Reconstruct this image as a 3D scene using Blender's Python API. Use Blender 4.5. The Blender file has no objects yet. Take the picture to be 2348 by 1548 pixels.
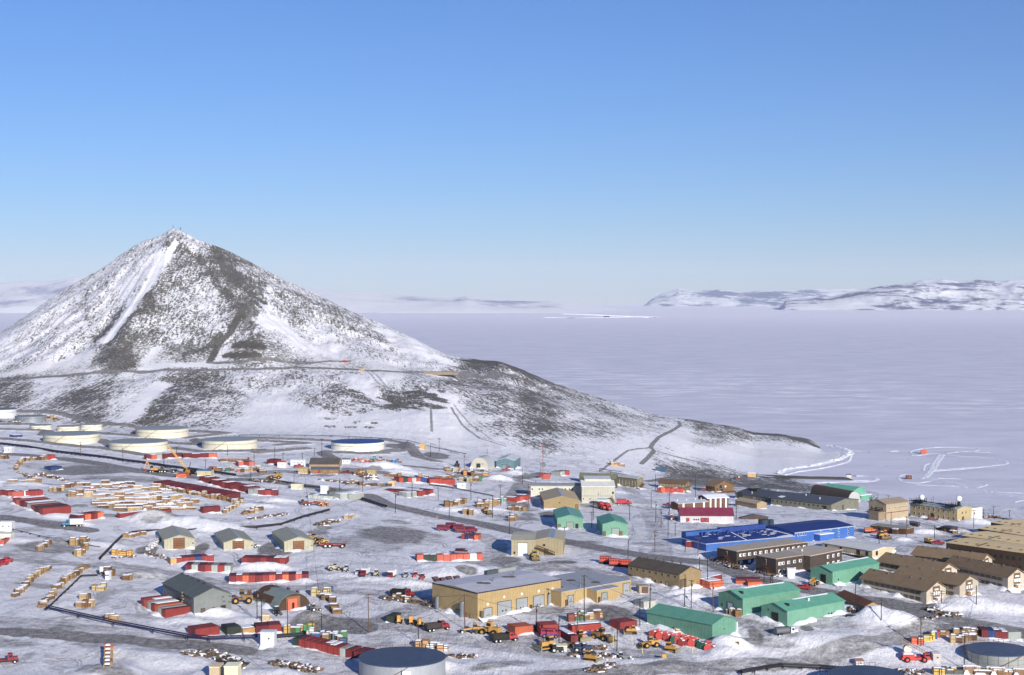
import bpy, math, random
import numpy as np
from mathutils import Vector, Matrix
random.seed(7)
SC=bpy.context.scene; COL=SC.collection
F=3457.0; HC=130.0; CX=1174.0; CY=774.0; T=math.atan(83/F)
SUN_AZ=26; SUN_EL=19
# ---------------------------------------------------------------- pixel <-> world
def ray(px,py):
    x=(px-CX)/F; y=(CY-py)/F
    dy=math.cos(T)+y*math.sin(T); dz=-math.sin(T)+y*math.cos(T)
    return x/dy, dz/dy                     # X per Y, Z per Y
def at_z(px,py,z):
    u,s=ray(px,py); D=(z-HC)/s if s<-1e-6 else 5e4
    return u*D, D, z
def at_d(px,py,D):
    u,s=ray(px,py); return u*D, D, HC+s*D
# ---------------------------------------------------------------- noise
def _h(i,j,s):
    n=(i*374761393+j*668265263+s*974634777)&0xffffffff
    n=((n^(n>>13))*1274126177)&0xffffffff
    return ((n^(n>>16))&0xffff)/65535.0
def vn(x,y,s=0):
    xi=np.floor(x).astype(np.int64); yi=np.floor(y).astype(np.int64)
    fx=x-xi; fy=y-yi; fx=fx*fx*(3-2*fx); fy=fy*fy*(3-2*fy)
    a=_h(xi,yi,s);b=_h(xi+1,yi,s);c=_h(xi,yi+1,s);d=_h(xi+1,yi+1,s)
    return (a*(1-fx)+b*fx)*(1-fy)+(c*(1-fx)+d*fx)*fy
def fbm(x,y,s=0,o=4,g=.5):
    r=0;a=1;t=0
    for k in range(o):
        r=r+a*(vn(x*2**k+17*k,y*2**k-9*k,s+k)*2-1); t+=a; a*=g
    return r/t
# ---------------------------------------------------------------- terrain heights
# per column: px, town (py,z) x6, base (py,z), mid (py,D), skyline (py,D)
TC=[
(-600,[(1548,24),(1430,28),(1330,31),(1250,35),(1160,39),(1080,41)],(1010,45),(960,1200),(1010,1420)),
(-100,[(1548,24),(1430,28),(1330,31),(1250,35),(1160,39),(1050,42)],(960,46),(872,1250),(822,1440)),
(0,   [(1548,24),(1430,27.5),(1330,31),(1250,35),(1160,39),(1050,42)],(950,46),(868,1250),(763,1450)),
(68,  [(1548,24),(1430,27.5),(1330,31),(1250,35),(1160,39),(1050,42)],(958,45),(864,1248),(720,1460)),
(129, [(1548,23),(1430,27.5),(1330,31),(1250,34.5),(1160,38),(1050,41)],(966,44),(860,1245),(677,1470)),
(198, [(1548,23),(1430,27),(1330,30),(1250,33.5),(1160,38),(1060,41)],(975,42),(856,1240),(636,1480)),
(239, [(1548,23),(1430,27),(1330,30),(1250,33),(1160,38),(1060,41)],(978,42),(854,1240),(612,1485)),
(290, [(1548,23),(1430,27),(1330,29.5),(1250,32.5),(1160,37),(1060,40.5)],(980,42),(852,1238),(575,1490)),
(327, [(1548,22.5),(1430,26.5),(1330,29),(1250,32),(1160,37),(1060,40.5)],(982,41),(850,1236),(554,1495)),
(371, [(1548,22),(1430,26),(1330,28.5),(1250,31.5),(1160,36),(1060,40)],(984,41),(848,1236),(539,1498)),
(400, [(1548,22),(1430,26),(1330,28.5),(1250,31),(1160,36),(1060,40)],(986,41),(847,1235),(524,1500)),
(419, [(1548,22),(1430,26),(1330,28.5),(1250,31),(1160,36),(1060,40)],(987,41),(847,1235),(532,1500)),
(453, [(1548,22),(1430,26),(1330,28.5),(1250,31),(1160,36),(1060,40)],(988,41),(847,1235),(549,1500)),
(511, [(1548,22),(1430,25.5),(1330,28),(1250,31),(1160,35),(1060,39.5)],(988,41),(847,1235),(570,1500)),
(579, [(1548,21),(1430,25),(1330,28),(1250,31),(1160,35),(1060,39)],(989,40.5),(847,1236),(602,1498)),
(647, [(1548,21),(1430,25),(1330,28),(1250,31),(1160,34.5),(1060,38.5)],(992,40),(847,1237),(640,1495)),
(715, [(1548,20.5),(1430,24.5),(1330,28),(1250,31),(1160,34),(1060,38)],(996,39.5),(846,1238),(670,1490)),
(800, [(1548,20),(1430,24),(1330,28),(1250,31),(1160,33),(1065,38)],(1000,38.5),(848,1240),(711,1480)),
(880, [(1548,20),(1430,24),(1330,28),(1250,30),(1160,32),(1065,36)],(1006,37),(850,1245),(745,1470)),
(955, [(1548,19.5),(1430,24),(1330,27.5),(1250,29),(1160,31),(1070,34)],(1018,34.5),(853,1252),(780,1460)),
(1020,[(1548,19),(1430,24),(1330,27),(1250,28.5),(1160,30),(1075,32.5)],(1026,32),(858,1265),(811,1452)),
(1064,[(1548,19),(1430,24),(1330,27),(1250,28.5),(1160,29.5),(1080,31)],(1032,30),(865,1275),(821,1448)),
(1110,[(1548,19),(1430,24),(1330,27),(1250,28),(1160,29),(1085,30)],(1038,29),(872,1270),(826,1445)),
(1150,[(1548,19),(1430,24),(1330,27),(1250,28),(1160,28.5),(1088,29)],(1044,28),(880,1262),(829,1442)),
(1200,[(1548,19),(1430,24),(1330,27),(1250,28),(1160,28),(1095,28)],(1052,26),(900,1250),(848,1440)),
(1273,[(1548,19),(1430,24),(1330,27),(1250,28),(1160,27.5),(1100,26)],(1062,24),(930,1225),(880,1432)),
(1347,[(1548,19),(1430,24),(1330,27),(1250,28),(1160,27),(1105,24)],(1074,22),(965,1190),(903,1422)),
(1420,[(1548,18.5),(1430,23.5),(1330,27),(1250,27.5),(1165,26),(1112,21)],(1084,19),(1000,1140),(925,1408)),
(1493,[(1548,18),(1430,23),(1330,26.5),(1250,27),(1170,25),(1120,19)],(1092,15),(1025,1130),(948,1390)),
(1523,[(1548,18),(1430,23),(1330,26.5),(1250,27),(1170,25),(1122,18)],(1094,14),(1030,1135),(954,1380)),
(1591,[(1548,17.5),(1430,23),(1330,26),(1250,27),(1170,23.5),(1124,14)],(1098,9),(1045,1165),(963,1375)),
(1689,[(1548,16.5),(1430,23),(1330,26),(1250,27),(1172,22.5),(1122,11)],(1094,3),(1050,1215),(980,1366)),
(1728,[(1548,16),(1430,23),(1330,26),(1250,27),(1172,22),(1123,9)],(1092,1),(1052,1228),(991,1362)),
(1801,[(1548,15),(1430,23),(1330,26),(1250,27),(1172,21),(1126,8)],(1098,-.6),(1052,1228),(997,1358)),
(1850,[(1548,14.5),(1430,23),(1330,26),(1250,27),(1172,20),(1130,7)],(1100,-1),(1061,1210),(1009,1355)),
(1885,[(1548,14),(1430,23),(1330,26),(1250,27),(1172,19.5),(1134,8)],(1106,-1.5),(1052,1235),(1028,1338)),
(1925,[(1548,14),(1430,23),(1330,26),(1250,27),(1173,19.5),(1138,8)],(1110,-2),(1043,1268),(1036,1300)),
(1950,[(1548,14),(1430,23),(1330,25.5),(1250,27),(1174,19.5),(1142,8)],(1112,-3),(1046,1300),(1036,1353)),
(2100,[(1548,14),(1430,22),(1330,25),(1250,26.5),(1182,20),(1165,10)],(1140,-3),(1050,1300),(1040,1353)),
(2348,[(1548,14),(1430,20),(1330,24.5),(1250,24.5),(1200,18),(1182,8)],(1150,-3),(1050,1300),(1040,1353)),
(2950,[(1548,14),(1430,20),(1330,24),(1250,22),(1210,14),(1190,6)],(1160,-3),(1050,1300),(1040,1353)),
]
cu=[];cD=[];cZ=[]
for px,town,base,mid,sky in TC:
    D=[120.];Z=[town[0][1]+10]
    for py,z in town+[base]:
        X,Y,zz=at_z(px,py,z); D.append(Y);Z.append(z)
    for py,d in (mid,sky):
        X,Y,zz=at_d(px,py,d)
        if px>1940: zz=-4
        D.append(d);Z.append(zz)
    D.append(sky[1]+ (350 if px<1000 else 160)); Z.append(min(Z[-1]*.3,40) if px<1000 else -6)
    D.append(2700);Z.append(-12)
    cu.append(ray(px,900)[0]);cD.append(D);cZ.append(Z)
cu=np.array(cu);cD=np.array(cD);cZ=np.array(cZ)
NU=1080
gu=np.linspace(ray(-330,900)[0],ray(2680,900)[0],NU)
gd=[130.]
while gd[-1]<2650:
    d=gd[-1]; gd.append(d*(1.012 if d<390 else (1.0021 if d<1020 else (1.0024 if d<1560 else 1.012))))
gd=np.array(gd); ND=len(gd)
Z0=np.zeros((ND,NU))
for i,u in enumerate(gu):
    dd=[np.interp(u,cu,cD[:,k]) for k in range(cD.shape[1])]
    zz=[np.interp(u,cu,cZ[:,k]) for k in range(cD.shape[1])]
    Z0[:,i]=np.interp(gd,dd,zz)
def blur(Z,n,ax):
    k=np.ones(2*n+1)/(2*n+1)
    P=np.pad(Z,[(n,n) if a==ax else (0,0) for a in (0,1)],mode='edge')
    return np.apply_along_axis(lambda m:np.convolve(m,k,mode='valid'),ax,P)
skyD=np.interp(gu,cu,cD[:,9]); baseD=np.interp(gu,cu,cD[:,7])
GX=gd[:,None]*gu[None,:]; GY=np.repeat(gd[:,None],NU,1)
Zs=blur(blur(Z0,12,0),4,1)
w=np.clip(1-np.abs(GY-skyD[None,:])/60,0,1)      # keep the crest line itself
Z0=Zs*(1-w)+Z0*w
hillz=np.interp(gu,cu,cZ[:,9])
AX,AY,AZ=at_d(400,524,1500)
ang=np.arctan2(GX-AX,-(GY-AY)); rad=np.hypot(GX-AX,GY-AY)
hs=np.clip((Z0-np.interp(gu,cu,cZ[:,7])[None,:]-3)/25,0,1)*np.clip((GY-baseD[None,:])/60,0,1)*(GY<skyD[None,:]+200)
cr=np.clip(np.abs(GY-skyD[None,:])/50,.12,1)
rel=fbm(ang*rad/34+3,rad/110,11,4)*5.0+fbm(GX/16,GY/22,5,4)*2.2+(1-np.abs(fbm(ang*7,rad/260,31,3))*2)*3.0
rel=rel*np.clip(np.abs(GY-1242)/45,.12,1)
Z0=Z0+hs*cr*np.where(GX<ray(1300,900)[0]*GY,rel,rel*.55)
# spine running down the front of the hill, gully on its left
def seg_dist(P,Q):
    ax,ay=P;bx,by=Q; vx,vy=bx-ax,by-ay; L=vx*vx+vy*vy+1e-9
    t=np.clip(((GX-ax)*vx+(GY-ay)*vy)/L,0,1)
    return np.hypot(GX-ax-t*vx,GY-ay-t*vy)
def cast0(px,py,Zg):
    u,s=ray(px,py)
    ui=np.clip((u-gu[0])/(gu[-1]-gu[0])*(NU-1),0,NU-1.001); i=int(ui); fr=ui-i
    zc=Zg[:,i]*(1-fr)+Zg[:,i+1]*fr
    m=gd>330; zr=HC+s*gd; hit=np.where(m&(zc>=zr))[0]
    if len(hit)==0:
        return at_z(px,py,0.0)
    k=hit[0]
    if k==0: return u*gd[0],gd[0],zc[0]
    a=zr[k-1]-zc[k-1]; b=zr[k]-zc[k]; t=a/(a-b) if a!=b else 0
    D=gd[k-1]+(gd[k]-gd[k-1])*t
    return u*D,D,HC+s*D
sp=[cast0(*p,Z0)[:2] for p in ((400,545),(372,600),(330,680),(290,760),(262,835))]
sd=np.minimum.reduce([seg_dist(sp[i],sp[i+1]) for i in range(len(sp)-1)])
Z0+=7*np.exp(-(sd/16)**2)*cr*hs
sp=[cast0(*p,Z0)[:2] for p in ((392,570),(350,620),(305,690),(255,770))]
sd=np.minimum.reduce([seg_dist(sp[i],sp[i+1]) for i in range(len(sp)-1)])
Z0-=4*np.exp(-(sd/9)**2)*cr*hs
sp=[cast0(*p,Z0)[:2] for p in ((415,545),(480,590),(520,650),(560,710),(585,760),(600,820))]
sd=np.minimum.reduce([seg_dist(sp[i],sp[i+1]) for i in range(len(sp)-1)])
Z0+=9*np.exp(-(sd/20)**2)*cr*hs
land=np.clip((Z0+1)/6,0,1)
Z0+=land*(1-hs)*np.clip((GY-300)/100,0,1)*(fbm(GX/45,GY/45,3,3)*.28)
ZB=Z0.copy()          # base used to stand things on
# drifts and small mounds
town=land*(1-hs)
ZF=ZB+town*(np.abs(fbm(GX/6+.3*GY/9,GY/9,21,4))*.42-.08+ np.clip(fbm(GX/15,GY/15,41,4)-.2,0,1)*1.3)
def cast(px,py): return cast0(px,py,ZB)
def gz(x,y):
    u=x/y; ui=np.clip((u-gu[0])/(gu[-1]-gu[0])*(NU-1),0,NU-1.001); i=int(ui); fr=ui-i
    k=int(np.clip(np.searchsorted(gd,y)-1,0,ND-2)); t=(y-gd[k])/(gd[k+1]-gd[k])
    a=ZB[k,i]*(1-fr)+ZB[k,i+1]*fr; b=ZB[k+1,i]*(1-fr)+ZB[k+1,i+1]*fr
    return a*(1-t)+b*t
# px,py,rx,ry(m),h
BUMPS=[(605,1304,9.5,3,2.6),(452,1297,8,2.6,2.0),(1030,1309,13.5,8,3.2),(1000,1322,10,5,2),(395,1203,15,8,3.4),(480,1212,14,7,3),(345,1196,11,4,2.6),
(135,1186,6,3,1.6),(1672,1486,7,3.5,4),(1660,1500,5,4,2),(1912,1476,15,7,2.0),(2045,1424,9,5,3.4),(1995,1415,5,3,2.2),(1588,1375,6,3,2.2),(1560,1362,5,2.5,1.6),
(503,1410,7,3,2.4),(716,1418,5,2.6,2.4),(700,1410,4,2,1.5),(335,1322,8,3,1.8),(1620,1275,6,3,1.4),(1650,1272,5,2,1.6),(2210,1385,9,4,1.6),(2280,1395,16,5,2.4),(2150,1395,7,3,1.5),
(180,1203,7,3,1.6),(40,1110,14,5,1.3),(300,1130,22,10,1.0),(640,1150,8,3,1.6),(590,1160,10,4,1.4),(900,1075,10,6,2.4),(860,1070,12,5,1.8),(930,1085,8,4,1.5),(1185,1087,7,4,2.2),(1150,1100,8,5,2.5),(1330,1100,6,4,1.5),
(1290,1110,12,5,1.5),(2240,1200,8,4,2.4),(2130,1225,9,3,2.4),(2070,1240,4,2,1.6),(2195,1218,5,2,1.4),(930,1125,9,5,1.6),(1060,1172,12,4,1.8),(1130,1170,8,3,1.4),
(700,1335,4,2,1),(860,1330,9,3,1.2),(950,1340,8,3,1.4),(790,1320,7,3,1),(1340,1378,8,3,1.3),(1620,1300,9,4,1),(1260,1300,8,4,1.2),(1290,1320,10,4,1.4),(1400,1290,6,3,1.2),
(380,1520,12,6,1.6),(250,1540,10,6,1.8),(330,1500,10,5,1),(30,1240,8,4,1),(120,1240,7,4,.8),(240,1250,9,4,1),(620,1545,9,4,1.2),(1100,1530,12,5,1.0),(1500,1530,20,6,1.4),(1700,1520,16,6,1.3),
(1760,1345,6,3,1.4),(1240,1260,6,2,1.2),(1480,1160,10,4,1),(1420,1130,8,4,1.2),(1950,1395,5,3,1),(2090,1500,10,5,1.2),(420,1425,8,3,1),(590,1425,9,4,1.2),(1000,1530,5,4,2)]
for px,py,rx,ry,h in BUMPS:
    X,Y,_=cast(px,py); m=(np.abs(GX-X)<3*rx)&(np.abs(GY-Y)<3*ry)
    q=((GX[m]-X)/rx)**2+((GY[m]-Y)/ry)**2
    q=q*(1+.35*fbm(GX[m]/5,GY[m]/5,7,3))
    ZF[m]+=h*np.exp(-q**1.4)
# ---------------------------------------------------------------- rock, dirt and dark patch maps
RD={ 530:{300:4,400:3,500:4,2400:2},
 560:{200:4,300:5,350:4,385:3,405:8,440:5,480:5,500:8,520:5,600:5,700:5,2400:5},
 620:{100:4,200:4,250:5,300:3,350:2,370:1,385:7,450:5,500:6,535:8,550:5,600:5,700:5,2400:5},
 680:{0:3,100:4,200:5,250:4,300:2,310:1,330:7,370:7,400:5,450:4,500:5,530:8,560:8,590:8,620:3,640:5,700:5,760:5,800:5,2400:5},
 740:{0:3,60:5,100:4,150:3,200:5,240:4,270:7,320:6,380:4,430:4,480:4,540:6,575:8,590:3,630:1,660:5,700:5,750:5,800:6,850:4,900:4,2400:5},
 790:{0:4,50:3,100:4,150:4,200:4,240:6,270:9,300:8,350:7,400:7,440:8,490:8,500:3,515:1,540:6,580:7,620:6,660:4,700:2,750:2,800:4,850:5,900:4,950:1,1000:3,1050:5,2400:5},
 825:{0:2,50:3,100:4,150:5,200:3,230:6,260:9,300:8,340:3,380:4,420:7,450:8,480:6,500:2,540:6,580:7,620:6,660:5,720:4,800:3,850:3,900:4,960:2,1000:3,1060:5,1100:9,1150:9,1200:7,2400:6},
 850:{0:3,50:6,100:5,150:5,200:4,250:7,300:5,340:3,400:5,450:6,550:4,650:4,700:5,750:4,800:4,900:3,950:5,1000:3,1050:7,1100:7,1200:6,2400:6},
 880:{0:8,60:7,80:4,120:3,160:6,200:7,230:8,280:7,320:4,350:5,400:8,450:8,500:7,550:6,600:5,650:5,700:6,750:7,790:6,830:2,870:2,900:3,950:5,1000:7,1050:7,1100:7,1150:7,1200:7,1300:6,2400:6},
 920:{0:8,60:8,120:7,200:8,230:8,270:5,300:4,340:8,400:8,450:7,500:6,540:6,580:4,610:1,660:2,690:5,720:6,760:7,800:7,850:8,900:9,950:7,990:5,1020:1,1060:5,1100:6,1150:7,1200:7,1250:6,1300:5,1400:5,1450:4,1520:3,1600:7,1700:8,2400:8},
 960:{0:5,100:4,150:5,200:8,250:7,270:3,310:8,350:8,400:7,450:6,500:6,550:5,570:2,600:0,680:0,710:4,750:5,790:2,830:1,900:1,950:0,1000:1,1050:2,1080:5,1120:6,1200:7,1270:6,1300:4,1350:5,1400:5,1450:5,1500:5,1530:5,1600:9,1650:9,1700:9,1800:9,2400:9},
 990:{0:0,150:0,200:3,260:4,300:5,400:5,500:3,560:3,600:0,700:0,740:1,800:0,1000:0,1060:1,1100:4,1150:7,1200:7,1250:6,1300:5,1350:5,1400:4,1450:4,1500:3,1540:2,1570:3,1600:6,1650:6,1700:6,1760:8,1850:9,2400:9},
 1010:{0:0,500:0,1060:0,1120:3,1160:5,1200:6,1250:6,1300:5,1350:4,1400:3,1450:2,1500:1,1560:0,1600:4,1650:5,1700:5,1750:3,1800:6,1860:8,2400:9},
 1035:{0:0,1060:0,1150:2,1200:4,1250:5,1300:4,1350:2,1400:1,1480:1,1500:4,1530:3,1570:1,1620:1,1680:0,2400:0},
 1070:{0:0,1100:0,1200:1,1300:1,1400:0,1480:2,1520:5,1560:6,1600:6,1640:4,1680:1,1700:0,2400:0},
 1092:{0:0,1400:0,1500:2,1530:4,1600:7,1680:8,1740:7,1760:2,2400:0},
 1108:{0:0,1480:1,1540:5,1600:7,1680:7,1760:8,1800:8,1850:4,1900:5,2400:2},
 1125:{0:0,1600:2,1700:4,1780:6,1830:7,1880:6,2400:1}, 1150:{0:0,2400:1}, 1600:{0:0,2400:0}}
rk=sorted(RD); R=np.array([np.interp(np.arange(-400,2760,20),sorted(RD[k]),[RD[k][q] for q in sorted(RD[k])]) for k in rk])/10
R=R*np.interp(rk,[840,880,960,1600],[1,.86,.82,.85])[:,None]
R[:,80:]=np.clip(R[:,80:]*1.2,0,1)
def proj(X,Y,Z):
    z=Z-HC; c=math.cos(T); s=math.sin(T)
    d=Y*c-z*s; up=Y*s+z*c
    return CX+F*X/d, CY-F*up/d
PX,PY=proj(GX,GY,ZF)
wx=PX+25*fbm(PX/45,PY/28,51,3); wy=PY+12*fbm(PX/60,PY/30,52,3)
ui=np.clip((wx+400)/20,0,R.shape[1]-1.001); i0=ui.astype(int); fu=ui-i0
vi=np.clip(np.interp(wy,rk,np.arange(len(rk))),0,len(rk)-1.001); j0=vi.astype(int); fv=vi-j0
ROCK=(R[j0,i0]*(1-fu)+R[j0,i0+1]*fu)*(1-fv)+(R[j0+1,i0]*(1-fu)+R[j0+1,i0+1]*fu)*fv
ROCK*=np.where(GY<900,0,1)*(1+.38*fbm(GX/26,GY/40,77,3))
DIRT_DARK=np.zeros_like(ROCK)
def stroke(M,pts,w,v,mode='max',soft=.5):
    P=[cast(*p)[:2] for p in pts]
    xs=[p[0] for p in P]; ys=[p[1] for p in P]
    m=(GX>min(xs)-2*w)&(GX<max(xs)+2*w)&(GY>min(ys)-2*w)&(GY<max(ys)+2*w)
    gx=GX[m];gy=GY[m]; d=np.full(gx.shape,1e9)
    for (ax,ay),(bx,by) in zip(P[:-1],P[1:]):
        vx,vy=bx-ax,by-ay; t=np.clip(((gx-ax)*vx+(gy-ay)*vy)/(vx*vx+vy*vy+1e-9),0,1)
        d=np.minimum(d,np.hypot(gx-ax-t*vx,gy-ay-t*vy))
    a=np.clip((w-d)/(w*soft),0,1)
    if mode=='max': M[m]=np.maximum(M[m],a*v)
    else: M[m]=M[m]*(1-a)+v*a
def patch(M,px,py,rx,ry,v,rot=0):
    X,Y,_=cast(px,py); m=(np.abs(GX-X)<2.2*max(rx,ry))&(np.abs(GY-Y)<2.2*max(rx,ry))
    c,s=math.cos(rot),math.sin(rot); dx=GX[m]-X;dy=GY[m]-Y
    q=((dx*c+dy*s)/rx)**2+((-dx*s+dy*c)/ry)**2
    M[m]=np.maximum(M[m],v*np.clip(1.5-q*(1+.6*fbm(GX[m]/8,GY[m]/8,9,3)),0,1))
# hill: snow gully, roads, tracks, outcrops
stroke(ROCK,[(412,572),(392,620),(360,680),(330,740),(300,800),(275,845)],19,.62,'max',.9)
stroke(ROCK,[(420,560),(450,590),(490,640),(520,690)],10,.75,'max',.8)
stroke(ROCK,[(401,556),(385,585)],3.5,0,'set',.3)
stroke(ROCK,[(385,585),(368,612),(338,658),(300,702)],5.5,.06,'set',.5)
stroke(ROCK,[(300,702),(265,755),(245,778)],8,.08,'set',.7)
stroke(ROCK,[(300,835),(250,850)],14,.9,'max',.8); stroke(ROCK,[(425,812),(480,795),(500,770)],10,.85,'max',.8); stroke(ROCK,[(330,830),(360,800)],5,.15,'set',.8)
stroke(ROCK,[(0,860),(60,850),(110,838),(180,820)],12,0.05,'set',.8)
stroke(ROCK,[(290,965),(330,920),(370,880)],9,0.05,'set',.8)
stroke(ROCK,[(340,842),(400,838),(470,836)],8,.02,'set',.8)
stroke(ROCK,[(600,740),(640,735),(680,790),(760,810)],13,.08,'set',.9)
stroke(ROCK,[(880,760),(960,800),(1030,835)],14,.05,'set',.8)
stroke(ROCK,[(800,860),(850,900),(880,925)],10,.02,'set',.8)
stroke(ROCK,[(580,1000),(640,940),(700,960),(780,1010)],26,.0,'set',.6)
stroke(ROCK,[(900,970),(1000,1000),(1100,1030)],40,.0,'set',.6)
for a in ([(500,590),(512,612)],[(520,625),(545,640)],[(515,665),(530,680)],[(578,680),(606,694)],[(1090,826),(1150,832),(1190,848)]):
    stroke(ROCK,a,5,1.3,'max',.7)
stroke(ROCK,[(560,700),(530,760),(500,790),(480,830)],5,1.0,'max',.6)
stroke(ROCK,[(545,790),(600,795)],8,.9); stroke(ROCK,[(520,815),(590,818)],6,1.0); 
for k in range(46):
    X_=random.gauss(940,48); patch(ROCK,X_,random.uniform(898,940)-abs(X_-940)*.08,random.uniform(3,10),random.uniform(2,4),.82,random.uniform(-.3,.3))
for k in range(26): patch(ROCK,random.uniform(740,860),random.uniform(900,985),random.uniform(3,7),random.uniform(2,5),.55,random.uniform(-.5,.5))
stroke(ROCK,[(1590,962),(1690,980),(1728,992),(1801,998),(1870,1022)],14,1.4,'max',.5)
stroke(ROCK,[(1075,829),(1150,833),(1200,852)],16,1.1,'max',.5)
HR=[(0,874),(100,864),(200,857),(280,851),(400,849),(500,848),(600,846),(700,843),(780,846),(840,850),(900,852),(960,853),(1050,858),(1120,862),(1190,864)]
stroke(DIRT_DARK,HR,4.5,1.0,'max',.5); stroke(DIRT_DARK,[(480,831),(560,829),(650,829),(700,833),(770,828),(800,828)],3.5,.9)
stroke(DIRT_DARK,[(1050,860),(1100,864),(1190,866)],7,1.0)
stroke(DIRT_DARK,[(1555,966),(1560,975),(1540,988),(1510,1003),(1496,1018),(1492,1026),(1500,1034),(1485,1050),(1470,1064)],2.1,1.0,'max',.4)
stroke(DIRT_DARK,[(1500,1034),(1540,1045),(1600,1058),(1660,1075),(1700,1087)],2.5,1.0,'max',.4)
stroke(DIRT_DARK,[(1495,1026),(1440,1033),(1410,1055),(1375,1080),(1400,1086)],1.6,.7)
stroke(DIRT_DARK,[(840,850),(870,880),(915,918)],1.6,.6); stroke(DIRT_DARK,[(850,850),(890,890),(930,918)],1.6,.6)
stroke(DIRT_DARK,[(1035,935),(1060,975),(1100,1005),(1160,1024)],1.8,.7);stroke(DIRT_DARK,[(1040,925),(1080,975),(1130,1010),(1170,1022)],1.5,.6)
stroke(DIRT_DARK,[(988,925),(989,960),(990,990)],1.5,.7); stroke(DIRT_DARK,[(580,710),(560,760),(500,800)],2.5,.7)
# tank farm berms and town roads
for a in ([(36,945),(100,945),(160,955),(220,972),(330,985)],[(0,986),(110,990),(100,1000)],[(0,1008),(110,1018),(240,1030),(330,1045)],[(230,996),(310,1002),(320,990)],[(385,1018),(460,1022),(450,1010)],[(430,1006),(520,995),(440,990)],[(590,1012),(700,1018),(640,1022)],[(600,1035),(460,1038),(400,1030)],[(590,1040),(700,1030)],[(540,1005),(700,1010),(760,1013)],[(230,1012),(260,1025)],[(0,975),(70,975)],
          [(881,1010),(935,1020),(935,1035),(880,1037)],[(760,1040),(820,1042),(880,1040)],[(740,1040),(770,1058)],[(935,1022),(960,1050),(1000,1060)]):
    stroke(DIRT_DARK,a,6,1.1,'max',.5); M_=np.zeros_like(ZF); stroke(M_,a,7,1.0,'max',.9); ZF+=M_*1.4
patch(DIRT_DARK,1000,1045,9,22,.9);patch(DIRT_DARK,915,1025,10,14,.9)
ROADS=[([(0,1040),(150,1052),(330,1082),(480,1098),(600,1100),(760,1122),(880,1155),(980,1178),(1100,1200),(1180,1216),(1300,1243),(1420,1265),(1550,1283),(1640,1292),(1720,1325),(1850,1352),(1960,1372),(2040,1380),(2110,1400),(2200,1425),(2348,1452)],6.0,.62),
([(850,1135),(900,1160),(1000,1183),(1100,1203),(1230,1232)],3.5,.9),
([(0,1186),(60,1195),(140,1208),(200,1216)],5,.8),([(0,1272),(120,1290),(300,1300),(420,1318),(520,1345),(700,1350),(900,1362),(1000,1375)],5,.42),
([(0,1448),(120,1455),(300,1468),(430,1478),(560,1492)],4.5,.95),([(0,1424),(200,1445),(420,1470),(600,1495),(800,1505)],6,.38),
([(1250,1548),(1500,1542),(1750,1530),(1900,1505),(2020,1475),(2140,1442),(2130,1415)],5,.5),
([(1000,1375),(940,1400),(860,1430),(790,1425)],6,.45),([(790,1425),(960,1440),(1060,1470),(1300,1500)],6,.4),
([(1000,1290),(1120,1290),(1200,1300),(1350,1310),(1440,1330)],7,.45),([(1130,1290),(1140,1250),(1100,1225)],5,.4),
([(800,1075),(880,1085),(960,1100),(1060,1092),(1180,1100),(1250,1085)],5,.55),([(560,1092),(650,1080),(740,1090),(860,1075)],5,.5),([(840,1060),(930,1068),(1000,1075)],4,.6),
([(1440,1120),(1470,1150),(1500,1200),(1520,1270)],5,.35),([(1200,1110),(1180,1140),(1190,1165)],6,.5),([(1480,1105),(1560,1095),(1650,1100),(1720,1095)],4,.6),
([(2080,1090+110),(2200,1212),(2150,1245),(2050,1262)],6,.4),([(1840,1115),(1780,1105),(1745,1092)],3,.8),([(1750,1094),(1850,1096),(1940,1097)],4,1.1),
([(700,1440),(780,1430),(820,1440)],7,.9),([(1660,1420),(1750,1440),(1800,1460)],5,.4),([(2180,1440),(2300,1450),(2400,1455)],4,.8),([(1980,1380),(2080,1400),(2120,1405)],5,.75)]
for p,w,v in ROADS: stroke(DIRT_DARK,p,w*1.2,min(1,v*1.15+.04),'max',.3)
for a in ((190,1078,26,22,.75),(150,1070,30,20,.5),(280,1098,24,12,.6),(900,1228,18,26,.68),(850,1245,20,24,.5),(960,1235,14,18,.5),(720,1432,10,12,.7),(1395,1405,9,11,.9),(1160,1285,7,9,.7),(460,1258,3.5,12,.78),(612,1258,4,13,.76),(630,1266,6,7,.8),(335,1262,4,10,.8),  # dirt, plus narrow darker patches left of each tan shed
   (700,1230,14,14,.35),(120,1255,16,10,.6),(60,1270,14,10,.5),(250,1240,8,10,.4),(1260,1180,6,12,.8),(1360,1160,9,10,.6),(1570,1108,14,14,.6),(1640,1112,18,16,.7),(1730,1104,14,10,.9),(1450,1335,6,7,.5),(1310,1345,6,5,.4),(2110,1395,6,6,.9),(2200,1310,10,8,.4),(1640,1305,6,6,.5),(1300,1405,14,8,.35),
   (400,1200,9,5,.66),(350,1203,6,4,.62),(490,1207,8,5,.55),(1070,1316,5,4,.7),(1095,1300,4,5,.6),(1850,1443,2.5,3,.9),(1735,1462,2.5,9,.7),(550,1440,7,4,.5),(420,1460,5,3,.6),(740,1290,10,8,.3),(1700,1480,10,6,.35),(930,1300,16,8,.35),(820,1290,16,6,.4),
   (180,1160,6,5,.6),(280,1185,14,5,.6),(90,1195,20,6,.6),(60,1215,10,6,.5),(1290,1290,6,5,.9),(970,1100,12,8,.5),(1210,1180,4,8,.6),(560,1130,10,6,.4),(2160,1240,12,7,.35),(2060,1180,8,10,.4)):
    patch(DIRT_DARK,*a)
for k in range(130):
    patch(DIRT_DARK,random.uniform(0,2348),random.uniform(1080,1548),random.uniform(4,16),random.uniform(3,9),random.uniform(.35,.62),random.uniform(-.5,.5))
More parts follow.
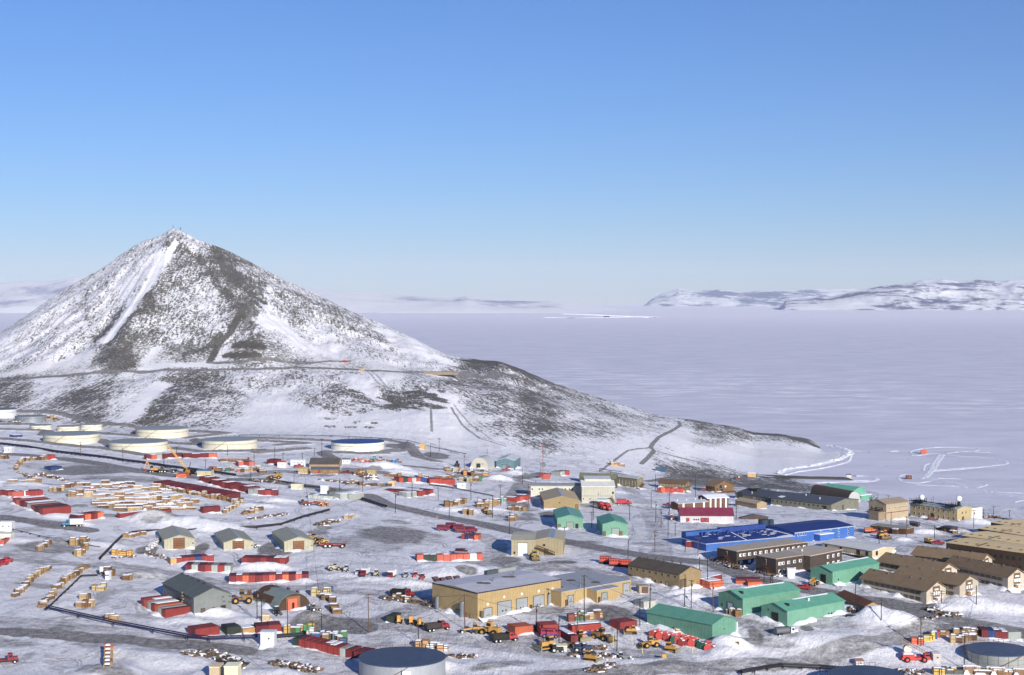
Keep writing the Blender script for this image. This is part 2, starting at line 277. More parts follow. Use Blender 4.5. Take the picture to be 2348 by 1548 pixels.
for p,w in (([(60,1400),(150,1330),(180,1300)],1.2),([(540,1408),(640,1400),(700,1440)],1.2)): stroke(DIRT_DARK,p,w,.3)
# flatten the roadbeds a little
for p,w,v in ROADS[:2]:
    M=np.zeros_like(ZF); stroke(M,p,w*1.5,1,'max',.4); ZF=ZF*(1-M*.85)+(ZB-.05)*M*.85
# ---------------------------------------------------------------- materials
MC={}
def lin(c): return tuple(((v/255)/12.92 if v/255<.04045 else ((v/255+.055)/1.055)**2.4) for v in c)
class NT:
    def __init__(s,name):
        s.m=bpy.data.materials.new(name); s.m.use_nodes=True; s.t=s.m.node_tree; s.n=s.t.nodes; s.b=s.n['Principled BSDF']; s.b.inputs['Specular IOR Level'].default_value=.25
    def a(s,ty,**k):
        n=s.n.new(ty)
        for q,v in k.items():
            if q[0]=='_': n.inputs[q[1:].replace('_',' ')].default_value=v
            elif isinstance(q,str): setattr(n,q,v)
        return n
    def l(s,a,b): s.t.links.new(a,b)
    def math(s,op,a,b=None,c=None,clamp=False):
        n=s.n.new('ShaderNodeMath'); n.operation=op; n.use_clamp=clamp
        for i,v in enumerate((a,b,c)):
            if v is None: continue
            if isinstance(v,(int,float)): n.inputs[i].default_value=v
            else: s.l(v,n.inputs[i])
        return n.outputs[0]
    def mix(s,f,a,b):
        n=s.n.new('ShaderNodeMix'); n.data_type='RGBA'
        for i,v in ((0,f),(6,a),(7,b)):
            if isinstance(v,(int,float)): n.inputs[i].default_value=v
            elif isinstance(v,tuple): n.inputs[i].default_value=(*v[:3],1)
            else: s.l(v,n.inputs[i])
        return n.outputs[2]
    def noise(s,vec,scale,detail=4,rough=.55,dist=0):
        n=s.a('ShaderNodeTexNoise'); n.inputs['Scale'].default_value=scale; n.inputs['Detail'].default_value=detail; n.inputs['Roughness'].default_value=rough; n.inputs['Distortion'].default_value=dist
        if vec is not None: s.l(vec,n.inputs['Vector'])
        return n.outputs['Fac']
    def maps(s,vec,sc):
        n=s.a('ShaderNodeMapping'); n.inputs['Scale'].default_value=sc; s.l(vec,n.inputs['Vector']); return n.outputs[0]
    def bump(s,h,st,d):
        n=s.a('ShaderNodeBump'); n.inputs['Strength'].default_value=st; n.inputs['Distance'].default_value=d; s.l(h,n.inputs['Height']); s.l(n.outputs[0],s.b.inputs['Normal'])
    def step(s,v,lo,hi):
        n=s.a('ShaderNodeMapRange'); n.interpolation_type='SMOOTHSTEP'; n.inputs['From Min'].default_value=lo; n.inputs['From Max'].default_value=hi; s.l(v,n.inputs['Value']); return n.outputs[0]
def paint(rgb,k=.62,rough=.6,seam=0,ax=None,wear=.28,metal=0,corr=0,name=None):
    """painted surface: base colour, standing seams every <seam> m, fine corrugation, weathering"""
    key=(rgb,k,rough,seam,ax,wear,metal,corr)
    if key in MC: return MC[key]
    t=NT(name or 'paint'); c=lin(rgb); gr=sum(c)/3; c=tuple((v*.82+gr*.18)*k*1.12 for v in c)
    g=t.a('ShaderNodeTexCoord').outputs['Object']; oi=t.a('ShaderNodeObjectInfo')
    n1=t.noise(g,.35,5,.6); n2=t.noise(t.maps(g,(1.5,1.5,.25)),1.6,4,.6)
    dk=tuple(v*.62 for v in c); lt=tuple(min(1,v*1.12+.01) for v in c)
    col=t.mix(t.step(n1,.35,.7),lt,c); col=t.mix(t.math('MULTIPLY',t.step(n2,.5,.78),wear*2),col,dk)
    hgt=None
    if seam:
        sx=t.a('ShaderNodeSeparateXYZ'); t.l(g,sx.inputs[0])
        v={'x':sx.outputs[0],'y':sx.outputs[1],None:t.math('ADD',sx.outputs[0],sx.outputs[1])}[ax]
        fr=t.math('FRACT',t.math('DIVIDE',v,seam)); ln=t.math('LESS_THAN',fr,.13 if seam>.8 else .3)
        col=t.mix(t.math('MULTIPLY',ln,.32),col,tuple(v*.45 for v in c)); hgt=ln
    if corr:
        sx=t.a('ShaderNodeSeparateXYZ'); t.l(g,sx.inputs[0]); v=t.math('ADD',sx.outputs[0],sx.outputs[1])
        hgt=t.math('SINE',t.math('MULTIPLY',v,6.283/corr))
        col=t.mix(t.math('MULTIPLY',t.math('LESS_THAN',hgt,-.2),.22),col,dk)
    r=t.math('MULTIPLY_ADD',oi.outputs['Random'],.24,.88)
    hs=t.a('ShaderNodeHueSaturation'); t.l(col,hs.inputs['Color']); t.l(r,hs.inputs['Value']); t.l(hs.outputs[0],t.b.inputs['Base Color'])
    t.b.inputs['Roughness'].default_value=rough; t.b.inputs['Metallic'].default_value=metal
    if hgt is not None: t.bump(hgt,.6,.06)
    else: t.bump(n2,.15,.03)
    MC[key]=t.m; return t.m
def snowmat():
    if 'snow' in MC: return MC['snow']
    t=NT('snow'); g=t.a('ShaderNodeNewGeometry').outputs['Position']
    n=t.noise(g,1.2,5,.6); t.l(t.mix(t.step(n,.3,.7),(.8,.81,.84),(.88,.89,.92)),t.b.inputs['Base Color']); t.b.inputs['Roughness'].default_value=.7; t.bump(n,.5,.25)
    MC['snow']=t.m; return t.m
def glass():
    if 'gl' in MC: return MC['gl']
    t=NT('window_glass'); t.b.inputs['Base Color'].default_value=(.02,.025,.03,1); t.b.inputs['Roughness'].default_value=.12; t.b.inputs['Specular IOR Level'].default_value=.6
    MC['gl']=t.m; return t.m
def terrain_mat():
    t=NT('snow_and_rock'); P=t.a('ShaderNodeNewGeometry').outputs['Position']
    at=t.a('ShaderNodeAttribute'); at.attribute_name='mask'; sp=t.a('ShaderNodeSeparateColor'); t.l(at.outputs['Color'],sp.inputs[0])
    fl=t.a('ShaderNodeAttribute'); fl.attribute_name='flow'; f=fl.outputs['Vector']
    rock,dirt=sp.outputs[0],sp.outputs[1]
    st=t.noise(t.maps(f,(1/2.4,1/9,1)),1,6,.74,.8)          # streaks running down the slope
    fn=t.noise(P,.42,7,.82); mid=t.noise(P,.05,4,.6)
    n=t.math('ADD',t.math('ADD',t.math('MULTIPLY',st,.34),t.math('MULTIPLY',fn,.50)),t.math('MULTIPLY',mid,.16))
    # spread the noise to 0..1 and compare it with the rock density
    nn=t.step(n,.35,.66); rf=t.math('MULTIPLY',t.math('MULTIPLY',t.step(t.math('SUBTRACT',rock,nn),-.11,.15),.97),t.step(rock,.02,.12))
    sn=t.noise(P,.09,5,.65); fine=t.noise(t.maps(P,(1,.6,1)),.55,5,.7)
    snow=t.mix(t.step(sn,.35,.7),(.90,.885,.915),(.95,.94,.955))
    packed=t.mix(t.step(fine,.3,.7),(.70,.685,.715),(.89,.875,.91))
    gm=sp.outputs[2]
    snow=t.mix(t.math('MULTIPLY',gm,t.step(sn,.40,.62)),snow,packed)
    br=t.noise(P,.012,3,.5)
    rc=t.mix(t.step(t.noise(P,.8,4,.7),.3,.7),(.035,.034,.034),(.20,.19,.175))
    rc=t.mix(t.math('MULTIPLY',t.step(br,.45,.7),.55),rc,(.10,.086,.062))
    col=t.mix(rf,snow,rc)
    dn=t.math('ADD',t.math('MULTIPLY',t.noise(t.maps(P,(.45,1.0,1)),.36,7,.78),.75),t.math('MULTIPLY',t.noise(P,.07,3,.5),.25))
    df=t.step(t.math('SUBTRACT',t.math('MULTIPLY',dirt,1.12),t.math('MULTIPLY',dn,1.25)),-.30,.20)
    df=t.math('MULTIPLY',df,t.step(dirt,.02,.2))
    dc=t.mix(t.step(t.noise(P,.6,4,.7),.3,.7),(.14,.13,.125),(.36,.345,.34))
    wn=t.noise(P,.022,2,.4,.4); wm=t.noise(P,.045,2,.4,.6)
    def ln(v,c,w): return t.math('SUBTRACT',1.0,t.step(t.math('ABSOLUTE',t.math('SUBTRACT',v,c)),w*.35,w))
    rut=t.math('MAXIMUM',t.math('MAXIMUM',ln(wn,.5,.009),ln(wn,.524,.009)),t.math('MAXIMUM',ln(wm,.47,.012),ln(wm,.50,.012)))
    rut=t.math('MULTIPLY',t.math('MULTIPLY',rut,gm),t.step(sn,.38,.55))
    col=t.mix(t.math('MULTIPLY',rut,.6),col,(.36,.345,.345))
    col=t.mix(t.math('MULTIPLY',df,.94),col,dc)
    t.l(col,t.b.inputs['Base Color']); t.b.inputs['Roughness'].default_value=.85; t.b.inputs['Specular IOR Level'].default_value=.15
    h=t.math('ADD',t.math('MULTIPLY',fine,.5),t.math('MULTIPLY',t.math('ADD',fn,st),.5)); t.bump(h,1.0,1.35)
    return t.m
def ice_mat():
    t=NT('sea_ice'); P=t.a('ShaderNodeNewGeometry').outputs['Position']
    s=t.a('ShaderNodeSeparateXYZ'); t.l(P,s.inputs[0]); y=s.outputs[1]
    a=t.noise(t.maps(P,(.55,1,1)),.02,6,.7); b=t.noise(t.maps(P,(.4,1,1)),.075,4,.65); c=t.noise(P,.0006,3,.5); e=t.noise(P,.0045,4,.6)
    zone=t.math('MULTIPLY',t.step(y,1250,1900),t.math('SUBTRACT',1.0,t.step(y,2500,4200)))
    zone=t.math('MULTIPLY',zone,t.step(c,.30,.62))
    thr=t.math('MULTIPLY_ADD',zone,-.165,.665)
    df=t.math('SUBTRACT',t.math('ADD',t.math('MULTIPLY',a,.6),t.math('MULTIPLY',b,.4)),thr)
    sst=t.math('MULTIPLY',t.step(df,0,.05),.75)
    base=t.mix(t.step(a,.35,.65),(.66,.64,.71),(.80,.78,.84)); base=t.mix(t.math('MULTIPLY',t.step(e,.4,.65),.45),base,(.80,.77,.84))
    far=t.step(y,3000,14000); base=t.mix(far,base,(.95,.91,.95))  # distant ice whitened in its colour, pale horizon haze painted in
    t.l(t.mix(sst,base,(.97,.97,.97)),t.b.inputs['Base Color']); t.b.inputs['Roughness'].default_value=.6; t.b.inputs['Specular IOR Level'].default_value=.1
    t.bump(t.math('ADD',a,b),.35,1.2)
    return t.m
def far_mat(amount,rc,stretch=1.0):  # rc: rock tone with the blue of distance haze put into it
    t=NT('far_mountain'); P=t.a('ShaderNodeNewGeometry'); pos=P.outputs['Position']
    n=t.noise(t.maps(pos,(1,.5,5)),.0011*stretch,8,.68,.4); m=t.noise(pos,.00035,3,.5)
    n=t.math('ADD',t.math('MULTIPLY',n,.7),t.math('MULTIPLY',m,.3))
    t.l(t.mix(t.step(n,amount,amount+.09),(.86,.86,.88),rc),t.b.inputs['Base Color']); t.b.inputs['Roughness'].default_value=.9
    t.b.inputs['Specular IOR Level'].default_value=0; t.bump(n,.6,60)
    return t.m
# ---------------------------------------------------------------- mesh helpers
def props(o,label=None,cat=None,group=None,kind=None,category=None):
    cat=cat or category
    for k,v in (('label',label),('category',cat),('group',group),('kind',kind)):
        if v: o[k]=v
    return o
def grid_mesh(name,X,Y,Z,mat,attrs=None):
    nd,nu=X.shape; me=bpy.data.meshes.new(name)
    me.vertices.add(nd*nu); me.vertices.foreach_set('co',np.stack([X,Y,Z],-1).astype(np.float32).ravel())
    i=np.arange(nd*nu).reshape(nd,nu); q=np.stack([i[:-1,:-1],i[:-1,1:],i[1:,1:],i[1:,:-1]],-1).reshape(-1,4)
    me.loops.add(q.size); me.loops.foreach_set('vertex_index',q.ravel().astype(np.int32))
    me.polygons.add(len(q)); me.polygons.foreach_set('loop_start',(np.arange(len(q))*4).astype(np.int32))
    me.update(calc_edges=True); me.polygons.foreach_set('use_smooth',np.ones(len(q),dtype=bool))
    for n,ty,a in (attrs or []):
        at=me.attributes.new(n,ty,'POINT'); at.data.foreach_set('color' if 'COLOR' in ty else 'vector',a.astype(np.float32).ravel())
    me.materials.append(mat); o=bpy.data.objects.new(name,me); COL.objects.link(o); return o
def drift(p,q,out,seed,hmax=.9,wmax=2.2):
    # wind-blown snow lying against the foot of a wall from p to q; out = outward normal
    r=random.Random(seed); L=math.hypot(q[0]-p[0],q[1]-p[1]); n=max(4,int(L/1.1)); V_=[]; k1,k2=r.uniform(0,6),r.uniform(0,6)
    for i in range(n+1):
        t=i/n; e=max(0,.45+.45*math.sin(k1+t*L*.35)+.3*math.sin(k2+t*L*.9)+r.uniform(-.15,.15)); h=hmax*e; w=.5+wmax*e*r.uniform(.7,1.3); x=p[0]+(q[0]-p[0])*t; y=p[1]+(q[1]-p[1])*t
        for a,b in ((-.15,h),(.1,h*.98),(.35,h*.7),(.65,h*.35),(1.0,-.15),(1.5,-.9)):
            X=x+out[0]*w*a; Y=y+out[1]*w*a; V_.append((X,Y,gz(X,Y)+b+.08*r.uniform(-1,1)*(a>0)))
    m=MB(); m.add(V_,[(i*6+j,i*6+j+1,(i+1)*6+j+1,(i+1)*6+j) for i in range(n) for j in range(5)]); o=m.build('snow_drift',snowmat(),smooth=True); props(o,kind='structure'); return o
class MB:
    def __init__(s): s.v=[];s.f=[];s.m=[];s.mi=0
    def add(s,vs,fs):
        n=len(s.v); s.v+=[tuple(v) for v in vs]; s.f+=[tuple(n+i for i in f) for f in fs]; s.m+=[s.mi]*len(fs)
    def box(s,x0,x1,y0,y1,z0,z1,tx=0,ty=0,rot=None,dx=0,dy=0):
        """box; top shrunk by tx,ty on each side and shifted dx,dy; rot=(deg,axis,pivot)"""
        v=[(x0,y0,z0),(x1,y0,z0),(x1,y1,z0),(x0,y1,z0),(x0+tx+dx,y0+ty+dy,z1),(x1-tx+dx,y0+ty+dy,z1),(x1-tx+dx,y1-ty+dy,z1),(x0+tx+dx,y1-ty+dy,z1)]
        if rot:
            M=Matrix.Rotation(math.radians(rot[0]),3,rot[1]); p=Vector(rot[2]); v=[M@(Vector(q)-p)+p for q in v]
        s.add(v,[(0,3,2,1),(4,5,6,7),(0,1,5,4),(1,2,6,5),(2,3,7,6),(3,0,4,7)]); return s
    def prism(s,poly,a0,a1,ax):
        """extrude a polygon (u,z) along ax: ax 'y' -> u is x ; ax 'x' -> u is y"""
        n=len(poly)
        if ax=='y': v=[(u,a0,z) for u,z in poly]+[(u,a1,z) for u,z in poly]; fl=False
        elif ax=='x': v=[(a0,u,z) for u,z in poly]+[(a1,u,z) for u,z in poly]; fl=True
        else: v=[(p,q,a0) for p,q in poly]+[(p,q,a1) for p,q in poly]; fl=True
        f=[tuple(range(n)),tuple(range(2*n-1,n-1,-1))]+[(i,i+n,(i+1)%n+n,(i+1)%n) for i in range(n)]
        if fl: f=[q[::-1] for q in f]
        s.add(v,f); return s
    def cyl(s,p,q,r,r2=None,n=12,caps=True):
        p=Vector(p);q=Vector(q);r2=r if r2 is None else r2; d=(q-p).normalized()
        a=d.cross(Vector((0,0,1)) if abs(d.z)<.9 else Vector((1,0,0))).normalized(); b=d.cross(a)
        v=[];
        for c,rr in ((p,r),(q,r2)):
            for i in range(n):
                t=2*math.pi*i/n; v.append(c+a*math.cos(t)*rr+b*math.sin(t)*rr)
        f=[(i,i+n,(i+1)%n+n,(i+1)%n) for i in range(n)]
        if caps: f+=[tuple(range(n)),tuple(range(2*n-1,n-1,-1))]
        s.add(v,f); return s
    def sphere(s,c,r,n=16,m=8,sz=1):
        v=[];f=[]
        for j in range(m+1):
            ph=math.pi*j/m
            for i in range(n):
                t=2*math.pi*i/n; v.append((c[0]+r*math.sin(ph)*math.cos(t),c[1]+r*math.sin(ph)*math.sin(t),c[2]+r*sz*math.cos(ph)))
        for j in range(m):
            for i in range(n): f.append((j*n+i,(j+1)*n+i,(j+1)*n+(i+1)%n,j*n+(i+1)%n))
        s.add(v,f); return s
    def build(s,name,mats,parent=None,smooth=False,label=None):
        me=bpy.data.meshes.new(name); me.from_pydata(s.v,[],s.f)
        mats=mats if isinstance(mats,(list,tuple)) else [mats]
        for m in mats: me.materials.append(m)
        if len(mats)>1: me.polygons.foreach_set('material_index',s.m)
        if smooth: me.polygons.foreach_set('use_smooth',[True]*len(me.polygons))
        me.update(); o=bpy.data.objects.new(name,me); COL.objects.link(o)
        if parent: o.parent=parent
        if label: o['label']=label
        return o
def empty(name,loc,rz=0,**k):
    o=bpy.data.objects.new(name,None); COL.objects.link(o); o.location=loc; o.rotation_euler=(0,0,rz); return props(o,**k)
KIDS={}
def copy_tree(o,loc=None,rz=None,parent=None):
    c=o.copy(); COL.objects.link(c); c.parent=parent
    if parent: c.matrix_parent_inverse=o.matrix_parent_inverse.copy()
    if loc is not None: c.location=loc
    if rz is not None: c.rotation_euler=(0,0,rz)
    for ch in KIDS.get(o.name,[]) or [q for q in o.children]: copy_tree(ch,parent=c)
    return c
# ---------------------------------------------------------------- ground, ice, mountains, air
MASK=np.zeros((ND,NU,4)); MASK[...,0]=np.clip(ROCK,0,.95); MASK[...,1]=np.clip(DIRT_DARK,0,1.1)
MASK[...,2]=np.clip(town*1.3,0,1)*np.clip((ZB+.8-ZF)*1.2,0,1)*np.clip((1060-GY)/60,0,1); MASK[...,3]=1
lo=np.interp(gu,[ray(q,900)[0] for q in (-300,0,300,700,900,1200,1600,1900)],[-.5,-.35,-.15,.05,.25,.45,.35,.5])[None,:]
upper=np.clip((GY-1235)/40,0,1)
fx=(ang*rad)*upper+(GX*math.cos(.5)+0*GX-lo*0)*(1-upper)+lo*(GY-1100)*(1-upper); fy=rad*upper+(GY+lo*GX)*(1-upper)
FLOW=np.stack([fx,fy,np.zeros_like(fx)],-1)
g=grid_mesh('ground',GX,GY,ZF,terrain_mat(),[('mask','FLOAT_COLOR',MASK),('flow','FLOAT_VECTOR',FLOW)]); props(g,kind='structure')
xs=np.array([-60000,-20000,-6000,-2000,-700,0,700,2000,6000,20000,60000.]);ys=np.array([700,1000,1400,2000,4000,9000,20000,40000,60000.])
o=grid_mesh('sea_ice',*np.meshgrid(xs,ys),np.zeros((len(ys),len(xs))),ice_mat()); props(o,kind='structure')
def mountains(name,sk,Dk,depth,mat,seed,rough=.25,fade=20):
    p=np.array([a for a,b in sk],float);q=np.array([b for a,b in sk],float)
    us=np.linspace((p[0]-CX)/F,(p[-1]-CX)/F,420); top=np.interp(us*F+CX,p,q)
    zt=HC-(top-691)/F*Dk; s=np.linspace(-1,1,60)[:,None]
    Y=Dk+depth*s+0*us[None,:]; X=us[None,:]*np.where(s<0,Y,Y)
    pr=np.clip(1-np.abs(s),0,1)**.8
    nz=fbm(X/1500,Y/1500,seed,6,.55)
    Z=zt[None,:]*pr*(1+rough*nz*(1-pr)*3)+nz*zt[None,:]*rough*(1-pr)*pr*2+fbm(X/350,Y/500,seed+3,4)*zt[None,:]*.06*np.clip(pr*4,0,1)
    Z=Z*np.clip(pr*6,0,1)-20*(pr<=.02)
    ends=np.clip(np.minimum(us-us[0],us[-1]-us)*F/fade,0,1)[None,:]; edge=Z*ends-30*(1-ends)
    o=grid_mesh(name,X,Y,edge,mat); props(o,kind='structure'); return o
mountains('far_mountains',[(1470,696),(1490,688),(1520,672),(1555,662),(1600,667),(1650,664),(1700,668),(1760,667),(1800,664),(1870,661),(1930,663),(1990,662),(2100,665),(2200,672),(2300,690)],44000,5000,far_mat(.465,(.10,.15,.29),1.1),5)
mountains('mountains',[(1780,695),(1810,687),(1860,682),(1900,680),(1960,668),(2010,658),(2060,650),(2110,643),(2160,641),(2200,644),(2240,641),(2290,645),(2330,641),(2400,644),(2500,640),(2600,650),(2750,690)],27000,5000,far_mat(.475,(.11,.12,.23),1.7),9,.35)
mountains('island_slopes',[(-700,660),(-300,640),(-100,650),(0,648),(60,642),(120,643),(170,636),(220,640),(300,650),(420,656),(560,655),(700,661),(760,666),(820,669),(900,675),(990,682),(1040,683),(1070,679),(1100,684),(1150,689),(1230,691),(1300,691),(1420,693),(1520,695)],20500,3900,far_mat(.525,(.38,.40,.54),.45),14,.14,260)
# haze
hb=MB().box(-61000,61000,-600,62000,-45,1500); t=NT('haze_air'); t.n.remove(t.b)
vp=t.a('ShaderNodeVolumePrincipled'); vp.inputs['Color'].default_value=(.92,.95,1,1); vp.inputs['Density'].default_value=HAZE_D if 'HAZE_D' in globals() else 1.25e-5; vp.inputs['Anisotropy'].default_value=0
t.l(vp.outputs[0],t.n['Material Output'].inputs['Volume']); o=hb.build('haze',t.m); props(o,kind='stuff')
# ---------------------------------------------------------------- light and camera
W=bpy.data.worlds.new('World'); SC.world=W; W.use_nodes=True; bg=W.node_tree.nodes['Background']
sky=W.node_tree.nodes.new('ShaderNodeTexSky'); sky.sky_type='NISHITA'; sky.sun_disc=False; sky.sun_elevation=math.radians(SUN_EL); sky.sun_rotation=math.radians(180-SUN_AZ)
sky.altitude=0; sky.air_density=1.0; sky.dust_density=0; sky.ozone_density=6.0
mx=W.node_tree.nodes.new('ShaderNodeMix'); mx.data_type='RGBA'; mx.blend_type='MULTIPLY'; mx.inputs[0].default_value=1; mx.inputs[7].default_value=(.70,.80,1.05,1)
W.node_tree.links.new(sky.outputs[0],mx.inputs[6]); W.node_tree.links.new(mx.outputs[2],bg.inputs[0]); bg.inputs[1].default_value=.097
sl=bpy.data.lights.new('sun','SUN'); sl.energy=5.0; sl.angle=math.radians(.5); sl.color=(1,.945,.86)
so=bpy.data.objects.new('sun',sl); COL.objects.link(so)
a,e=math.radians(SUN_AZ),math.radians(SUN_EL); so.rotation_euler=Vector((math.sin(a)*math.cos(e),-math.cos(a)*math.cos(e),math.sin(e))).to_track_quat('Z','Y').to_euler()
cam=bpy.data.cameras.new('camera'); cam.lens=36*F/2348; cam.sensor_width=36; cam.clip_start=1; cam.clip_end=200000
co=bpy.data.objects.new('camera',cam); COL.objects.link(co); co.location=(0,0,HC); co.rotation_euler=(math.pi/2-T,0,0); SC.camera=co
SC.view_settings.view_transform='Standard'; SC.view_settings.look='None'; SC.view_settings.gamma=1; SC.view_settings.exposure=0.12
SC.cycles.volume_bounces=1; SC.cycles.max_bounces=6
# ---------------------------------------------------------------- labels from surroundings
LM=[]      # (X,Y,phrase)
AUTO=[]    # (obj, phrase, category, group)
ORD='first second third fourth fifth sixth seventh eighth ninth tenth eleventh twelfth thirteenth fourteenth fifteenth sixteenth'.split()
def nth(i):
    if i<16: return ORD[i]
    s=i+1; return f"{s}{ {1:'st',2:'nd',3:'rd'}.get(s%10 if s%100 not in (11,12,13) else 0,'th') }"
def auto(o,phrase,cat,group=None): AUTO.append((o,phrase,cat,group)); return o
def finish_labels():
    d={}
    for o,ph,cat,gr in AUTO:
        x,y=o.location.x,o.location.y
        lm=min(LM,key=lambda m:(m[0]-x)**2+(m[1]-y)**2)[2]
        d.setdefault((ph,lm),[]).append((o,cat,gr))
    for (ph,lm),L in d.items():
        L.sort(key=lambda t:t[0].location.x/t[0].location.y)
        for i,(o,cat,gr) in enumerate(L):
            if len(L)==1: s=f"{ph} near the {lm}"
            else: s=f"{ph}, {nth(i)} from left near {lm}"
            props(o,s,cat,gr)
def facing(px): return 0
# ---------------------------------------------------------------- buildings
WHITE=(232,232,228)
class Bld:
    """near corner A=(x, ground y, eave y); B, C = far eave ends of the left and right wall (px,py or px)"""
    def __init__(s,name,A,B,C,main,rise,ridge,wall,roof,label,lm=None,cat='building',parent=None,wallcorr=None,seam=1.2,roofseam=.6,over=.35,base=2.0,width=None,wk=.62,rk=.6,depth=None,roofmat=None,group=None,z0=None):
        X,Y,Z=cast(A[0],A[1]); 
        if z0 is not None: X,Y,Z=at_z(A[0],A[1],z0)
        h=(at_d(A[0],A[2],Y)[2]-Z); zt=Z+h
        if main=='C': P=at_z(C[0],C[1],zt); th=math.atan2(P[1]-Y,P[0]-X)
        else: P=at_z(B[0],B[1],zt); th=math.atan2(P[1]-Y,P[0]-X)-math.pi/2
        def hit(px,py,dx,dy):
            u,_=ray(px,py); return (u*Y-X)/(dx-u*dy)
        s.L=hit(C[0],C[1],math.cos(th),math.sin(th)) ; s.W=depth or hit(B[0],B[1],-math.sin(th),math.cos(th))
        if main=='C': s.L=math.hypot(P[0]-X,P[1]-Y)
        elif not depth: s.W=math.hypot(P[0]-X,P[1]-Y)
        s.L=width or s.L; s.h=h; s.th=th; L,Wd=s.L,s.W; s.rise=rise; s.ridge=ridge
        if parent is None:
            s.root=empty(name,(X,Y,Z),th,label=label,category=cat,group=group); s.off=Matrix.Identity(4)
            if lm: 
                cx,cy=X+math.cos(th)*L/2-math.sin(th)*Wd/2, Y+math.sin(th)*L/2+math.cos(th)*Wd/2; LM.append((cx,cy,lm)); LM.append((X,Y,lm))
        else:
            s.root=parent.root; M=Matrix.Translation((X,Y,Z))@Matrix.Rotation(th,4,'Z'); R0=Matrix.Translation(parent.org)@Matrix.Rotation(parent.th,4,'Z'); s.off=R0.inverted()@M
            if parent.off!=Matrix.Identity(4): pass
        s.org=(X,Y,Z) if parent is None else parent.org
        s.root_th=th if parent is None else parent.th
        if parent is not None: s.th_local=th; 
        if label and Z>3 and name!='summit':
            c_,s_=math.cos(th),math.sin(th); hm=min(1.1,h*.2); A_=(X,Y); C_=(X+c_*L,Y+s_*L); B_=(X-s_*Wd,Y+c_*Wd)
            drift(A_,C_,(s_,-c_),int(A[0]),hm,2.4 if h>4 else 1.2); drift(B_,A_,(-c_,-s_),int(A[0])+1,hm,2.0 if h>4 else 1.0)
        wm=wall if not isinstance(wall,tuple) else paint(wall,wk,.6,seam,None,corr=wallcorr or 0); s.wm=wm
        m=MB(); zb=-base
        if ridge=='C': m.prism([(0,zb),(Wd,zb),(Wd,h),(Wd/2,h+rise),(0,h)],0,L,'x')
        elif ridge=='B': m.prism([(0,zb),(L,zb),(L,h),(L/2,h+rise),(0,h)],0,Wd,'y')
        elif ridge=='D': m.prism([(0,zb),(Wd,zb),(Wd,h+rise),(0,h)],0,L,'x')   # single slope, high at the back
        elif ridge=='Q': m.prism([(0,zb)]+[(L/2-L/2*math.cos(math.pi*i/16),h*max(0,math.sin(math.pi*i/16))) for i in range(17)]+[(L,zb)],0,Wd,'y')
        else: m.box(0,L,0,Wd,zb,h)
        s.place(m.build('wall',wm,s.root))
        if roof:
            ax='x' if ridge=='C' else 'y'; ln=L if ridge=='C' else Wd; wd=Wd if ridge=='C' else L
            rm=roofmat or paint(roof,rk*1.5,.5,roofseam,ax if roofseam else None); m=MB(); t=.22; o=over
            if ridge in 'BC' :
                sl=rise/(wd/2); g=.03
                m.prism([(-o,h-o*sl+g),(wd/2,h+rise+g),(wd+o,h-o*sl+g),(wd+o,h-o*sl+t),(wd/2,h+rise+t),(-o,h-o*sl+t)],-o,ln+o,ax)
            elif ridge=='D': m.prism([(-o,h-o*rise/Wd+.03),(Wd+o,h+rise*(1+o/Wd)+.03),(Wd+o,h+rise*(1+o/Wd)+t),(-o,h-o*rise/Wd+t)],-o,L+o,'x')
            elif ridge=='Q':
                pts=[(L/2-(L/2+.12)*math.cos(math.pi*i/20),(h+.12)*math.sin(math.pi*i/20)) for i in range(21)]; q=[(L/2-(L/2+.02)*math.cos(math.pi*i/20),(h+.02)*math.sin(math.pi*i/20)) for i in range(21)]
                for i in range(20): m.prism([pts[i],pts[i+1],q[i+1],q[i]],.25,Wd-.25,'y')
            else:
                m.box(-o,L+o,-o,Wd+o,h+.02,h+.3); 
            s.roof=s.place(m.build('roof',rm,s.root))
    def place(s,o):
        if s.off!=Matrix.Identity(4): o.matrix_local=s.off.copy()
        return o
    def wbox(s,m,wall,u,z0,w,h,d0,d1):
        L=s.L if wall=='C' else s.W; c=u*L
        if wall=='C': m.box(c-w/2,c+w/2,-d1,-d0,z0,z0+h)
        else: m.box(-d1,-d0,c-w/2,c+w/2,z0,z0+h)
        return m
    def windows(s,wall,us,v,w,h,frame=WHITE,pane=True,name='window',abs_h=None):
        """v = height of the sill as a fraction of the eave height"""
        z=v*s.h if v<1.5 else v
        for u in us:
            f=s.place(s.wbox(MB(),wall,u,z,w,h,-.02,.06).build(name,paint(frame,.8,.5,wear=.05),s.root))
            if pane: s.wbox(MB(),wall,u,z+.12*h,w*.76,h*.76,.05,.09).build('pane',glass(),f)
    def door(s,wall,u,w,h,color,name='door',z=0,panes=0,handle=False,seams=True):
        m=s.wbox(MB(),wall,u,z-.3,w,h+.3,-.02,.07)
        f=s.place(m.build(name,paint(color,.7,.5,0,wear=.2),s.root))
        fr=MB(); s.wbox(fr,wall,u-(w/2+.08)/(s.L if wall=='C' else s.W),z-.3,.16,h+.4,-.02,.12); s.wbox(fr,wall,u+(w/2+.08)/(s.L if wall=='C' else s.W),z-.3,.16,h+.4,-.02,.12); s.wbox(fr,wall,u,z+h,w+.3,.16,-.02,.12)
        fr.build('frame',paint((70,66,60),.6),f)
        if panes:
            for k in range(panes): s.wbox(MB(),wall,u+((k+.5)/panes-.5)*.5*w/(s.L if wall=='C' else s.W),z+h*.33,w*.11,h*.1,.06,.1).build('pane',glass(),f)
        return f
    def lbox(s,name,x0,x1,y0,y1,z0,z1,mat,**k): return s.place(MB().box(x0,x1,y0,y1,z0,z1,**k).build(name,mat,s.root))
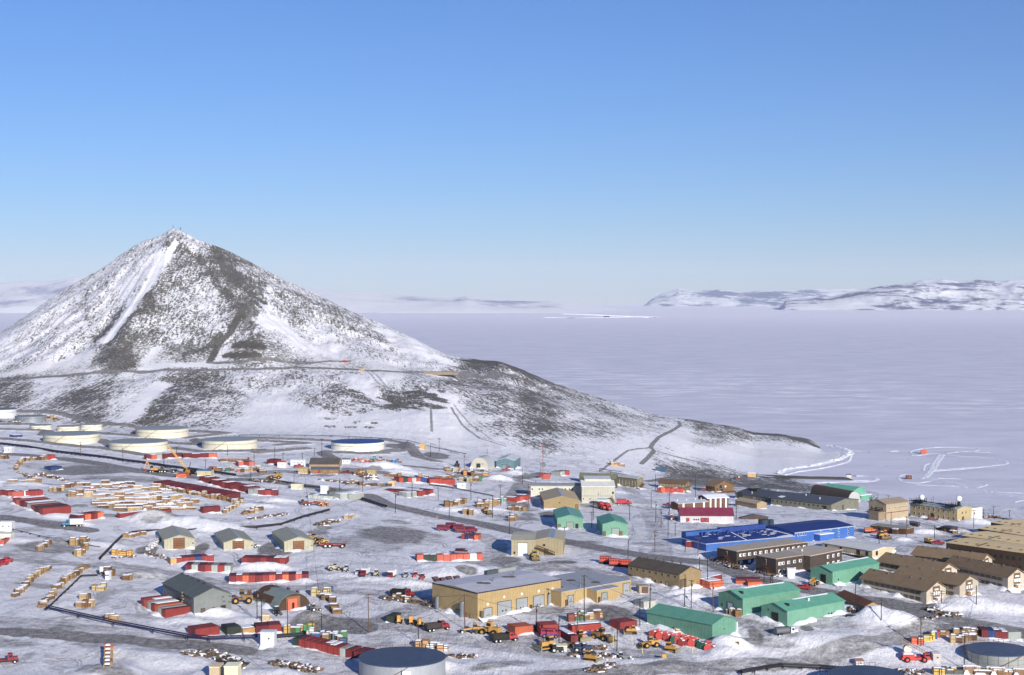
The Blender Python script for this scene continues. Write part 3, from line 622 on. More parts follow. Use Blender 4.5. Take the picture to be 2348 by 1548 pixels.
    def rz(s,x,y):
        """roof height at local x,y"""
        if s.ridge=='C': return s.h+s.rise*(1-abs(y/(s.W/2)-1))
        if s.ridge=='B': return s.h+s.rise*(1-abs(x/(s.L/2)-1))
        if s.ridge=='D': return s.h+s.rise*y/s.W
        return s.h
    def vent(s,fx,fy,r=.35,hh=.8,mat=None,name='roof_vent',cap=True):
        x,y=fx*s.L,fy*s.W; z=s.rz(x,y); m=MB().cyl((x,y,z-.3),(x,y,z+hh),r,n=10)
        if cap: m.cyl((x,y,z+hh),(x,y,z+hh+.12),r*1.8,r*1.2,n=10)
        return s.place(m.build(name,mat or paint((150,152,150),.6,.4,metal=.3),s.root))
    def roofpatch(s,pts,name='snow_patch',mat=None,t=.06):
        """irregular flat patch lying on the roof; pts fractional (x,y)"""
        P=[(a*s.L,b*s.W) for a,b in pts]; v=[];n=len(P)
        for dz in (.23,.23+t):
            v+=[(x,y,s.rz(x,y)+dz+(.08 if s.ridge=='F' else 0)) for x,y in P]
        m=MB(); m.add(v,[tuple(range(n-1,-1,-1)),tuple(range(n,2*n))]+[(i,(i+1)%n,(i+1)%n+n,i+n) for i in range(n)])
        return s.place(m.build(name,mat or snowmat(),s.root))
    def stairs(s,wall,u0,u1,z0,z1,w=1.1,color=(96,62,50)):
        """outside stair running along a wall"""
        L=s.L if wall=='C' else s.W; a,b=u0*L,u1*L; m=MB(); n=10
        for i in range(n):
            c=a+(b-a)*(i+.5)/n; z=z0+(z1-z0)*(i+.5)/n; q=abs(b-a)/n/2+.03
            if wall=='C': m.box(c-q,c+q,-w-.2,-.2,z-.12,z)
            else: m.box(-w-.2,-.2,c-q,c+q,z-.12,z)
        for off in (.2,w+.2):
            for dz in (0,1.0):
                p,q=((a,-off,z0+dz),(b,-off,z1+dz)) if wall=='C' else ((-off,a,z0+dz),(-off,b,z1+dz)); m.cyl(p,q,.09,n=6)
        for k in range(5):
            c=a+(b-a)*k/4; z=z0+(z1-z0)*k/4
            p=(c,-w-.2,-1) if wall=='C' else (-w-.2,c,-1); q=(c,-w-.2,z+1) if wall=='C' else (-w-.2,c,z+1); m.cyl(p,q,.07,n=6)
        e=1.6 if b>a else -1.6
        if wall=='C': m.box(min(b,b+e),max(b,b+e),-w-.2,-.1,z1-.12,z1+.02)
        else: m.box(-w-.2,-.1,min(b,b+e),max(b,b+e),z1-.12,z1+.02)
        return s.place(m.build('staircase',paint(color,.6),s.root))
fr=lambda a,b,n:[a+(b-a)*i/(n-1) for i in range(n)]
TAN=(212,178,112); BEI=(196,180,140); GRN=(122,182,150); GRR=(86,160,132); BRN=(92,78,70); OLV=(128,120,92)
# big tan garage
b=Bld('vehicle_garage',(1095,1424,1360.5),(991,1338),(1286,1329),'C',.7,'C',TAN,(186,182,186),'large tan garage with grey flat roof and a row of big grey roll-up doors','large tan garage',seam=1.1,roofseam=0,over=.12)
GAR=b; rd=(158,164,166)
b.door('C',.118,3.4,3.7,rd,'garage_door',panes=2)
for u,w in ((.31,6),(.52,4.9),(.725,4.8),(.895,4.6)): b.door('C',u,w,5.0,rd,'garage_door',panes=2)
for u,z in ((.118,4.6),(.31,6.1),(.52,6.1),(.725,6.1),(.895,6.1)): b.place(b.wbox(MB(),'C',u,z,.8,.8,.0,.06).build('door_number',paint(WHITE,.8),b.root))
b.door('C',.045,.9,2.1,(110,74,50)); b.door('C',.63,.9,2.1,(110,74,50)); b.door('B',.42,2.2,2.2,(120,130,132))
b.place(MB().box(-.16,L1:=b.L+.16,-.18,-.1,b.h-.12,b.h+.24).build('roof_trim',paint((48,50,72),.6),b.root)); b.place(MB().box(-.2,-.12,-.18,b.W,b.h-.12,b.h+.2).build('roof_trim',paint((48,50,72),.6),b.root))
for v in (.83,.28):
    y=v*b.W; b.place(MB().cyl((-1.1,y,-1),(-1.1,y,5.2),.75,n=16).sphere((-1.1,y,5.2),.75,14,6,.5).build('exhaust_silo',paint((158,164,172),.6,.35,0,metal=.4,corr=.4),b.root)); b.lbox('duct',-1.2,0,y-.25,y+.25,4.6,5.1,paint((90,90,90),.6))
for fx,fy in ((.26,.42),(.30,.36),(.62,.52),(.66,.47)): b.vent(fx,fy,.9,.25,paint((120,116,96),.6),'roof_ventilator')
for fx,fy in ((.40,.40),(.73,.55)): b.vent(fx,fy,.25,1.3,name='exhaust_stack')
b.lbox('parapet',b.L*.62,b.L+.1,b.W-.5,b.W+.1,b.h-1,b.h+1.3,paint((176,180,170),.6,.5,1.0)); b.lbox('rooftop_unit',b.L*.60,b.L*.74,b.W-2.4,b.W-.8,b.h,b.h+1.7,paint((92,104,110),.6,.5,.6))
b.lbox('corner_cabinet',.8,1.7,-.9,-.1,-1,3.2,paint((112,96,66),.6))
# low extension of the garage
e=Bld('annex',(1287,1392,1359),(1290,1330),(1447,1331),'C',.1,'F',TAN,(160,160,162),None,parent=b,seam=1.1,roofseam=0,over=.1,depth=24)
e.door('C',.07,.9,2.1,(110,74,50)); e.door('C',.13,2.6,3.4,rd,'garage_door',panes=2); e.door('C',.93,3.3,4.2,rd,'garage_door',panes=2)
for fx,fy in ((.16,.30),(.5,.55),(.62,.2)): e.vent(fx,fy,1.0,.3,paint((110,106,90),.6),'roof_ventilator')
e.vent(.33,.10,.22,3.2,name='exhaust_stack',cap=False); e.vent(.42,.12,.25,3.0,name='exhaust_stack',cap=False)
e2=Bld('annex',(1368.4,1384.7,1355.9),(1336.6,1350),(1421.3,1346.2),'C',.1,'F',TAN,(160,160,162),None,parent=b,seam=1.1,roofseam=0,over=.1)
e2.door('C',.1,.9,2.1,(110,64,44)); e2.door('C',.32,2.6,3.4,rd,'garage_door',panes=2)
# beige double hall with outside stair
b=Bld('workshop_hall',(1172.5,1274.6,1239.5),(1179.7,1220),(1224,1240.5),'B',.6,'C',BEI,(186,176,144),'beige double hall with a white garage door and a brown outside stair','beige double hall',roofseam=0)
b.door('C',.5,4.0,5.2,(228,230,232),'garage_door'); b.windows('C',(.12,.84),.62,.7,.5); b.windows('C',(.14,),.12,.8,1,(90,80,70))
b.roofpatch([(.55,.1),(.95,.1),(.98,.9),(.7,.9)],'bare_metal_sheet',paint((170,176,190),.6,.3,metal=.3),.02)
c=Bld('annex',(1223,1272.5,1240),(1230,1219.4),(1291.5,1241),'B',1.3,'B',(182,164,122),(172,160,126),None,parent=b,roofseam=0)
c.windows('C',(.36,),.62,.9,.9,(60,60,60)); c.stairs('C',.72,.12,.2,3.0); c.roofpatch([(.52,.02),(.68,.02),(.68,.98),(.52,.98)],'bare_metal_sheet',paint((160,166,190),.6,.3,metal=.3),.02)
c.door('C',.42,1.4,2.4,(120,110,80))
# green sheds, small pair
G=Bld('green_shed',(1277.9,1213,1189),(1269.2,1169.6),(1337,1187),'B',1.5,'B',GRN,GRR,'small green gabled shed, left of the pair by the road','left small green shed',roofseam=.8,seam=1.0)
G.door('C',.49,3,3,(150,160,150),'garage_door'); G.door('C',.76,1,2.2,(40,40,46)); G.roofpatch([(.5,.05),(.6,.03),(.6,.97),(.5,.97)],'ridge_panel',paint((150,160,185),.6,.3,metal=.3),.05)
G.door('C',.08,.9,2,(150,110,60)); LMG=G
G=Bld('green_shed',(1381.6,1229.7,1202.5),(1368.6,1186),(1439.7,1201.6),'B',1.5,'B',GRN,GRR,'small green gabled shed, right of the pair by the road','right small green shed',roofseam=.8,seam=1.0)
G.door('C',.51,3.2,3.4,(150,172,160),'garage_door'); G.door('C',.07,.9,2,(130,92,60)); G.door('C',.73,.9,2,(150,84,60))
# tan hall, cream halls
G=Bld('gabled_hall',(1246.9,1168,1148.8),(1238.2,1128.9),(1327.9,1145),'B',2.2,'B',(186,158,104),(180,156,104),'tall tan gabled hall with a bare metal ridge strip','tall tan gabled hall',roofseam=.9,seam=1.0)
G.windows('C',(.45,),.7,.7,.7,(120,110,90)); G.roofpatch([(.5,.03),(.6,.02),(.58,.97),(.5,.98)],'ridge_panel',paint((176,180,190),.6,.3,metal=.3),.05); G.door('C',.93,1,2.2,(150,110,60))
G=Bld('long_hall',(1216.9,1139.5,1114),(1221,1107),(1334,1114.2),'C',.8,'C',(232,228,205),(150,156,158),'long cream hall with square windows behind the tan gabled hall','long cream hall',roofseam=0,depth=11)
G.windows('C',(.03,.17,.23,.62,.68,.76,.81),.62,1,1,(225,225,215)); G.vent(.1,.5,.2,.8)
G=Bld('stepped_hall',(1334,1153,1116),(1330,1101),(1410,1121.5),'B',1.5,'C',(226,221,198),(235,232,215),'tall cream stepped hall with a pale roof','tall cream stepped hall',roofseam=0,over=.25)
G.windows('C',(.5,),.5,.5,.5,(90,90,80)); G.windows('C',(.05,.25),.18,.7,1.1,(225,225,215)); G.windows('C',(.94,),.55,.9,1.2,(60,60,60)); G.lbox('wall_trim',-.05,G.L,-.12,-.02,G.h*.42,G.h*.42+.15,paint((150,146,130),.6))
G.lbox('loft',2,G.L*.9,G.W*.45,G.W-.3,G.h-.5,G.h+2.1,paint((226,221,198),.62)); G.lbox('loft_roof',1.8,G.L*.92,G.W*.43,G.W-.1,G.h+2.12,G.h+2.35,paint((238,236,226),.7)); G.stairs('C',.99,.9,.0,2.5)
G=Bld('long_hall',(1461,1121,1097.9),(1410.7,1092.4),(1475.6,1093.6),'B',.9,'B',(142,130,98),(178,184,180),'long olive brown hall with thin white posts behind the cream halls','long olive hall',roofseam=0)
G.windows('B',fr(.08,.8,6),.25,.14,3,(225,225,215),pane=False,name='downpipe'); G.windows('B',(.4,),.2,1.4,1.4,(210,210,205)); G.windows('C',(.5,),.7,.6,.6); G.stairs('C',.1,.8,0,2.4)
c=Bld('annex',(1412,1119,1097),(1340,1094),(1416,1094.5),'B',2.2,'B',(110,106,84),(104,104,84),None,parent=G,roofseam=0,depth=22)
G=Bld('two_storey_house',(1570.7,1128.5,1109),(1510.7,1105.8),(1582.5,1105),'B',1.5,'B',(150,120,76),(118,92,66),'brown two-storey house behind a row of red containers','brown two-storey house',roofseam=0,over=.8,seam=.3)
G.windows('B',fr(.08,.92,8),.6,.8,1,WHITE); G.windows('B',fr(.08,.92,8),.12,.8,1,WHITE); G.windows('C',(.3,.7),.6,.7,1); G.lbox('balcony',.4,G.L-.4,-1.2,-.05,2.6,2.8,paint((140,104,60),.6))
G=Bld('chalet',(1639.5,1129.5,1115),(1618,1111.5),(1683,1117.6),'B',3.0,'B',(146,108,64),(142,112,80),'brown timber chalet with a steep gable and tall gable window','brown timber chalet',roofseam=0,over=1.0,seam=.3)
G.windows('C',(.3,),.5,2.2,2.6,(120,90,60)); G.windows('C',(.55,),.7,1,1,(235,235,235),pane=False,name='dish'); G.door('C',.35,1,2,(60,50,40)); G.lbox('balcony',1,G.L*.5,-1.6,-.05,2.2,2.4,paint((150,140,120),.6)); G.lbox('deck',0,G.L,-2.2,-.1,-.6,.2,paint((110,84,60),.6))
# brown and white building, maroon and white building
G=Bld('striped_hall',(1555,1172,1155.6),(1538,1148),(1623,1150.5),'C',.8,'C',(134,88,66),(176,182,190),'low brown wing with white pilasters and tall white-roofed hall','brown and white hall',roofseam=0,seam=0)
for u in (.17,.52,.86): G.place(G.wbox(MB(),'C',u,-1,1.0,G.h+1,-.02,.25).build('pilaster',paint(WHITE,.8),G.root))
for u in (.1,.4,.7,.9): G.vent(u,.5,.2,.9,paint(WHITE,.8))
c=Bld('annex',(1622,1170,1143),(1601,1138),(1670.2,1140.7),'C',1.0,'C',(134,88,66),(238,238,240),None,parent=G,roofseam=0,seam=0,over=.5)
for u in (.14,.38,.62,.88): c.place(c.wbox(MB(),'C',u,-1,.9,c.h+1,-.02,.25).build('pilaster',paint(WHITE,.8),c.root))
c.windows('C',(.2,.7,.93),.3,.5,1.2,(60,50,50))
G=Bld('store_hall',(1560,1197,1182.3),(1556,1172),(1682,1182.8),'C',2.9,'C',(234,232,232),(136,40,70),'white hall with a maroon metal roof and red doors','maroon roofed hall',roofseam=.7,seam=0,depth=12)
G.door('C',.14,1.2,1.8,(190,40,60)); G.door('C',.42,1.6,1.9,(190,40,60)); G.door('C',.5,1.6,1.9,(190,40,60)); G.windows('C',(.26,.30,.34),.25,.7,.8,(120,130,150)); G.lbox('trim',-.1,G.L+.1,-.14,-.02,G.h-.25,G.h,paint((136,40,70),.6)); G.lbox('porch',G.L*.02,G.L*.35,-1.6,-.05,-.8,-.1,paint((120,60,60),.6))
# dark grey pair and tan low house
G=Bld('grey_hall',(1764.5,1153,1142),(1686,1131.4),(1825.6,1121.7),'B',2.2,'B',(132,130,108),(80,82,86),'wide dark grey roofed hall with dark rooftop units','wide dark-roofed hall',roofseam=0,over=.4)
G.windows('B',(.1,.2,.3),.3,.7,1,(90,90,80)); G.door('B',.44,2.6,3,(150,148,130),'garage_door'); G.door('B',.86,3.4,3.6,(80,78,70),'garage_door')
for fx,fy in ((.30,.75),(.36,.62),(.30,.60)): G.lbox('rooftop_unit',fx*G.L,fx*G.L+2.6,fy*G.W,fy*G.W+2.6,G.rz(fx*G.L,0)-.4,G.rz(fx*G.L,0)+1.5,paint((50,54,58),.6))
G.vent(.12,.6,.2,1.2,paint(WHITE,.8));G.vent(.7,.3,.2,1.2,paint(WHITE,.8)); G.roofpatch([(.0,.0),(.8,.0),(.8,.035),(.0,.02)])
G=Bld('grey_hall',(1906,1172,1156.8),(1768.4,1142),(1968.8,1147.8),'B',1.8,'B',(138,136,116),(82,84,88),'long low olive grey hall with a row of small windows','long low olive-grey hall',roofseam=0,over=.5)
G.windows('B',fr(.14,.97,12),.45,.9,1,(90,88,78)); G.windows('C',(.22,.46,.66),.45,.8,.9,(190,188,170)); G.door('B',.1,1.6,2.3,(60,58,50)); G.door('C',.42,.9,2,(80,78,70)); G.vent(.25,.3,.2,1.2,paint(WHITE,.8)); G.vent(.4,.6,.2,1,paint(WHITE,.8)); G.roofpatch([(.08,.86),(.2,.85),(.22,.93),(.1,.94)])
G=Bld('low_house',(1735.5,1167,1156),(1686,1147),(1757.8,1153),'B',1.2,'B',(190,160,120),(178,152,118),'low tan house with a plain gable in front of dark-roofed hall','low tan house',roofseam=0,over=.2)
G.windows('C',(.4,.75),.5,.5,.5,(230,230,225))
G=Bld('low_shed',(1756,1189,1184),(1697,1186),(1762,1182),'B',1.4,'C',(96,74,62),(64,78,86),'low shed with a dark slate roof behind the blue building','dark slate-roofed shed',roofseam=0,depth=14)
G=Bld('quonset_hut',(1945,1151,1128),(1858,1112),(1973,1148),'B',0,'Q',(206,204,200),(112,92,76),'long brown quonset hut with a snowy end wall by the far shore','brown quonset hut',roofseam=0,seam=0,roofmat=paint((116,96,80),.6,.7,0,None,.5,corr=1.2))
G=Bld('far_green_hall',(1957,1145,1125.5),(1885.6,1117),(1985.3,1124.8),'B',1.8,'B',(104,186,150),(100,186,150),'pale green gabled hall nearest the sea ice','far green hall',roofseam=.9,seam=1)
G.lbox('porch',G.L*.2,G.L*.95,-4,-.05,-1.2,2.4,paint((104,186,150),.62)); G.lbox('snow_patch',G.L*.1,G.L*1.0,-4.3,-.1,2.42,2.7,snowmat())
# blue building
BL=(40,108,196);BR=(22,60,150)
b=Bld('blue_building',(1821.7,1246,1222.5),(1740.3,1186.6),(1958,1206.3),'C',1.2,'C',BL,BR,'sprawling bright blue building with blue metal roofs dusted with snow','blue building',roofseam=.7,seam=.6,over=.35,rk=.42,wk=.8)
b.lbox('roof_trim',-.4,b.L+.4,-.5,-.38,b.h-.12,b.h+.26,paint((180,200,230),.6))
b.windows('C',(.06,.10,.14,.18),.66,.9,1.5,(215,225,240)); b.windows('C',(.44,.60,.74,.90),.60,.9,1.4,(190,215,240)); b.windows('C',(.60,.90,.74),.15,.9,1.2,(190,215,240))
b.lbox('entrance_hut',b.L*.32,b.L*.55,-3.6,-.1,-1,3.0,paint(BL,.8)); b.lbox('snow_patch',b.L*.315,b.L*.555,-3.7,-.05,3.02,3.3,snowmat())
c=Bld('annex',(1619.2,1265,1247.7),(1564,1223.5),(1821.7,1229.3),'C',.8,'D',BL,BR,None,parent=b,roofseam=.7,seam=.6,wk=.8,rk=.42)
c.lbox('roof_trim',-.4,c.L,-.5,-.38,c.h-.1,c.h+.26,paint((190,205,230),.6)); c.lbox('roof_trim',-.52,-.4,-.5,c.W,c.h-.1,c.h+.3,paint((190,205,230),.8))
c.roofpatch([(.44,.02),(.455,.0),(.54,.9),(.525,.92)]); c.roofpatch([(.8,.02),(.99,.02),(.99,.12),(.9,.10)]); 
random.seed(5)
for k in range(34):
    u,v=random.uniform(.5,.95),random.uniform(.25,.85)
    if k>26: u,v=random.uniform(.15,.5),random.uniform(.3,.9)
    a,bb=random.uniform(.012,.04),random.uniform(.012,.04); c.roofpatch([(u+a*math.cos(t)*random.uniform(.5,1.2),v+bb*math.sin(t)*random.uniform(.5,1.2)) for t in (0,.8,1.6,2.4,3.2,4,4.8,5.6)])
c.roofpatch([(.975,.1),(1.0,.05),(1.0,.98),(.955,.98)])
c.lbox('duct_housing',c.L*.02,c.L*.42,c.W-1.5,c.W+1.8,c.h-1,c.h+2.6,paint(BL,.7,.5,.6)); c.lbox('duct_housing',c.L*.42,c.L*.95,c.W-.6,c.W+1.8,c.h,c.h+3,paint((24,70,160),.7,.5,.6))
for fx,fy in ((.18,.85),(.22,.85),(.30,.8),(.34,.78),(.46,.8),(.60,.72),(.62,.5),(.68,.62),(.74,.5),(.76,.7),(.55,.6)): c.vent(fx,fy,.45,1.5,paint((20,64,150),.75),'roof_vent')
c.lbox('duct',c.L*.3,c.L*.5,c.W*.82,c.W*.84,c.h+1.6,c.h+2.1,paint((20,64,150),.75)); c.lbox('duct',c.L*.6,c.L*.75,c.W*.58,c.W*.6,c.h+1.2,c.h+1.7,paint((20,64,150),.75))
b.place(MB().cyl((b.L*.1,b.W+1,b.h-3),(b.L*.1,b.W+1,b.h+2.8),2.3,n=14).cyl((b.L*.22,b.W+1,b.h-2),(b.L*.22,b.W+1,b.h+2.4),1.4,n=14).build('rooftop_tank',paint((44,72,92),.6),b.root))
# dark brown dorms
b=Bld('brown_dormitory',(1689,1299,1265),(1644.4,1258.3),(1851.7,1243.8),'C',0,'F',BRN,(184,164,136),'dark brown two-storey flat-roofed dormitory nearest the blue building','left brown flat-roofed dormitory',roofseam=0,seam=.5,over=.2)
b.windows('C',[.055,.105]+fr(.175,.95,11),.62,1.5,1.2,pane=False); b.windows('C',[.06]+fr(.175,.95,11),.15,1.5,1.2,pane=False)
def panes(b,wall,us,v):
    for u in us: b.place(b.wbox(MB(),wall,u,v*b.h+.2,.55,.8,.06,.1).build('pane',glass(),b.root))
panes(b,'C',[.062,.112]+[q+.006 for q in fr(.175,.95,11)],.62); b.stairs('B',.05,.5,-.5,3.4,color=(104,66,52)); b.windows('B',(.5,),.5,.6,2.4,(200,192,180)); b.windows('B',(.5,),.05,.6,2.2,(200,192,180)); b.vent(.3,.5,.3,.3)
b=Bld('brown_dormitory',(1779,1320,1282.6),(1733.5,1275.8),(1846,1272.9),'C',0,'F',BRN,(184,164,136),'dark brown two-storey flat-roofed dormitory with a stepped front and outside stair','stepped brown flat-roofed dormitory',roofseam=0,seam=.5,over=.2)
b.windows('C',(.13,.24,.43,.63,.83),.6,1.5,1.2,pane=False); b.windows('C',(.13,.24,.43,.63),.14,1.5,1.2,pane=False); panes(b,'C',(.14,.25,.44,.64,.84),.6); panes(b,'C',(.14,.25,.44,.64),.14); b.stairs('B',.5,.05,3.2,-.5,color=(110,62,50)); b.windows('B',(.5,),.52,.6,2.4,(200,192,180)); b.windows('B',(.5,),.05,.6,2.2,(200,192,180))
c=Bld('annex',(1857.6,1312,1275.8),(1846,1272.9),(1931,1261.2),'C',0,'F',BRN,(184,164,136),None,parent=b,roofseam=0,seam=.5,over=.2,depth=14)
c.windows('C',(.55,.72,.88),.64,1.4,1.3,pane=False); c.windows('C',(.55,.72,.88),.18,1.4,1.3,pane=False); panes(c,'C',(.56,.73,.89),.64); panes(c,'C',(.56,.73,.89),.18); c.vent(.3,.6,.3,.9,paint(WHITE,.8))
# cream long building on stilts
b=Bld('stilted_building',(1999.8,1283,1264),(1885.7,1244.8),(2052,1255.4),'B',.9,'B',(226,205,160),(206,204,196),'long cream building with a pale roof and dark walkway on stilts','long cream stilted building',roofseam=0,over=.3)
b.windows('B',(.1,.28,.62,.92),.35,1.3,1.8,(60,56,50)); b.windows('B',(.25,),.3,.8,2,(120,60,40)); b.windows('C',(.2,),.4,1.3,1.8,(60,60,60))
b.lbox('walkway',-2.6,-.1,0,b.W,.6,.8,paint((70,60,44),.5)); m=MB()
for k in range(24): m.cyl((-2.5,b.W*k/23,-3),(-2.5,b.W*k/23,1.8),.08,n=5); m.cyl((-2.5,b.W*k/23,.7),(-1.2,b.W*k/23,-3),.08,n=5)
m.cyl((-2.5,0,1.8),(-2.5,b.W,1.8),.06,n=5); b.place(m.build('walkway_frame',paint((84,66,40),.5),b.root)); b.lbox('snow_patch',b.L*.85,b.L+.3,-.4,.3,-.2,2.5,snowmat())
# beige house with stair tower, building with radomes
b=Bld('beige_building',(2031.8,1194,1156.6),(1992,1151),(2083,1150.7),'C',1.8,'C',(214,190,150),(168,148,120),'beige three-storey building with a wine-red band and a steel stair tower','beige banded building',roofseam=0,over=.3)
b.windows('C',fr(.42,.88,5)+[.14],.68,.7,.9,(235,225,210)); b.lbox('band',.1,b.L+.04,-.1,-.01,b.h*.45,b.h*.45+.3,paint((140,50,60),.6)); b.windows('B',(.2,.55,.8),.6,.9,1.6,(200,180,150))
b.stairs('B',.1,.9,-1,3.4,2.2,(86,52,44)); b.stairs('B',.9,.3,3.4,5.4,2.2,(86,52,44)); b.lbox('lower_wing',-5,0,.5,b.W*.6,-2,b.h*.55,paint((176,152,118),.62)); b.lbox('deck',-8,b.L*.7,-2.6,-.1,-1.4,-.9,paint((70,46,40),.6)); m=MB()
for k in range(10): m.cyl((b.L*.15*random.random()-1,b.W*.8+random.uniform(-1,3),b.h),(b.L*.3*random.random()-1,b.W*.8+random.uniform(-1,3),b.h+random.uniform(1,3)),.12,n=5)
b.place(m.build('antenna_rack',paint((60,44,44),.6),b.root))
b=Bld('radome_building',(2194.6,1197,1169),(2087,1154.6),(2228,1163),'B',1.2,'B',(218,192,130),(170,178,178),'long yellow-beige building with two white radomes on its roof','radome building',roofseam=0,over=.3)
b.windows('B',fr(.06,.90,9),.60,.7,2.0,(225,222,215)); b.windows('B',fr(.06,.90,9),.08,.7,2.0,(225,222,215)); b.windows('C',(.35,.6),.6,.7,1.2,(120,120,120)); b.door('C',.4,1.2,2.2,(120,100,80)); b.door('B',.52,1.4,2.6,(90,50,40))
b.lbox('white_wing',b.L,b.L+10,1,9,-3,b.h*.92,paint((232,230,215),.7)); m=MB(); dk=paint((46,40,38),.5)
for y0,y1 in ((.05,.24),(.78,1.0)):
    m.box(-.5,5,b.W*y0,b.W*y1,b.h+1.4,b.h+1.7)
    for k in range(6):
        for x in (-.4,4.9): m.cyl((x,b.W*(y0+(y1-y0)*k/5),b.h-.5),(x,b.W*(y0+(y1-y0)*k/5),b.h+2.8),.12,n=5)
m.box(0,.4,b.W*.2,b.W*.8,b.h+.9,b.h+1.1);m.box(3.5,3.9,b.W*.2,b.W*.8,b.h+1.3,b.h+1.5)
for k in range(16): x=random.uniform(0,6);y=b.W*random.uniform(.02,.98);m.cyl((x,y,b.h),(x,y,b.h+random.uniform(1.5,4.5)),.09,n=5)
b.place(m.build('antenna_platform',dk,b.root))
for py,px in ((1140.3,2113.5),(1143.5,2198.8)):
    Yr=b.org[1]+(b.W*.82*math.cos(b.th) if px<2150 else b.W*.06); X,Y,Z=at_d(px,py,Yr); o=empty('radome',(X,Y,Z-1.45),0,label=('round white radome on left end of the building roof' if px<2150 else 'round white radome on right end of the building roof'),category='radome',group='white radomes on the roof')
    MB().sphere((0,0,1.45),1.42,24,14).build('dome',paint((244,244,244),.85,.4,wear=.03),o,smooth=True); MB().cyl((0,0,-1.6),(0,0,.3),.7,n=12).build('pedestal',dk,o)
b=Bld('long_brown_shed',(2079.3,1228,1213.7),(1995,1205),(2095.7,1211.8),'B',0,'F',(118,78,60),(158,148,124),'long low brown shed with a flat tan roof beside parked tracked vehicles','long low brown shed',roofseam=0,over=.1,seam=.8)
b.lbox('porch',-2,0,b.W*.22,b.W*.34,-1,2.6,paint((110,74,58),.6)); b.lbox('snow_patch',-2.1,.05,b.W*.215,b.W*.345,2.62,2.85,snowmat()); b.windows('B',(.5,.6,.8),.5,.5,.5,(200,190,170))
o=Bld('utility_shed',(2105,1209,1200),(2086,1197),(2110,1199),'B',.4,'B',(116,80,62),(86,110,140),'small brown shed with a blue-grey roof behind the long brown shed',None,roofseam=0)
o=Bld('utility_shed',(2180,1222,1211),(2159,1208),(2196,1211),'B',.2,'B',(84,62,52),(80,70,66),'dark brown shed half buried in a snowdrift by the radome building',None,roofseam=0)
# brown stepped warehouse at right edge
for k,(A,Bp,WD) in enumerate((((2440,1330,1281),(2169.4,1244.7),18.3),((2440,1290,1261.5),(2206,1228.3),18.3),((2440,1272,1243),(2243,1212.5),18),((2440,1250,1225.5),(2272,1198.5),18))):
    r=dict(roofseam=.55,over=.15,seam=.5)
    cx=A[0]+60
    if k==0: b=Bld('brown_warehouse',A,Bp,(cx,A[2]-6),'B',.5,'B',(98,76,56),(244,208,136),'huge brown warehouse of four stepped tan-roofed bays at the right edge','huge brown warehouse',width=WD,**r); bb=b
    else: bb=Bld('bay',A,Bp,(cx,A[2]-6),'B',.5,'B',(98,76,56),(244,208,136),None,parent=b,width=WD,**r)
    for q in fr(.2,.95,9): bb.vent(.2,q,.45,.35,paint((150,146,130),.6),'roof_ventilator')
    if k==0: bb.windows('B',fr(.1,.98,18),.62,1.0,1.3,(50,44,40),pane=False); bb.windows('B',fr(.1,.98,18),.2,1.0,1.3,(50,44,40),pane=False)
    bb.roofpatch([(.02,.72),(.45,.72),(.45,.74),(.02,.745)],'rust_streak',paint((160,112,56),.6),.02)
# pinkish dorms with brown roofs
DW=(212,194,170);DR=(146,120,86)
def dorm(A,B,C,lab,lm,n=10,z0=None,full=True,grd=True):
    b=Bld('dormitory',A,B,C,'B',2.6,'B',DW,DR,lab,lm,roofseam=0,seam=0,over=.75,wk=.68,roofmat=paint(DR,.85,.8,.5,'x',.4),group='two-storey dormitories with brown roofs')
    for v in (.60,.17):
        b.windows('B',fr(.12,.93,n),v,b.W*.81/(n-1)*.93,1.25,(112,92,68),pane=False); 
        for q in fr(.12,.93,n): b.place(b.wbox(MB(),'B',q-.03,v*b.h,.1,1.3,.05,.12).build('shutter',paint((190,184,172),.7),b.root))
    if full:
        b.lbox('gable_panel',b.L*.32,b.L*.68,-.14,-.02,-.5,b.h+1.0,paint((132,108,80),.6)); 
        for u in (.38,.5,.62): b.place(b.wbox(MB(),'C',u,b.h*.58,.8,1.2,.13,.2).build('window',paint(WHITE,.8),b.root))
        b.place(b.wbox(MB(),'C',.5,b.h*.92,2.0,.5,.13,.2).build('name_board',paint(WHITE,.8),b.root)); b.place(b.wbox(MB(),'C',.5,-.2,1.1,2.2,.13,.2).build('door',paint((170,110,40),.7),b.root)); b.place(b.wbox(MB(),'C',.52,b.h*.42,3.6,.2,.05,1.6).build('canopy',snowmat(),b.root)); b.place(b.wbox(MB(),'C',.62,.6,.8,1.2,.13,.2).build('window',paint(WHITE,.8),b.root))
    for fx,fy in ((.42,.9),(.4,.7),(.5,.55),(.42,.35),(.47,.2)): b.vent(fx,fy,.2,.5)
    b.lbox('crawl_space',.15,b.L-.15,-.0+.12,b.W-.1,-2,-.05,paint((60,52,46),.5))
    return b
dorm((2246.6,1318,1290),(2092.5,1270.2),(2275,1287.5),'brown-roofed dormitory farthest back, against the brown warehouse','rearmost dormitory')
dorm((2152,1341,1311.6),(2013.6,1285.6),(2194.6,1302),'brown-roofed dormitory behind the green two-storey shed','dormitory behind green shed')
dorm((2311,1356,1322),(2169.6,1291.4),(2352,1314.5),'brown-roofed dormitory at right edge of picture','rightmost dormitory')
dorm((2200.4,1373,1340.5),(2051,1316),(2242.7,1333.8),'brown-roofed dormitory second from the front','middle dormitory')
dorm((2124.3,1386,1354),(1976,1324),(2168.6,1344.3),'brown-roofed dormitory nearest the camera beside the road junction','nearest dormitory')
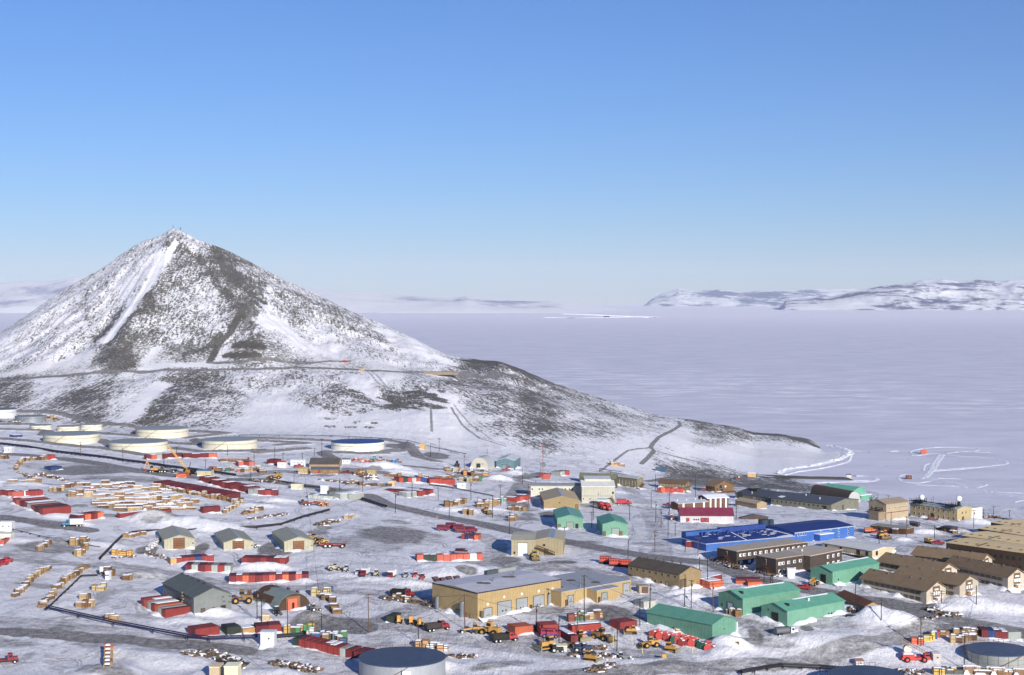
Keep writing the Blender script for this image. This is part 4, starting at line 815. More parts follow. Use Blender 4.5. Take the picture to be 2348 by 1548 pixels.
# foreground green sheds
b=Bld('green_shed',(1908.9,1342.4,1311.6),(1858.9,1302),(2015.7,1291.4),'C',1.6,'C',(116,184,150),GRR,'pale green two-storey shed with small square windows beside the dormitories','green two-storey shed',roofseam=.9,seam=1)
b.windows('C',(.1,.55,.67,.79,.9),.72,.6,.6,(235,235,235)); b.windows('C',(.12,.58,.82),.3,.6,.6,(40,50,44)); b.door('B',.42,2.2,3.4,(38,34,30)); b.roofpatch([(.25,.49),(.3,.45),(.6,.46),(.98,.44),(.98,.5)])
b=Bld('green_shed',(1703,1413,1373),(1647.5,1361.6),(1833.8,1353),'C',1.9,'C',(116,178,148),GRR,'long green gabled shed, rear one of the nearest pair','rear long green shed',roofseam=.9,seam=1)
b.door('B',.5,2.6,3.6,(214,216,216)); b.windows('B',(.85,),.3,.7,1,(110,70,40)); b.roofpatch([(.2,.5),(.25,.46),(.6,.47),(.9,.44),(.95,.5)]); b.lbox('vent_hood',b.L*.07,b.L*.1,b.W*.2,b.W*.34,b.h+.3,b.h+1.8,paint((60,56,52),.5))
b=Bld('green_shed',(1805,1437.6,1402),(1745.9,1388.6),(1936.4,1378),'C',1.9,'C',(116,178,148),GRR,'long green gabled shed, front one of the nearest pair, above a snow bank','front long green shed',roofseam=.9,seam=1)
b.door('B',.47,2.8,3.8,(50,44,44)); b.windows('B',(.72,),.8,.4,.6,(90,50,40)); b.windows('C',(.72,.77,.83),.25,.8,.8,(60,50,50)); b.roofpatch([(.3,.5),(.35,.46),(.6,.47),(.9,.44),(.93,.5)]); b.lbox('vent_hood',b.L*.1,b.L*.13,b.W*.2,b.W*.34,b.h+.3,b.h+1.8,paint((60,56,52),.5)); b.vent(.5,.3,.3,.9,paint(WHITE,.8))
b=Bld('green_shed',(1633,1476,1432.8),(1483.8,1404),(1687.8,1421.3),'B',1.9,'B',(108,168,140),(88,156,130),'long windowless green shed beside the red cable spools','windowless green shed',roofseam=0,seam=1.4)
b.windows('C',(.5,),.6,.4,.4,(80,90,84)); b.lbox('snow_patch',b.L-.1,b.L+.4,-.5,1.8,b.h*.15,b.h*.85,snowmat(),tx=.1)
# brown and tan two-storey hall
b=Bld('brown_roofed_hall',(1558,1353,1317.4),(1440.5,1295.2),(1608,1309.7),'B',2.2,'B',(178,150,100),(92,80,62),'long tan two-storey hall with a dark brown roof and ridge chimneys','tan two-storey hall',roofseam=0,seam=.6)
b.windows('B',fr(.08,.93,8),.72,1,.9,(150,140,120)); b.windows('B',(.34,.46,.70,.92),.2,.9,1,(150,140,120)); b.door('B',.93-.7,1,2.1,(180,170,150)); b.door('B',.55,1.2,2.6,(190,180,150)); b.door('B',.96,.9,2.1,(40,36,30))
b.door('C',.16,3,3.6,(110,92,64),'garage_door'); b.windows('C',(.42,),.35,.7,.5,WHITE); b.windows('C',(.7,),.15,1.4,1.6,(206,150,60),pane=False)
for q in (.95,.82,.66,.5,.34,.18): b.vent(.5,q,.32,.9,paint((110,104,96),.6),'chimney')
b.lbox('roof_trim',-.4,b.L*.5,-.42,-.36,b.h,b.h+.05,paint((210,196,160),.6))
b=Bld('arched_shed',(1982.8,1407,1391),(1919,1363.8),(2020,1381),'B',1.4,'B',(210,172,110),(122,78,48),'rusty low shed with a curved ribbed roof and tan end wall','rusty curved-roof shed',roofseam=0,seam=1.0,roofmat=paint((134,84,50),.7,.8,.9,'y',.5))
b=Bld('metal_store',(1543,1393,1378),(1457,1366),(1560,1374),'B',.3,'C',(214,212,200),(170,172,165),'pale box-shaped metal store in snow behind the windowless green shed','pale metal store',roofseam=0,seam=1.2,depth=7) if 0 else Bld('metal_store',(1476,1397,1381),(1455,1375),(1504,1378),'B',.2,'C',(214,212,200),(176,178,170),'pale box-shaped metal store behind the windowless green shed','pale metal store',roofseam=0,seam=1.2)
b=Bld('metal_store',(1466,1361,1345),(1459,1342),(1487,1342),'B',.1,'C',(190,172,140),(150,140,124),'tan boxy store with brown double doors beside the garage annex',None,roofseam=0,seam=0); b.door('C',.6,2,2.1,(120,80,60))
# left hand sheds
def shed(A,B,C,lab,lm,dh,mid):
    b=Bld('tan_shed',A,B,C,'B',1.7,'B',(200,192,158),(158,156,130),lab,lm,roofseam=.9,seam=1.2,group='three tan sheds with brown plank doors'); 
    f=b.door('C',.49,4.2,dh,(140,86,44),'plank_door'); b.roofpatch([(.5,.05),(.62,.02),(.60,.6),(.5,.95)],'ridge_panel',paint((170,178,190),.6,.3,metal=.3),.04); b.windows('C',(.95,),.45,.5,.5,(60,70,90)); m=MB()
    for z in (.3,.5,.72): b.wbox(m,'C',.49,dh*z,3.9,.12,.07,.14)
    m.build('hinge_strap',paint((60,46,34),.5),f)
    return b
shed((376.5,1259.5,1239),(362,1216.9),(445.7,1237),'tan gabled shed with brown plank door, left of the three','left tan shed',4.1,0)
b=shed((512.8,1264,1245),(491.9,1222.7),(581,1243.5),'tan gabled shed with snow above its plank door, middle of the three','middle tan shed',3.8,0); b.lbox('snow_patch',b.L*.38,b.L*.62,-.8,-.08,4.0,4.7,snowmat(),tx=.3)
shed((651.7,1266,1243),(624,1219.8),(718.6,1242.5),'tan gabled shed with brown plank door, right of the three beside loaders','right tan shed',4.0,0)
b=Bld('grey_warehouse',(444.4,1413.6,1371),(373.6,1337),(530.6,1360),'B',2.6,'B',(150,156,152),(92,96,84),'grey three-storey warehouse with an olive roof behind a row of containers','grey warehouse',roofseam=0,seam=.45)
b.windows('B',(.07,.2,.3,.43,.55,.67,.8,.93),.82,.7,.9,(120,84,56)); b.windows('B',(.07,.2,.43,.67,.8,.93),.5,.7,.9,(120,84,56)); b.windows('B',(.33,.45),.3,.7,.9,(120,84,56)); b.door('C',.24,1.2,2.2,(120,78,52)); b.windows('C',(.78,),.25,2,1.2,(120,78,52)); b.windows('C',(.55,),.3,1.8,.5,(110,76,54)); b.windows('C',(.95,),.55,1.2,.25,(90,90,84)); b.windows('C',(.8,),.62,1,.25,(90,90,84)); b.windows('C',(.78,.95),.86,.8,.3,(90,90,84))
m=MB()
for k in range(7): m.box(-.6,-.05,b.W*.32+random.uniform(-.8,.8),b.W*.32+1.2,k*1.0,k*1.0+.5)
b.place(m.build('fire_escape',paint((160,146,120),.6),b.root))
for q in (.95,.78,.6,.42,.25): b.vent(.5,q,.35,.5,paint((88,92,90),.5))
b=Bld('rusty_quonset',(638,1403,1366),(579,1346),(712,1396),'B',0,'Q',(88,62,42),(150,164,156),'rusty grey-green quonset hut with an orange entrance','rusty quonset hut',roofseam=0,seam=0,roofmat=paint((150,164,156),.62,.6,0,None,.5,corr=1.0))
f=b.door('C',.46,5.2,4.6,(150,96,60),'entrance_surround'); b.place(b.wbox(MB(),'C',.42,-.2,3.4,4.0,.07,.5).build('orange_entrance',paint((240,96,40),.9),b.root)); b.place(b.wbox(MB(),'C',.44,.2,.9,2.4,.5,.56).build('doorway',paint((40,26,22),.9),b.root))
m=MB(); L,Wd,h=b.L,b.W,b.h
for i in range(2,13):
    a0,a1=math.pi*i/20,math.pi*(i+1)/20; P_=[(L/2-(L/2+.16)*math.cos(a),(h+.16)*math.sin(a)) for a in (a0,a1)]+[(L/2-(L/2+.10)*math.cos(a),(h+.10)*math.sin(a)) for a in (a1,a0)]
    m.prism(P_,Wd*(.72+.05*math.sin(i*1.7)) if i>4 else Wd*.3,Wd-.3,'y')
b.place(m.build('rust_sheet',paint((104,70,46),.65,.7,0,None,.5,corr=1.0),b.root))
for q in (.15,.5): b.lbox('roof_heater',L*.72,L*.78,Wd*q,Wd*q+1.2,h*.75,h*1.02,paint((90,84,76),.6))
# ---------------------------------------------------------------- storage tanks
def tank(name,xl,xr,yb,wall,col,label,lm=None,roofc=(150,158,160),cone=.04,band=True,bp=None,dark=False,plates=False,group=None):
    """xl,xr: left/right edge px at the base centre, yb: px row of the nearest point of the base, wall: height in px"""
    X0,Y0,Z0_=cast((xl+xr)/2,yb); s=F/Y0; r=(xr-xl)/2/s
    for _ in range(4):
        Yc=Y0+r; r=(xr-xl)/2*Yc/F
    Xc=ray((xl+xr)/2,yb)[0]*Yc; h=wall*Y0/F
    o=empty(name,(Xc,Yc,Z0_),0,label=label,category='storage tank',group=group)
    m=MB().cyl((0,0,-1.5),(0,0,h),r,n=72,caps=False); wm=paint(col,.72,.5,0,wear=.12,metal=.25 if dark else 0); w=m.build('tank_wall',wm,o,smooth=True)
    m=MB(); n=72; 
    v=[(0,0,h+r*cone)]+[((r+.15)*math.cos(2*math.pi*i/n),(r+.15)*math.sin(2*math.pi*i/n),h+.03) for i in range(n)]+[((r+.15)*math.cos(2*math.pi*i/n),(r+.15)*math.sin(2*math.pi*i/n),h-.2) for i in range(n)]
    m.add(v,[(0,1+i,1+(i+1)%n) for i in range(n)]+[(1+i,1+n+i,1+n+(i+1)%n,1+(i+1)%n) for i in range(n)]); m.build('tank_roof',paint(roofc,.75,.5,0),o)
    if band:
        for z in (h*.62,):
            m=MB().cyl((0,0,z),(0,0,z+.18),r+.12,n=72,caps=False); m.build('wind_girder',paint((130,126,112),.6),o,smooth=True)
    if plates:
        m=MB()
        for q in (.33,.66): m.cyl((0,0,h*q-.03),(0,0,h*q+.03),r+.03,n=72,caps=False)
        for k in range(20):
            a=2*math.pi*k/20; m.box(-.05,.05,-.04,.04,0,h); vs=m.v[-8:]; m.v[-8:]=[((r+.02)*math.cos(a)+x,(r+.02)*math.sin(a)+y,z) for x,y,z in vs]
        m.build('plate_seams',paint((120,122,122),.5),o)
    # stair and rail
    m=MB(); a0=-2.0
    for k in range(16):
        a=a0+k*.03*18/r; z=h*(k+1)/16; m.cyl(((r+.2)*math.cos(a),(r+.2)*math.sin(a),z),((r+1.0)*math.cos(a),(r+1.0)*math.sin(a),z),.12,n=4)
    m.build('tank_stair',paint((170,120,90),.6),o)
    m=MB()
    for k in range(9):
        a=math.pi*(.35+.05*k); m.cyl((r*math.cos(a)*.98,r*math.sin(a)*.98,h),(r*math.cos(a)*.98,r*math.sin(a)*.98,h+1.1),.07,n=4)
    m.cyl((r*math.cos(math.pi*.35),r*math.sin(math.pi*.35),h+1.1),(r*math.cos(math.pi*.75),r*math.sin(math.pi*.75),h+1.1),.06,n=4); m.build('railing',paint((150,110,80),.6),o)
    if lm: LM.append((Xc,Yc-r,lm))
    o['r']=r; o['h']=h; del o['r'],o['h']
    return o,r,h
CR=(236,228,200)
tank('storage_tank',-37,37,960,20,(226,226,226),'white fuel tank with a dark cone roof cut by left edge of picture','left edge white tank',(110,116,124),.09)
tank('storage_tank',36,105,969,13,(140,148,154),'squat grey metal fuel tank beside the white one at far left',None,(126,134,140),.02,dark=True)
GT='cream fuel tanks of the tank farm'
tank('storage_tank',69,118,989,13,CR,'small cream fuel tank, left of the three small ones below the hill',None,group=GT)
tank('storage_tank',132,182,991,12.5,CR,'small cream fuel tank, middle of the three small ones below the hill',None,group=GT)
tank('storage_tank',184,234,988,13.5,CR,'small cream fuel tank, right of the three small ones below the hill','small cream tanks',group=GT)
tank('storage_tank',101,228,1020,21,CR,'large cream fuel tank in front of the three small tanks','large tank below small ones',group=GT)
tank('storage_tank',251,384,1038,21,CR,'large cream fuel tank nearest the dark pipeline','large tank nearest pipeline',group=GT)
tank('storage_tank',312,432,1006,20,CR,'large cream fuel tank closest to the foot of the hill','tank by hill foot',group=GT)
tank('storage_tank',464,589,1034,22,CR,'large cream fuel tank with grey roof standing alone in mid berm','middle cream tank',group=GT)
tank('storage_tank',759.5,881,1036,19,(240,236,212),'cream fuel tank with a blue roof','blue-roofed tank',(34,80,160),.015)
o,r,h=tank('water_tank',823,1022,1569,40,(172,176,180),'large round grey steel tank with a dark blue-grey roof at bottom of picture','big round grey tank',(70,86,110),.02,False,dark=True)
m=MB(); m.box(.5,5,-r-.5,-r+.6,-1.5,h*.45); m.build('entry_box',paint((150,152,156),.6),o); MB().box(1,3.4,-r-.9,-r+.4,h*.55,h*.78).build('hood',snowmat(),o)
o,r,h=tank('water_tank',2217,2361,1537,32,(168,170,162),'round galvanised tank with visible plate seams at right edge','galvanised round tank',(76,92,116),.03,False,dark=True,plates=True)
tank('water_tank',1902,2072,1601,34,(150,152,156),'round tank with only its dark blue-grey roof showing at the bottom edge','bottom edge tank roof',(66,84,112),.03,False,dark=True)
# ---------------------------------------------------------------- shipping containers
CC={'R':(150,44,40),'D':(118,34,38),'M':(110,30,44),'O':(212,96,46),'S':(196,86,64),'G':(166,172,164),'K':(52,62,50),'B':(30,66,124),'W':(232,232,232),'T':(200,150,80),'N':(28,34,60),'E':(60,170,120),'Y':(222,170,60),'H':(182,58,42)}
CN={'R':'red','D':'dark red','M':'maroon','O':'orange','S':'salmon','G':'grey','K':'dark green','B':'blue','W':'white','T':'tan','N':'navy','E':'green','Y':'yellow','H':'bright red'}
def box_container(sx,sy,sz,code,doorface,snow,roof=None):
    c=CC[code]; o=bpy.data.objects.new('shipping_container',None); COL.objects.link(o)
    m=MB(); m.mi=0; m.box(0,sx,0,sy,-.4,sz-.12); m.mi=1; m.box(.06,sx-.06,.06,sy-.06,sz-.11,sz)
    top=tuple(int(v*.9) for v in CC[roof or code])
    m.build('container_body',[paint(c,.8,.55,0,None,.25,corr=.3),paint(top,.8,.6,0,None,.3)],o)
    f=MB(); t=.09
    for x in (0,sx-t):
        for y in (0,sy-t): f.box(x-.03,x+t+.03,y-.03,y+t+.03,-.4,sz+.02)
    f.build('corner_frame',paint(tuple(int(v*.8) for v in c),.7,.6),o)
    for k in (0,1):
        d=MB()
        if doorface=='y': a=.12+k*(sx/2-.1); d.box(a,a+sx/2-.16,-.06,-.01,.1,sz-.2); d.cyl((a+sx*.2,-.09,.1),(a+sx*.2,-.09,sz-.25),.035,n=5)
        else: a=.12+k*(sy/2-.1); d.box(-.06,-.01,a,a+sy/2-.16,.1,sz-.2); d.cyl((-.09,a+sy*.2,.1),(-.09,a+sy*.2,sz-.25),.035,n=5)
        d.build('door',paint(c,.9,.5,0,None,.2),o)
    if snow: 
        a=random.uniform(.0,.4)*sy if snow<2 else .05; MB().box(.1,sx-.1,a,sy-.05,sz+.005,sz+.16,.15,.15).build('snow_cover',snowmat(),o)
    return o
CPROTO={}
def row(pts,codes,where,mode='end',depth=6.06,hgt=2.6,snow=.25,lm=None,roof=None,zoff=0):
    """row of containers whose front faces stand along the ground line pts (left px -> right px); first one is leftmost"""
    P=[cast(*p) for p in pts]; (x0,y0,z0),(x1,y1,z1)=P[0],P[-1]; n=len(codes); th=math.atan2(y1-y0,x1-x0); L=math.hypot(x1-x0,y1-y0)/n
    out=[]
    for i,c in enumerate(codes):
        t=i/n; sn=(1+(snow>.9)) if random.random()<snow else 0
        X,Y,Z=x0+(x1-x0)*t,y0+(y1-y0)*t,z0+(z1-z0)*t
        if c=='.': continue
        o=box_container(L*.985,depth,hgt,c,'y' if mode=='end' else 'x',sn,roof); o.location=(X,Y,min(Z,gz(X,Y))+.05+zoff); o.rotation_euler=(0,0,th)
        nm=CN[c]+' container'
        s=f"{nm}, {nth(i)} from left in {where}" if n>1 else f"{nm} {where}"
        props(o,s,'shipping container','containers in '+where if n>1 else None); out.append(o)
    if lm: LM.append(((x0+x1)/2,(y0+y1)/2,lm))
    drift((x0,y0),(x1,y1),(math.sin(th),-math.cos(th)),int(x0*7),.7,1.6)
    return out
row([(524.8,1337),(708,1332.5)],'DRORDRSDODSD','the long mixed row behind the rusty quonset',lm='long mixed container row')
row([(424,1310.5),(529.6,1313)],'MGMRGRG','the red and grey row below tan sheds',lm='red and grey container row')
row([(553.9,1294),(654.7,1296)],'RDDRDDR','the snowed-in red row below tan sheds',lm='snowed-in red row')
row([(391,1297),(490.9,1289)],'TRRRBRR','the drifted row below the left tan shed')
row([(323,1388),(378.5,1418)],'RSGROGR','the slanted row against the grey warehouse',depth=9)
row([(180,1196),(238,1187.5)],'DODO','the orange and red row behind white-bodied truck')
row([(275,1191.5),(394,1183)],'RR','the long dark red pair on the snow berm',mode='side',depth=2.6,lm='long dark red container pair')
row([(466,1177),(506,1175.5)],'D','standing alone above the black rubble slope',mode='side',depth=3)
row([(335,1054),(420,1049),],'DOGDDDD','the back row below the tank farm',mode='side',depth=2.6); row([(420,1051),(498,1051)],'DDDO','the right half of back row below tank farm',mode='side',depth=3,lm='red row below tank farm')
row([(352,1116),(520,1146)],'DDRDDRDDRDDDRDDDRD','the long dark wall above the lumber yard',depth=9,snow=.1,lm='long dark container wall')
row([(484,1112),(571,1131)],'DDRDRRDR','the second dark wall above lumber yard',depth=7,snow=.15)
row([(457,1104),(482,1109)],'DDD','the small group left of second dark wall'); row([(569,1133),(593,1136)],'GG','the grey pair at the end of the dark wall',depth=5); row([(592,1136),(637,1137)],'DRD','the red trio right of the grey pair',depth=5,snow=.7)
row([(29,1155),(97,1181)],'RSDRGRKR','the left cluster facing the road',depth=13,snow=.25,lm='left container cluster')
row([(112,1174),(160,1172)],'SR','the pair closing the left cluster',mode='side'); row([(0,1136),(28,1142)],'RRS','the group at left edge'); row([(28,1141),(99,1137)],'ERWRRRR','the green and red row behind left cluster',depth=5)
row([(956,1287.5),(1108,1284.5)],'SKKSSSSSWS','the long salmon row above the snow mound',depth=3,lm='long salmon container row')
row([(672,1482),(806,1511)],'KRRRRRRRGD','the near red row behind the round grey tank',lm='near red container row')
row([(811,1512),(836,1516)],'DD','the pair next to the round grey tank')
row([(448,1462),(504.4,1455)],'R','with grey end beside the pipeline bend',mode='side'); row([(521,1458),(553,1456)],'K','left of a brown box by the pipeline',mode='side'); row([(557,1456),(586,1453)],'T','between dark green and maroon containers',mode='side',hgt=1.9); row([(587,1455),(646,1450)],'DR','the maroon pair behind the white hut',mode='side')
row([(1627,1351),(1659,1347)],'O','in the snow between tan hall and green sheds',mode='side'); row([(1609,1345),(1656,1333)],'RR','the pair behind the orange one beside tan hall',mode='side',snow=.9); row([(1687,1341),(1717,1342)],'O','half buried behind the rear long green shed',mode='side',hgt=1.4); row([(1715,1346),(1750,1346)],'O','peeping over the rear long green shed',mode='side',hgt=1.8); row([(1690,1337),(1745,1338)],'RR','the buried red pair behind rear green shed',mode='side',hgt=1.3)
row([(915.3,1106.5),(984,1107.5)],'HKHGHBB','the colourful row left of the snowy yard',lm='colourful container row'); row([(985,1110),(1044,1113)],'HH','the red pair in front of the crate yard',mode='side')
row([(957,1139),(993.8,1134)],'RRDR','the maroon block beside main road',depth=20,roof='M',lm='maroon container block'); row([(931.8,1141),(956,1139.5)],'G','left of the maroon block by main road',mode='side',hgt=2.3)
row([(1422,1446.5),(1461,1441)],'R','at the left end of windowless green shed',mode='side'); row([(1181,1457),(1223,1451)],'O','behind the black dump truck',mode='side'); row([(1238,1457),(1281,1454)],'H','behind the red and blue van',mode='side',hgt=3.2)
row([(1309,1477),(1326,1475)],'D','standing end-on among the yellow machines',depth=12); row([(1312,1453),(1379,1447)],'H','with a navy top behind yellow loaders',mode='side',depth=3.5,roof='N')
row([(2251,1463),(2312,1468)],'DBDD','the row behind the galvanised round tank'); row([(2312,1468),(2342,1468)],'G','right of the red row behind galvanised tank',mode='side')
row([(1572.7,1256),(1600,1258)],'R','at the left corner of the blue building',mode='side',snow=1); row([(1664.7,1253),(1690,1251)],'O','against the front of the blue building',mode='side')
row([(1515.5,1130),(1567,1131.5)],'OHHHH','the row in front of brown two-storey house',depth=3)
row([(1184,1153),(1216,1146)],'HSHH','the group left of the long cream hall'); row([(1235,1097),(1245,1099)],'S','left of the grey box below dish tower'); row([(1284,1092),(1306,1090)],'GH','the pair on the mound below the hill')
row([(1122,1097),(1137,1100)],'R','half buried in the slope below blue-grey hall',mode='side',hgt=1.5); row([(1053,1304-30),(1075,1274-2)],'.','x')
row([(755,1140),(780,1147)],'GG','the grey group by the main road',depth=9); row([(779,1141),(800,1147)],'GG','the near grey group by the main road',depth=9,snow=.6); row([(706,1143),(764,1147)],'GGGGG','the low grey row behind cable reels',hgt=1.8)
row([(612,1064),(630,1066)],'DD','the dark pair among small huts'); row([(547,1070),(583,1069)],'SDS','the salmon group below back row'); row([(1058,1236),(1065,1237)],'H','the small bright one below parked red vans',hgt=2); row([(1066,1237),(1072,1238)],'B','beside the small bright red one',hgt=2); row([(1087,1239),(1098,1240)],'O','the orange end one below parked red vans',hgt=2.2); row([(1073,1237),(1086,1239)],'D','the brown one left of the orange end one',hgt=1.8)
row([(117,1079),(142,1077)],'B','alone on the snow below the pipeline',mode='side',hgt=1.8); row([(404,1095),(428,1095)],'O','beside the crane',mode='side',hgt=1.9); row([(113,1055),(127,1053)],'H','at the right end of the crate arc'); row([(31,1004),(52,1003)],'B','below the small tanks at far left',mode='side',hgt=1.6)
row([(0,1250),(10,1250)],'S','at left edge below the white cabin',hgt=2); row([(1880,1250-30),(1888,1220)],'.','x')
# ---------------------------------------------------------------- crates, lumber, reels, drums
WOOD=[(178,140,88),(150,110,66),(200,170,118),(126,92,62),(166,128,90)]
def crate_proto(i,kind):
    m=MB(); 
    if kind=='crate':
        w,d,h=[(1.8,1.4,1.5),(2.4,1.5,1.1),(1.5,1.5,1.9),(2.0,1.3,1.3)][i%4]
        m.box(-w/2,w/2,-d/2,d/2,-.3,h)
        m.mi=1
        for x in (-w/2,w/2-.12): m.box(x-.03,x+.15,-d/2-.05,-d/2+.02,0,h); m.box(x-.03,x+.15,d/2-.02,d/2+.05,0,h)
        m.box(-w/2,w/2,-d/2-.06,-d/2,h-.16,h+.02); m.box(-w/2,w/2,-d/2-.06,-d/2,h*.45,h*.45+.13)
        if i%3: m.mi=2; m.box(-w/2+.06,w/2-.06,-d/2+.06,d/2-.06,h+.01,h+.18,.2,.2)
        nm='wooden_crate'
    elif kind=='lumber':
        w,d,h=[(4.9,1.3,1.3),(3.6,1.2,1.8),(6.0,1.2,.9)][i%3]
        for k in range(int(h/.45)): m.box(-w/2+random.uniform(0,.3),w/2-random.uniform(0,.3),-d/2,d/2,k*.45-.1,k*.45+.3)
        m.mi=1
        for x in (-w*.3,w*.3): m.box(x-.08,x+.08,-d/2-.02,d/2+.02,-.1,h)
        m.mi=2; m.box(-w/2,w/2,-d/2-.04,d/2-.05,h*1.0-.1,h+.12,.3,.25); (m.box(-w/2,w/2*random.uniform(-.2,.9),-d/2-.9,-d/2+.1,-.2,h*.5,.5,.3) if i%4==0 else None); nm='lumber_stack'
    elif kind=='pipes':
        for k in range(9): m.cyl((-3.2+random.uniform(-.4,.4),-1+.28*k,.15+.22*(k%3)),(3.2+random.uniform(-.4,.4),-1+.28*k+random.uniform(-.2,.2),.15+.22*(k%3)),.13,n=6)
        m.mi=1; m.box(-2,-1.8,-1.2,1.4,-.3,.9); m.box(1.8,2,-1.2,1.4,-.3,.9); nm='pipe_stack'
    elif kind=='scrap':
        for k in range(14):
            a=random.uniform(0,3.1); L=random.uniform(.4,1.6); x,y=random.uniform(-1.6,1.6),random.uniform(-1,1); m.mi=random.choice((0,0,0,1,1,2)); z=random.uniform(-.1,.5)
            m.box(x-L/2,x+L/2,y-.2,y+.2,z,z+random.uniform(.15,.5),rot=(math.degrees(a),'Z',(x,y,z)))
        nm='scrap_heap'
    c=WOOD[i%5] if kind!='pipes' else (70,66,64)
    return m.build(nm,[paint(c,.7,.85,0,wear=.45),paint(tuple(int(v*.72) for v in c),.7,.8),snowmat()] if kind!='scrap' else [paint((134,104,76),.7),paint((90,80,74),.6),snowmat()])
PR={}
def item(kind,px,py,rz=0,sc=1,col=None,label=None,group=None,phrase=None,cat=None,dz=0):
    i=random.randrange(12); key=(kind,i,col)
    if key in PR: o=PR[key].copy(); COL.objects.link(o)
    else:
        o=crate_proto(i,kind); 
        if col: o.data.materials[0]=paint(col,.8,.6)
        PR[key]=o
    X,Y,Z=cast(px,py); o.location=(X,Y,Z+dz); o.rotation_euler=(0,0,rz); s=sc*random.uniform(.88,1.12); o.scale=(s*random.uniform(.85,1.15),s,s)
    if label: props(o,label,cat,group)
    else: auto(o,phrase or {'crate':'wooden crate','lumber':'lumber stack','pipes':'stack of dark pipes','scrap':'heap of scrap'}[kind],cat or {'crate':'crate','lumber':'lumber','pipes':'pipes','scrap':'scrap heap'}[kind],group)
    return o
def cline(x0,y0,x1,y1,n,kind,where,jx=1.5,jy=1,sc=1,rz=0,cols=None,group=None):
    for i in range(n):
        t=(i+.5)/n; px=x0+(x1-x0)*t+random.uniform(-jx,jx); py=y0+(y1-y0)*t+random.uniform(-jy,jy)
        col=random.choice(cols) if cols else None; cw=''
        o=item(kind,px,py,rz+random.uniform(-.15,.15),sc,col,label='x'); 
        nm={'crate':'wooden crate','lumber':'snow-topped lumber stack','pipes':'dark pipe stack','scrap':'rusty scrap heap'}[kind]
        if cols and col is not None and kind=='crate': nm='painted box'
        props(o,f"{nm}, {nth(i)} from left in {where}",{'crate':'crate','lumber':'lumber','pipes':'pipes','scrap':'scrap heap'}[kind],group or where)
H=(1.1)
cline(36,1368,68,1334,14,'crate','the left diagonal crate line',3,2,1,H); cline(66,1333,114,1303,17,'crate','the upper part of left diagonal crate line',3,1.5,.95,H)
cline(94,1394,124,1362,10,'crate','the crate line beside the dark pipe corner',3,2,1,H); cline(126,1352,196,1302,22,'crate','the diagonal crate line beside dark pipe',3,2,1.05,H)
cline(354,1117,470,1140,24,'crate','the crate wall in front of dark containers',1,1,1.3,0); cline(470,1141,556,1155,16,'crate','the right end of the crate wall',1,1,1.3,0)
cline(555,1155,512,1178,12,'crate','the crate tail curving down from the wall',2,1,1.1,.5)
for k,(y,x0,x1,n) in enumerate(((1113,160,300,11),(1120,190,320,8),(1128,200,400,11),(1137,165,390,13),(1146,230,420,11),(1155,210,455,14),(1163,232,440,12),(1171,270,440,9))):
    cline(x0,y+2,x1,y-2,n,'lumber',f"the {nth(k)} row of the lumber yard",5,1.6,1.15,.12)
cline(112,1128,150,1124,4,'crate','the dark crate group at top of lumber yard',2,1,1.2); cline(152,1118,176,1112,5,'crate','the tall crate group at top of lumber yard',2,2,1.4)
cline(160,1138,186,1134,4,'crate','the stacked crate group left of lumber yard',3,3,1.5); cline(200,1127,280,1124,6,'crate','the white and red bag row in lumber yard',4,1,1,0,[(220,220,220),(200,40,40)])
cline(35,1078,52,1056,9,'crate','the crate arc left end',1,1,1.1,.8); cline(52,1058,115,1053,12,'crate','the crate arc on the snow',1,1,1.3); cline(42,1084,76,1098,7,'scrap','the scrap arc on the snow',2,1,1)
cline(88,1090,150,1103,8,'scrap','the scrap line below crate arc',3,2,1.4); cline(0,1110,90,1108,8,'lumber','the lumber line at left edge',3,2,1.2); cline(0,1054,20,1052,4,'crate','the crate pile at left edge',2,2,1.2)
cline(88,1262,112,1246,9,'crate','the crate wedge left of the pallet wall',2,1.5,1.1,.9); cline(164,1250,198,1246,7,'crate','the pallet wall beside dark pipe',1,1,1.5); cline(176,1277,196,1258,7,'crate','the snowy crate wedge below pallet wall',2,2,1.2,.8)
cline(283,1234,330,1225,9,'crate','the crate row along the pipe bend',3,1,1.1,.2); cline(340,1262,372,1232,8,'crate','the white bundle row beside left tan shed',3,1,1,1,[(225,225,225)])
cline(1022,1110-28,1110,1090,18,'crate','the mixed yard below the halls',6,5,1.4,0,[None,None,(60,160,110),(150,200,220),(224,140,60),(220,210,190)]); cline(1000,1100,1040,1095,6,'crate','the long brown rack in mixed yard',1,1,1.3)
cline(1060,1105,1108,1100,10,'crate','the front of the mixed yard',5,3,1.3,0,[None,None,None,(46,140,100)]); cline(860,1056,920,1060,12,'crate','the far debris yard by the berm',6,3,1.1,0,[(220,220,220),(60,180,160),None,(60,140,200)])
cline(800,1058,880,1064,16,'crate','the coloured debris yard below blue-roofed tank',6,4,1.1,0,[(230,120,70),(230,230,230),None,None,(190,60,50)]); cline(870,1066,900,1078,10,'scrap','the scrap yard below blue-roofed tank',6,4,1.3)
cline(818,1085,860,1100,10,'scrap','the dark scrap mound beside dozer',4,4,1.6); cline(888,1092,918,1096,5,'crate','the brown crate group on snow',2,1,1.4)
cline(480,1078,600,1084,14,'crate','the mixed goods row behind main road',5,3,1.2,0,[None,(40,130,90),(220,110,60),(70,90,70),(160,60,60)]); cline(590,1075,604,1088,4,'crate','the pallet frames right of mixed goods',1,2,1.5)
cline(572,1103,640,1107,10,'scrap','the timber scrap line under the loader',3,1.5,1.3); cline(795,1108,900,1118,10,'crate','the snowy reels row beside main road',4,2,1.1); cline(735,1102,840,1113,10,'scrap','the low scrap row beside main road',4,2,1.2)
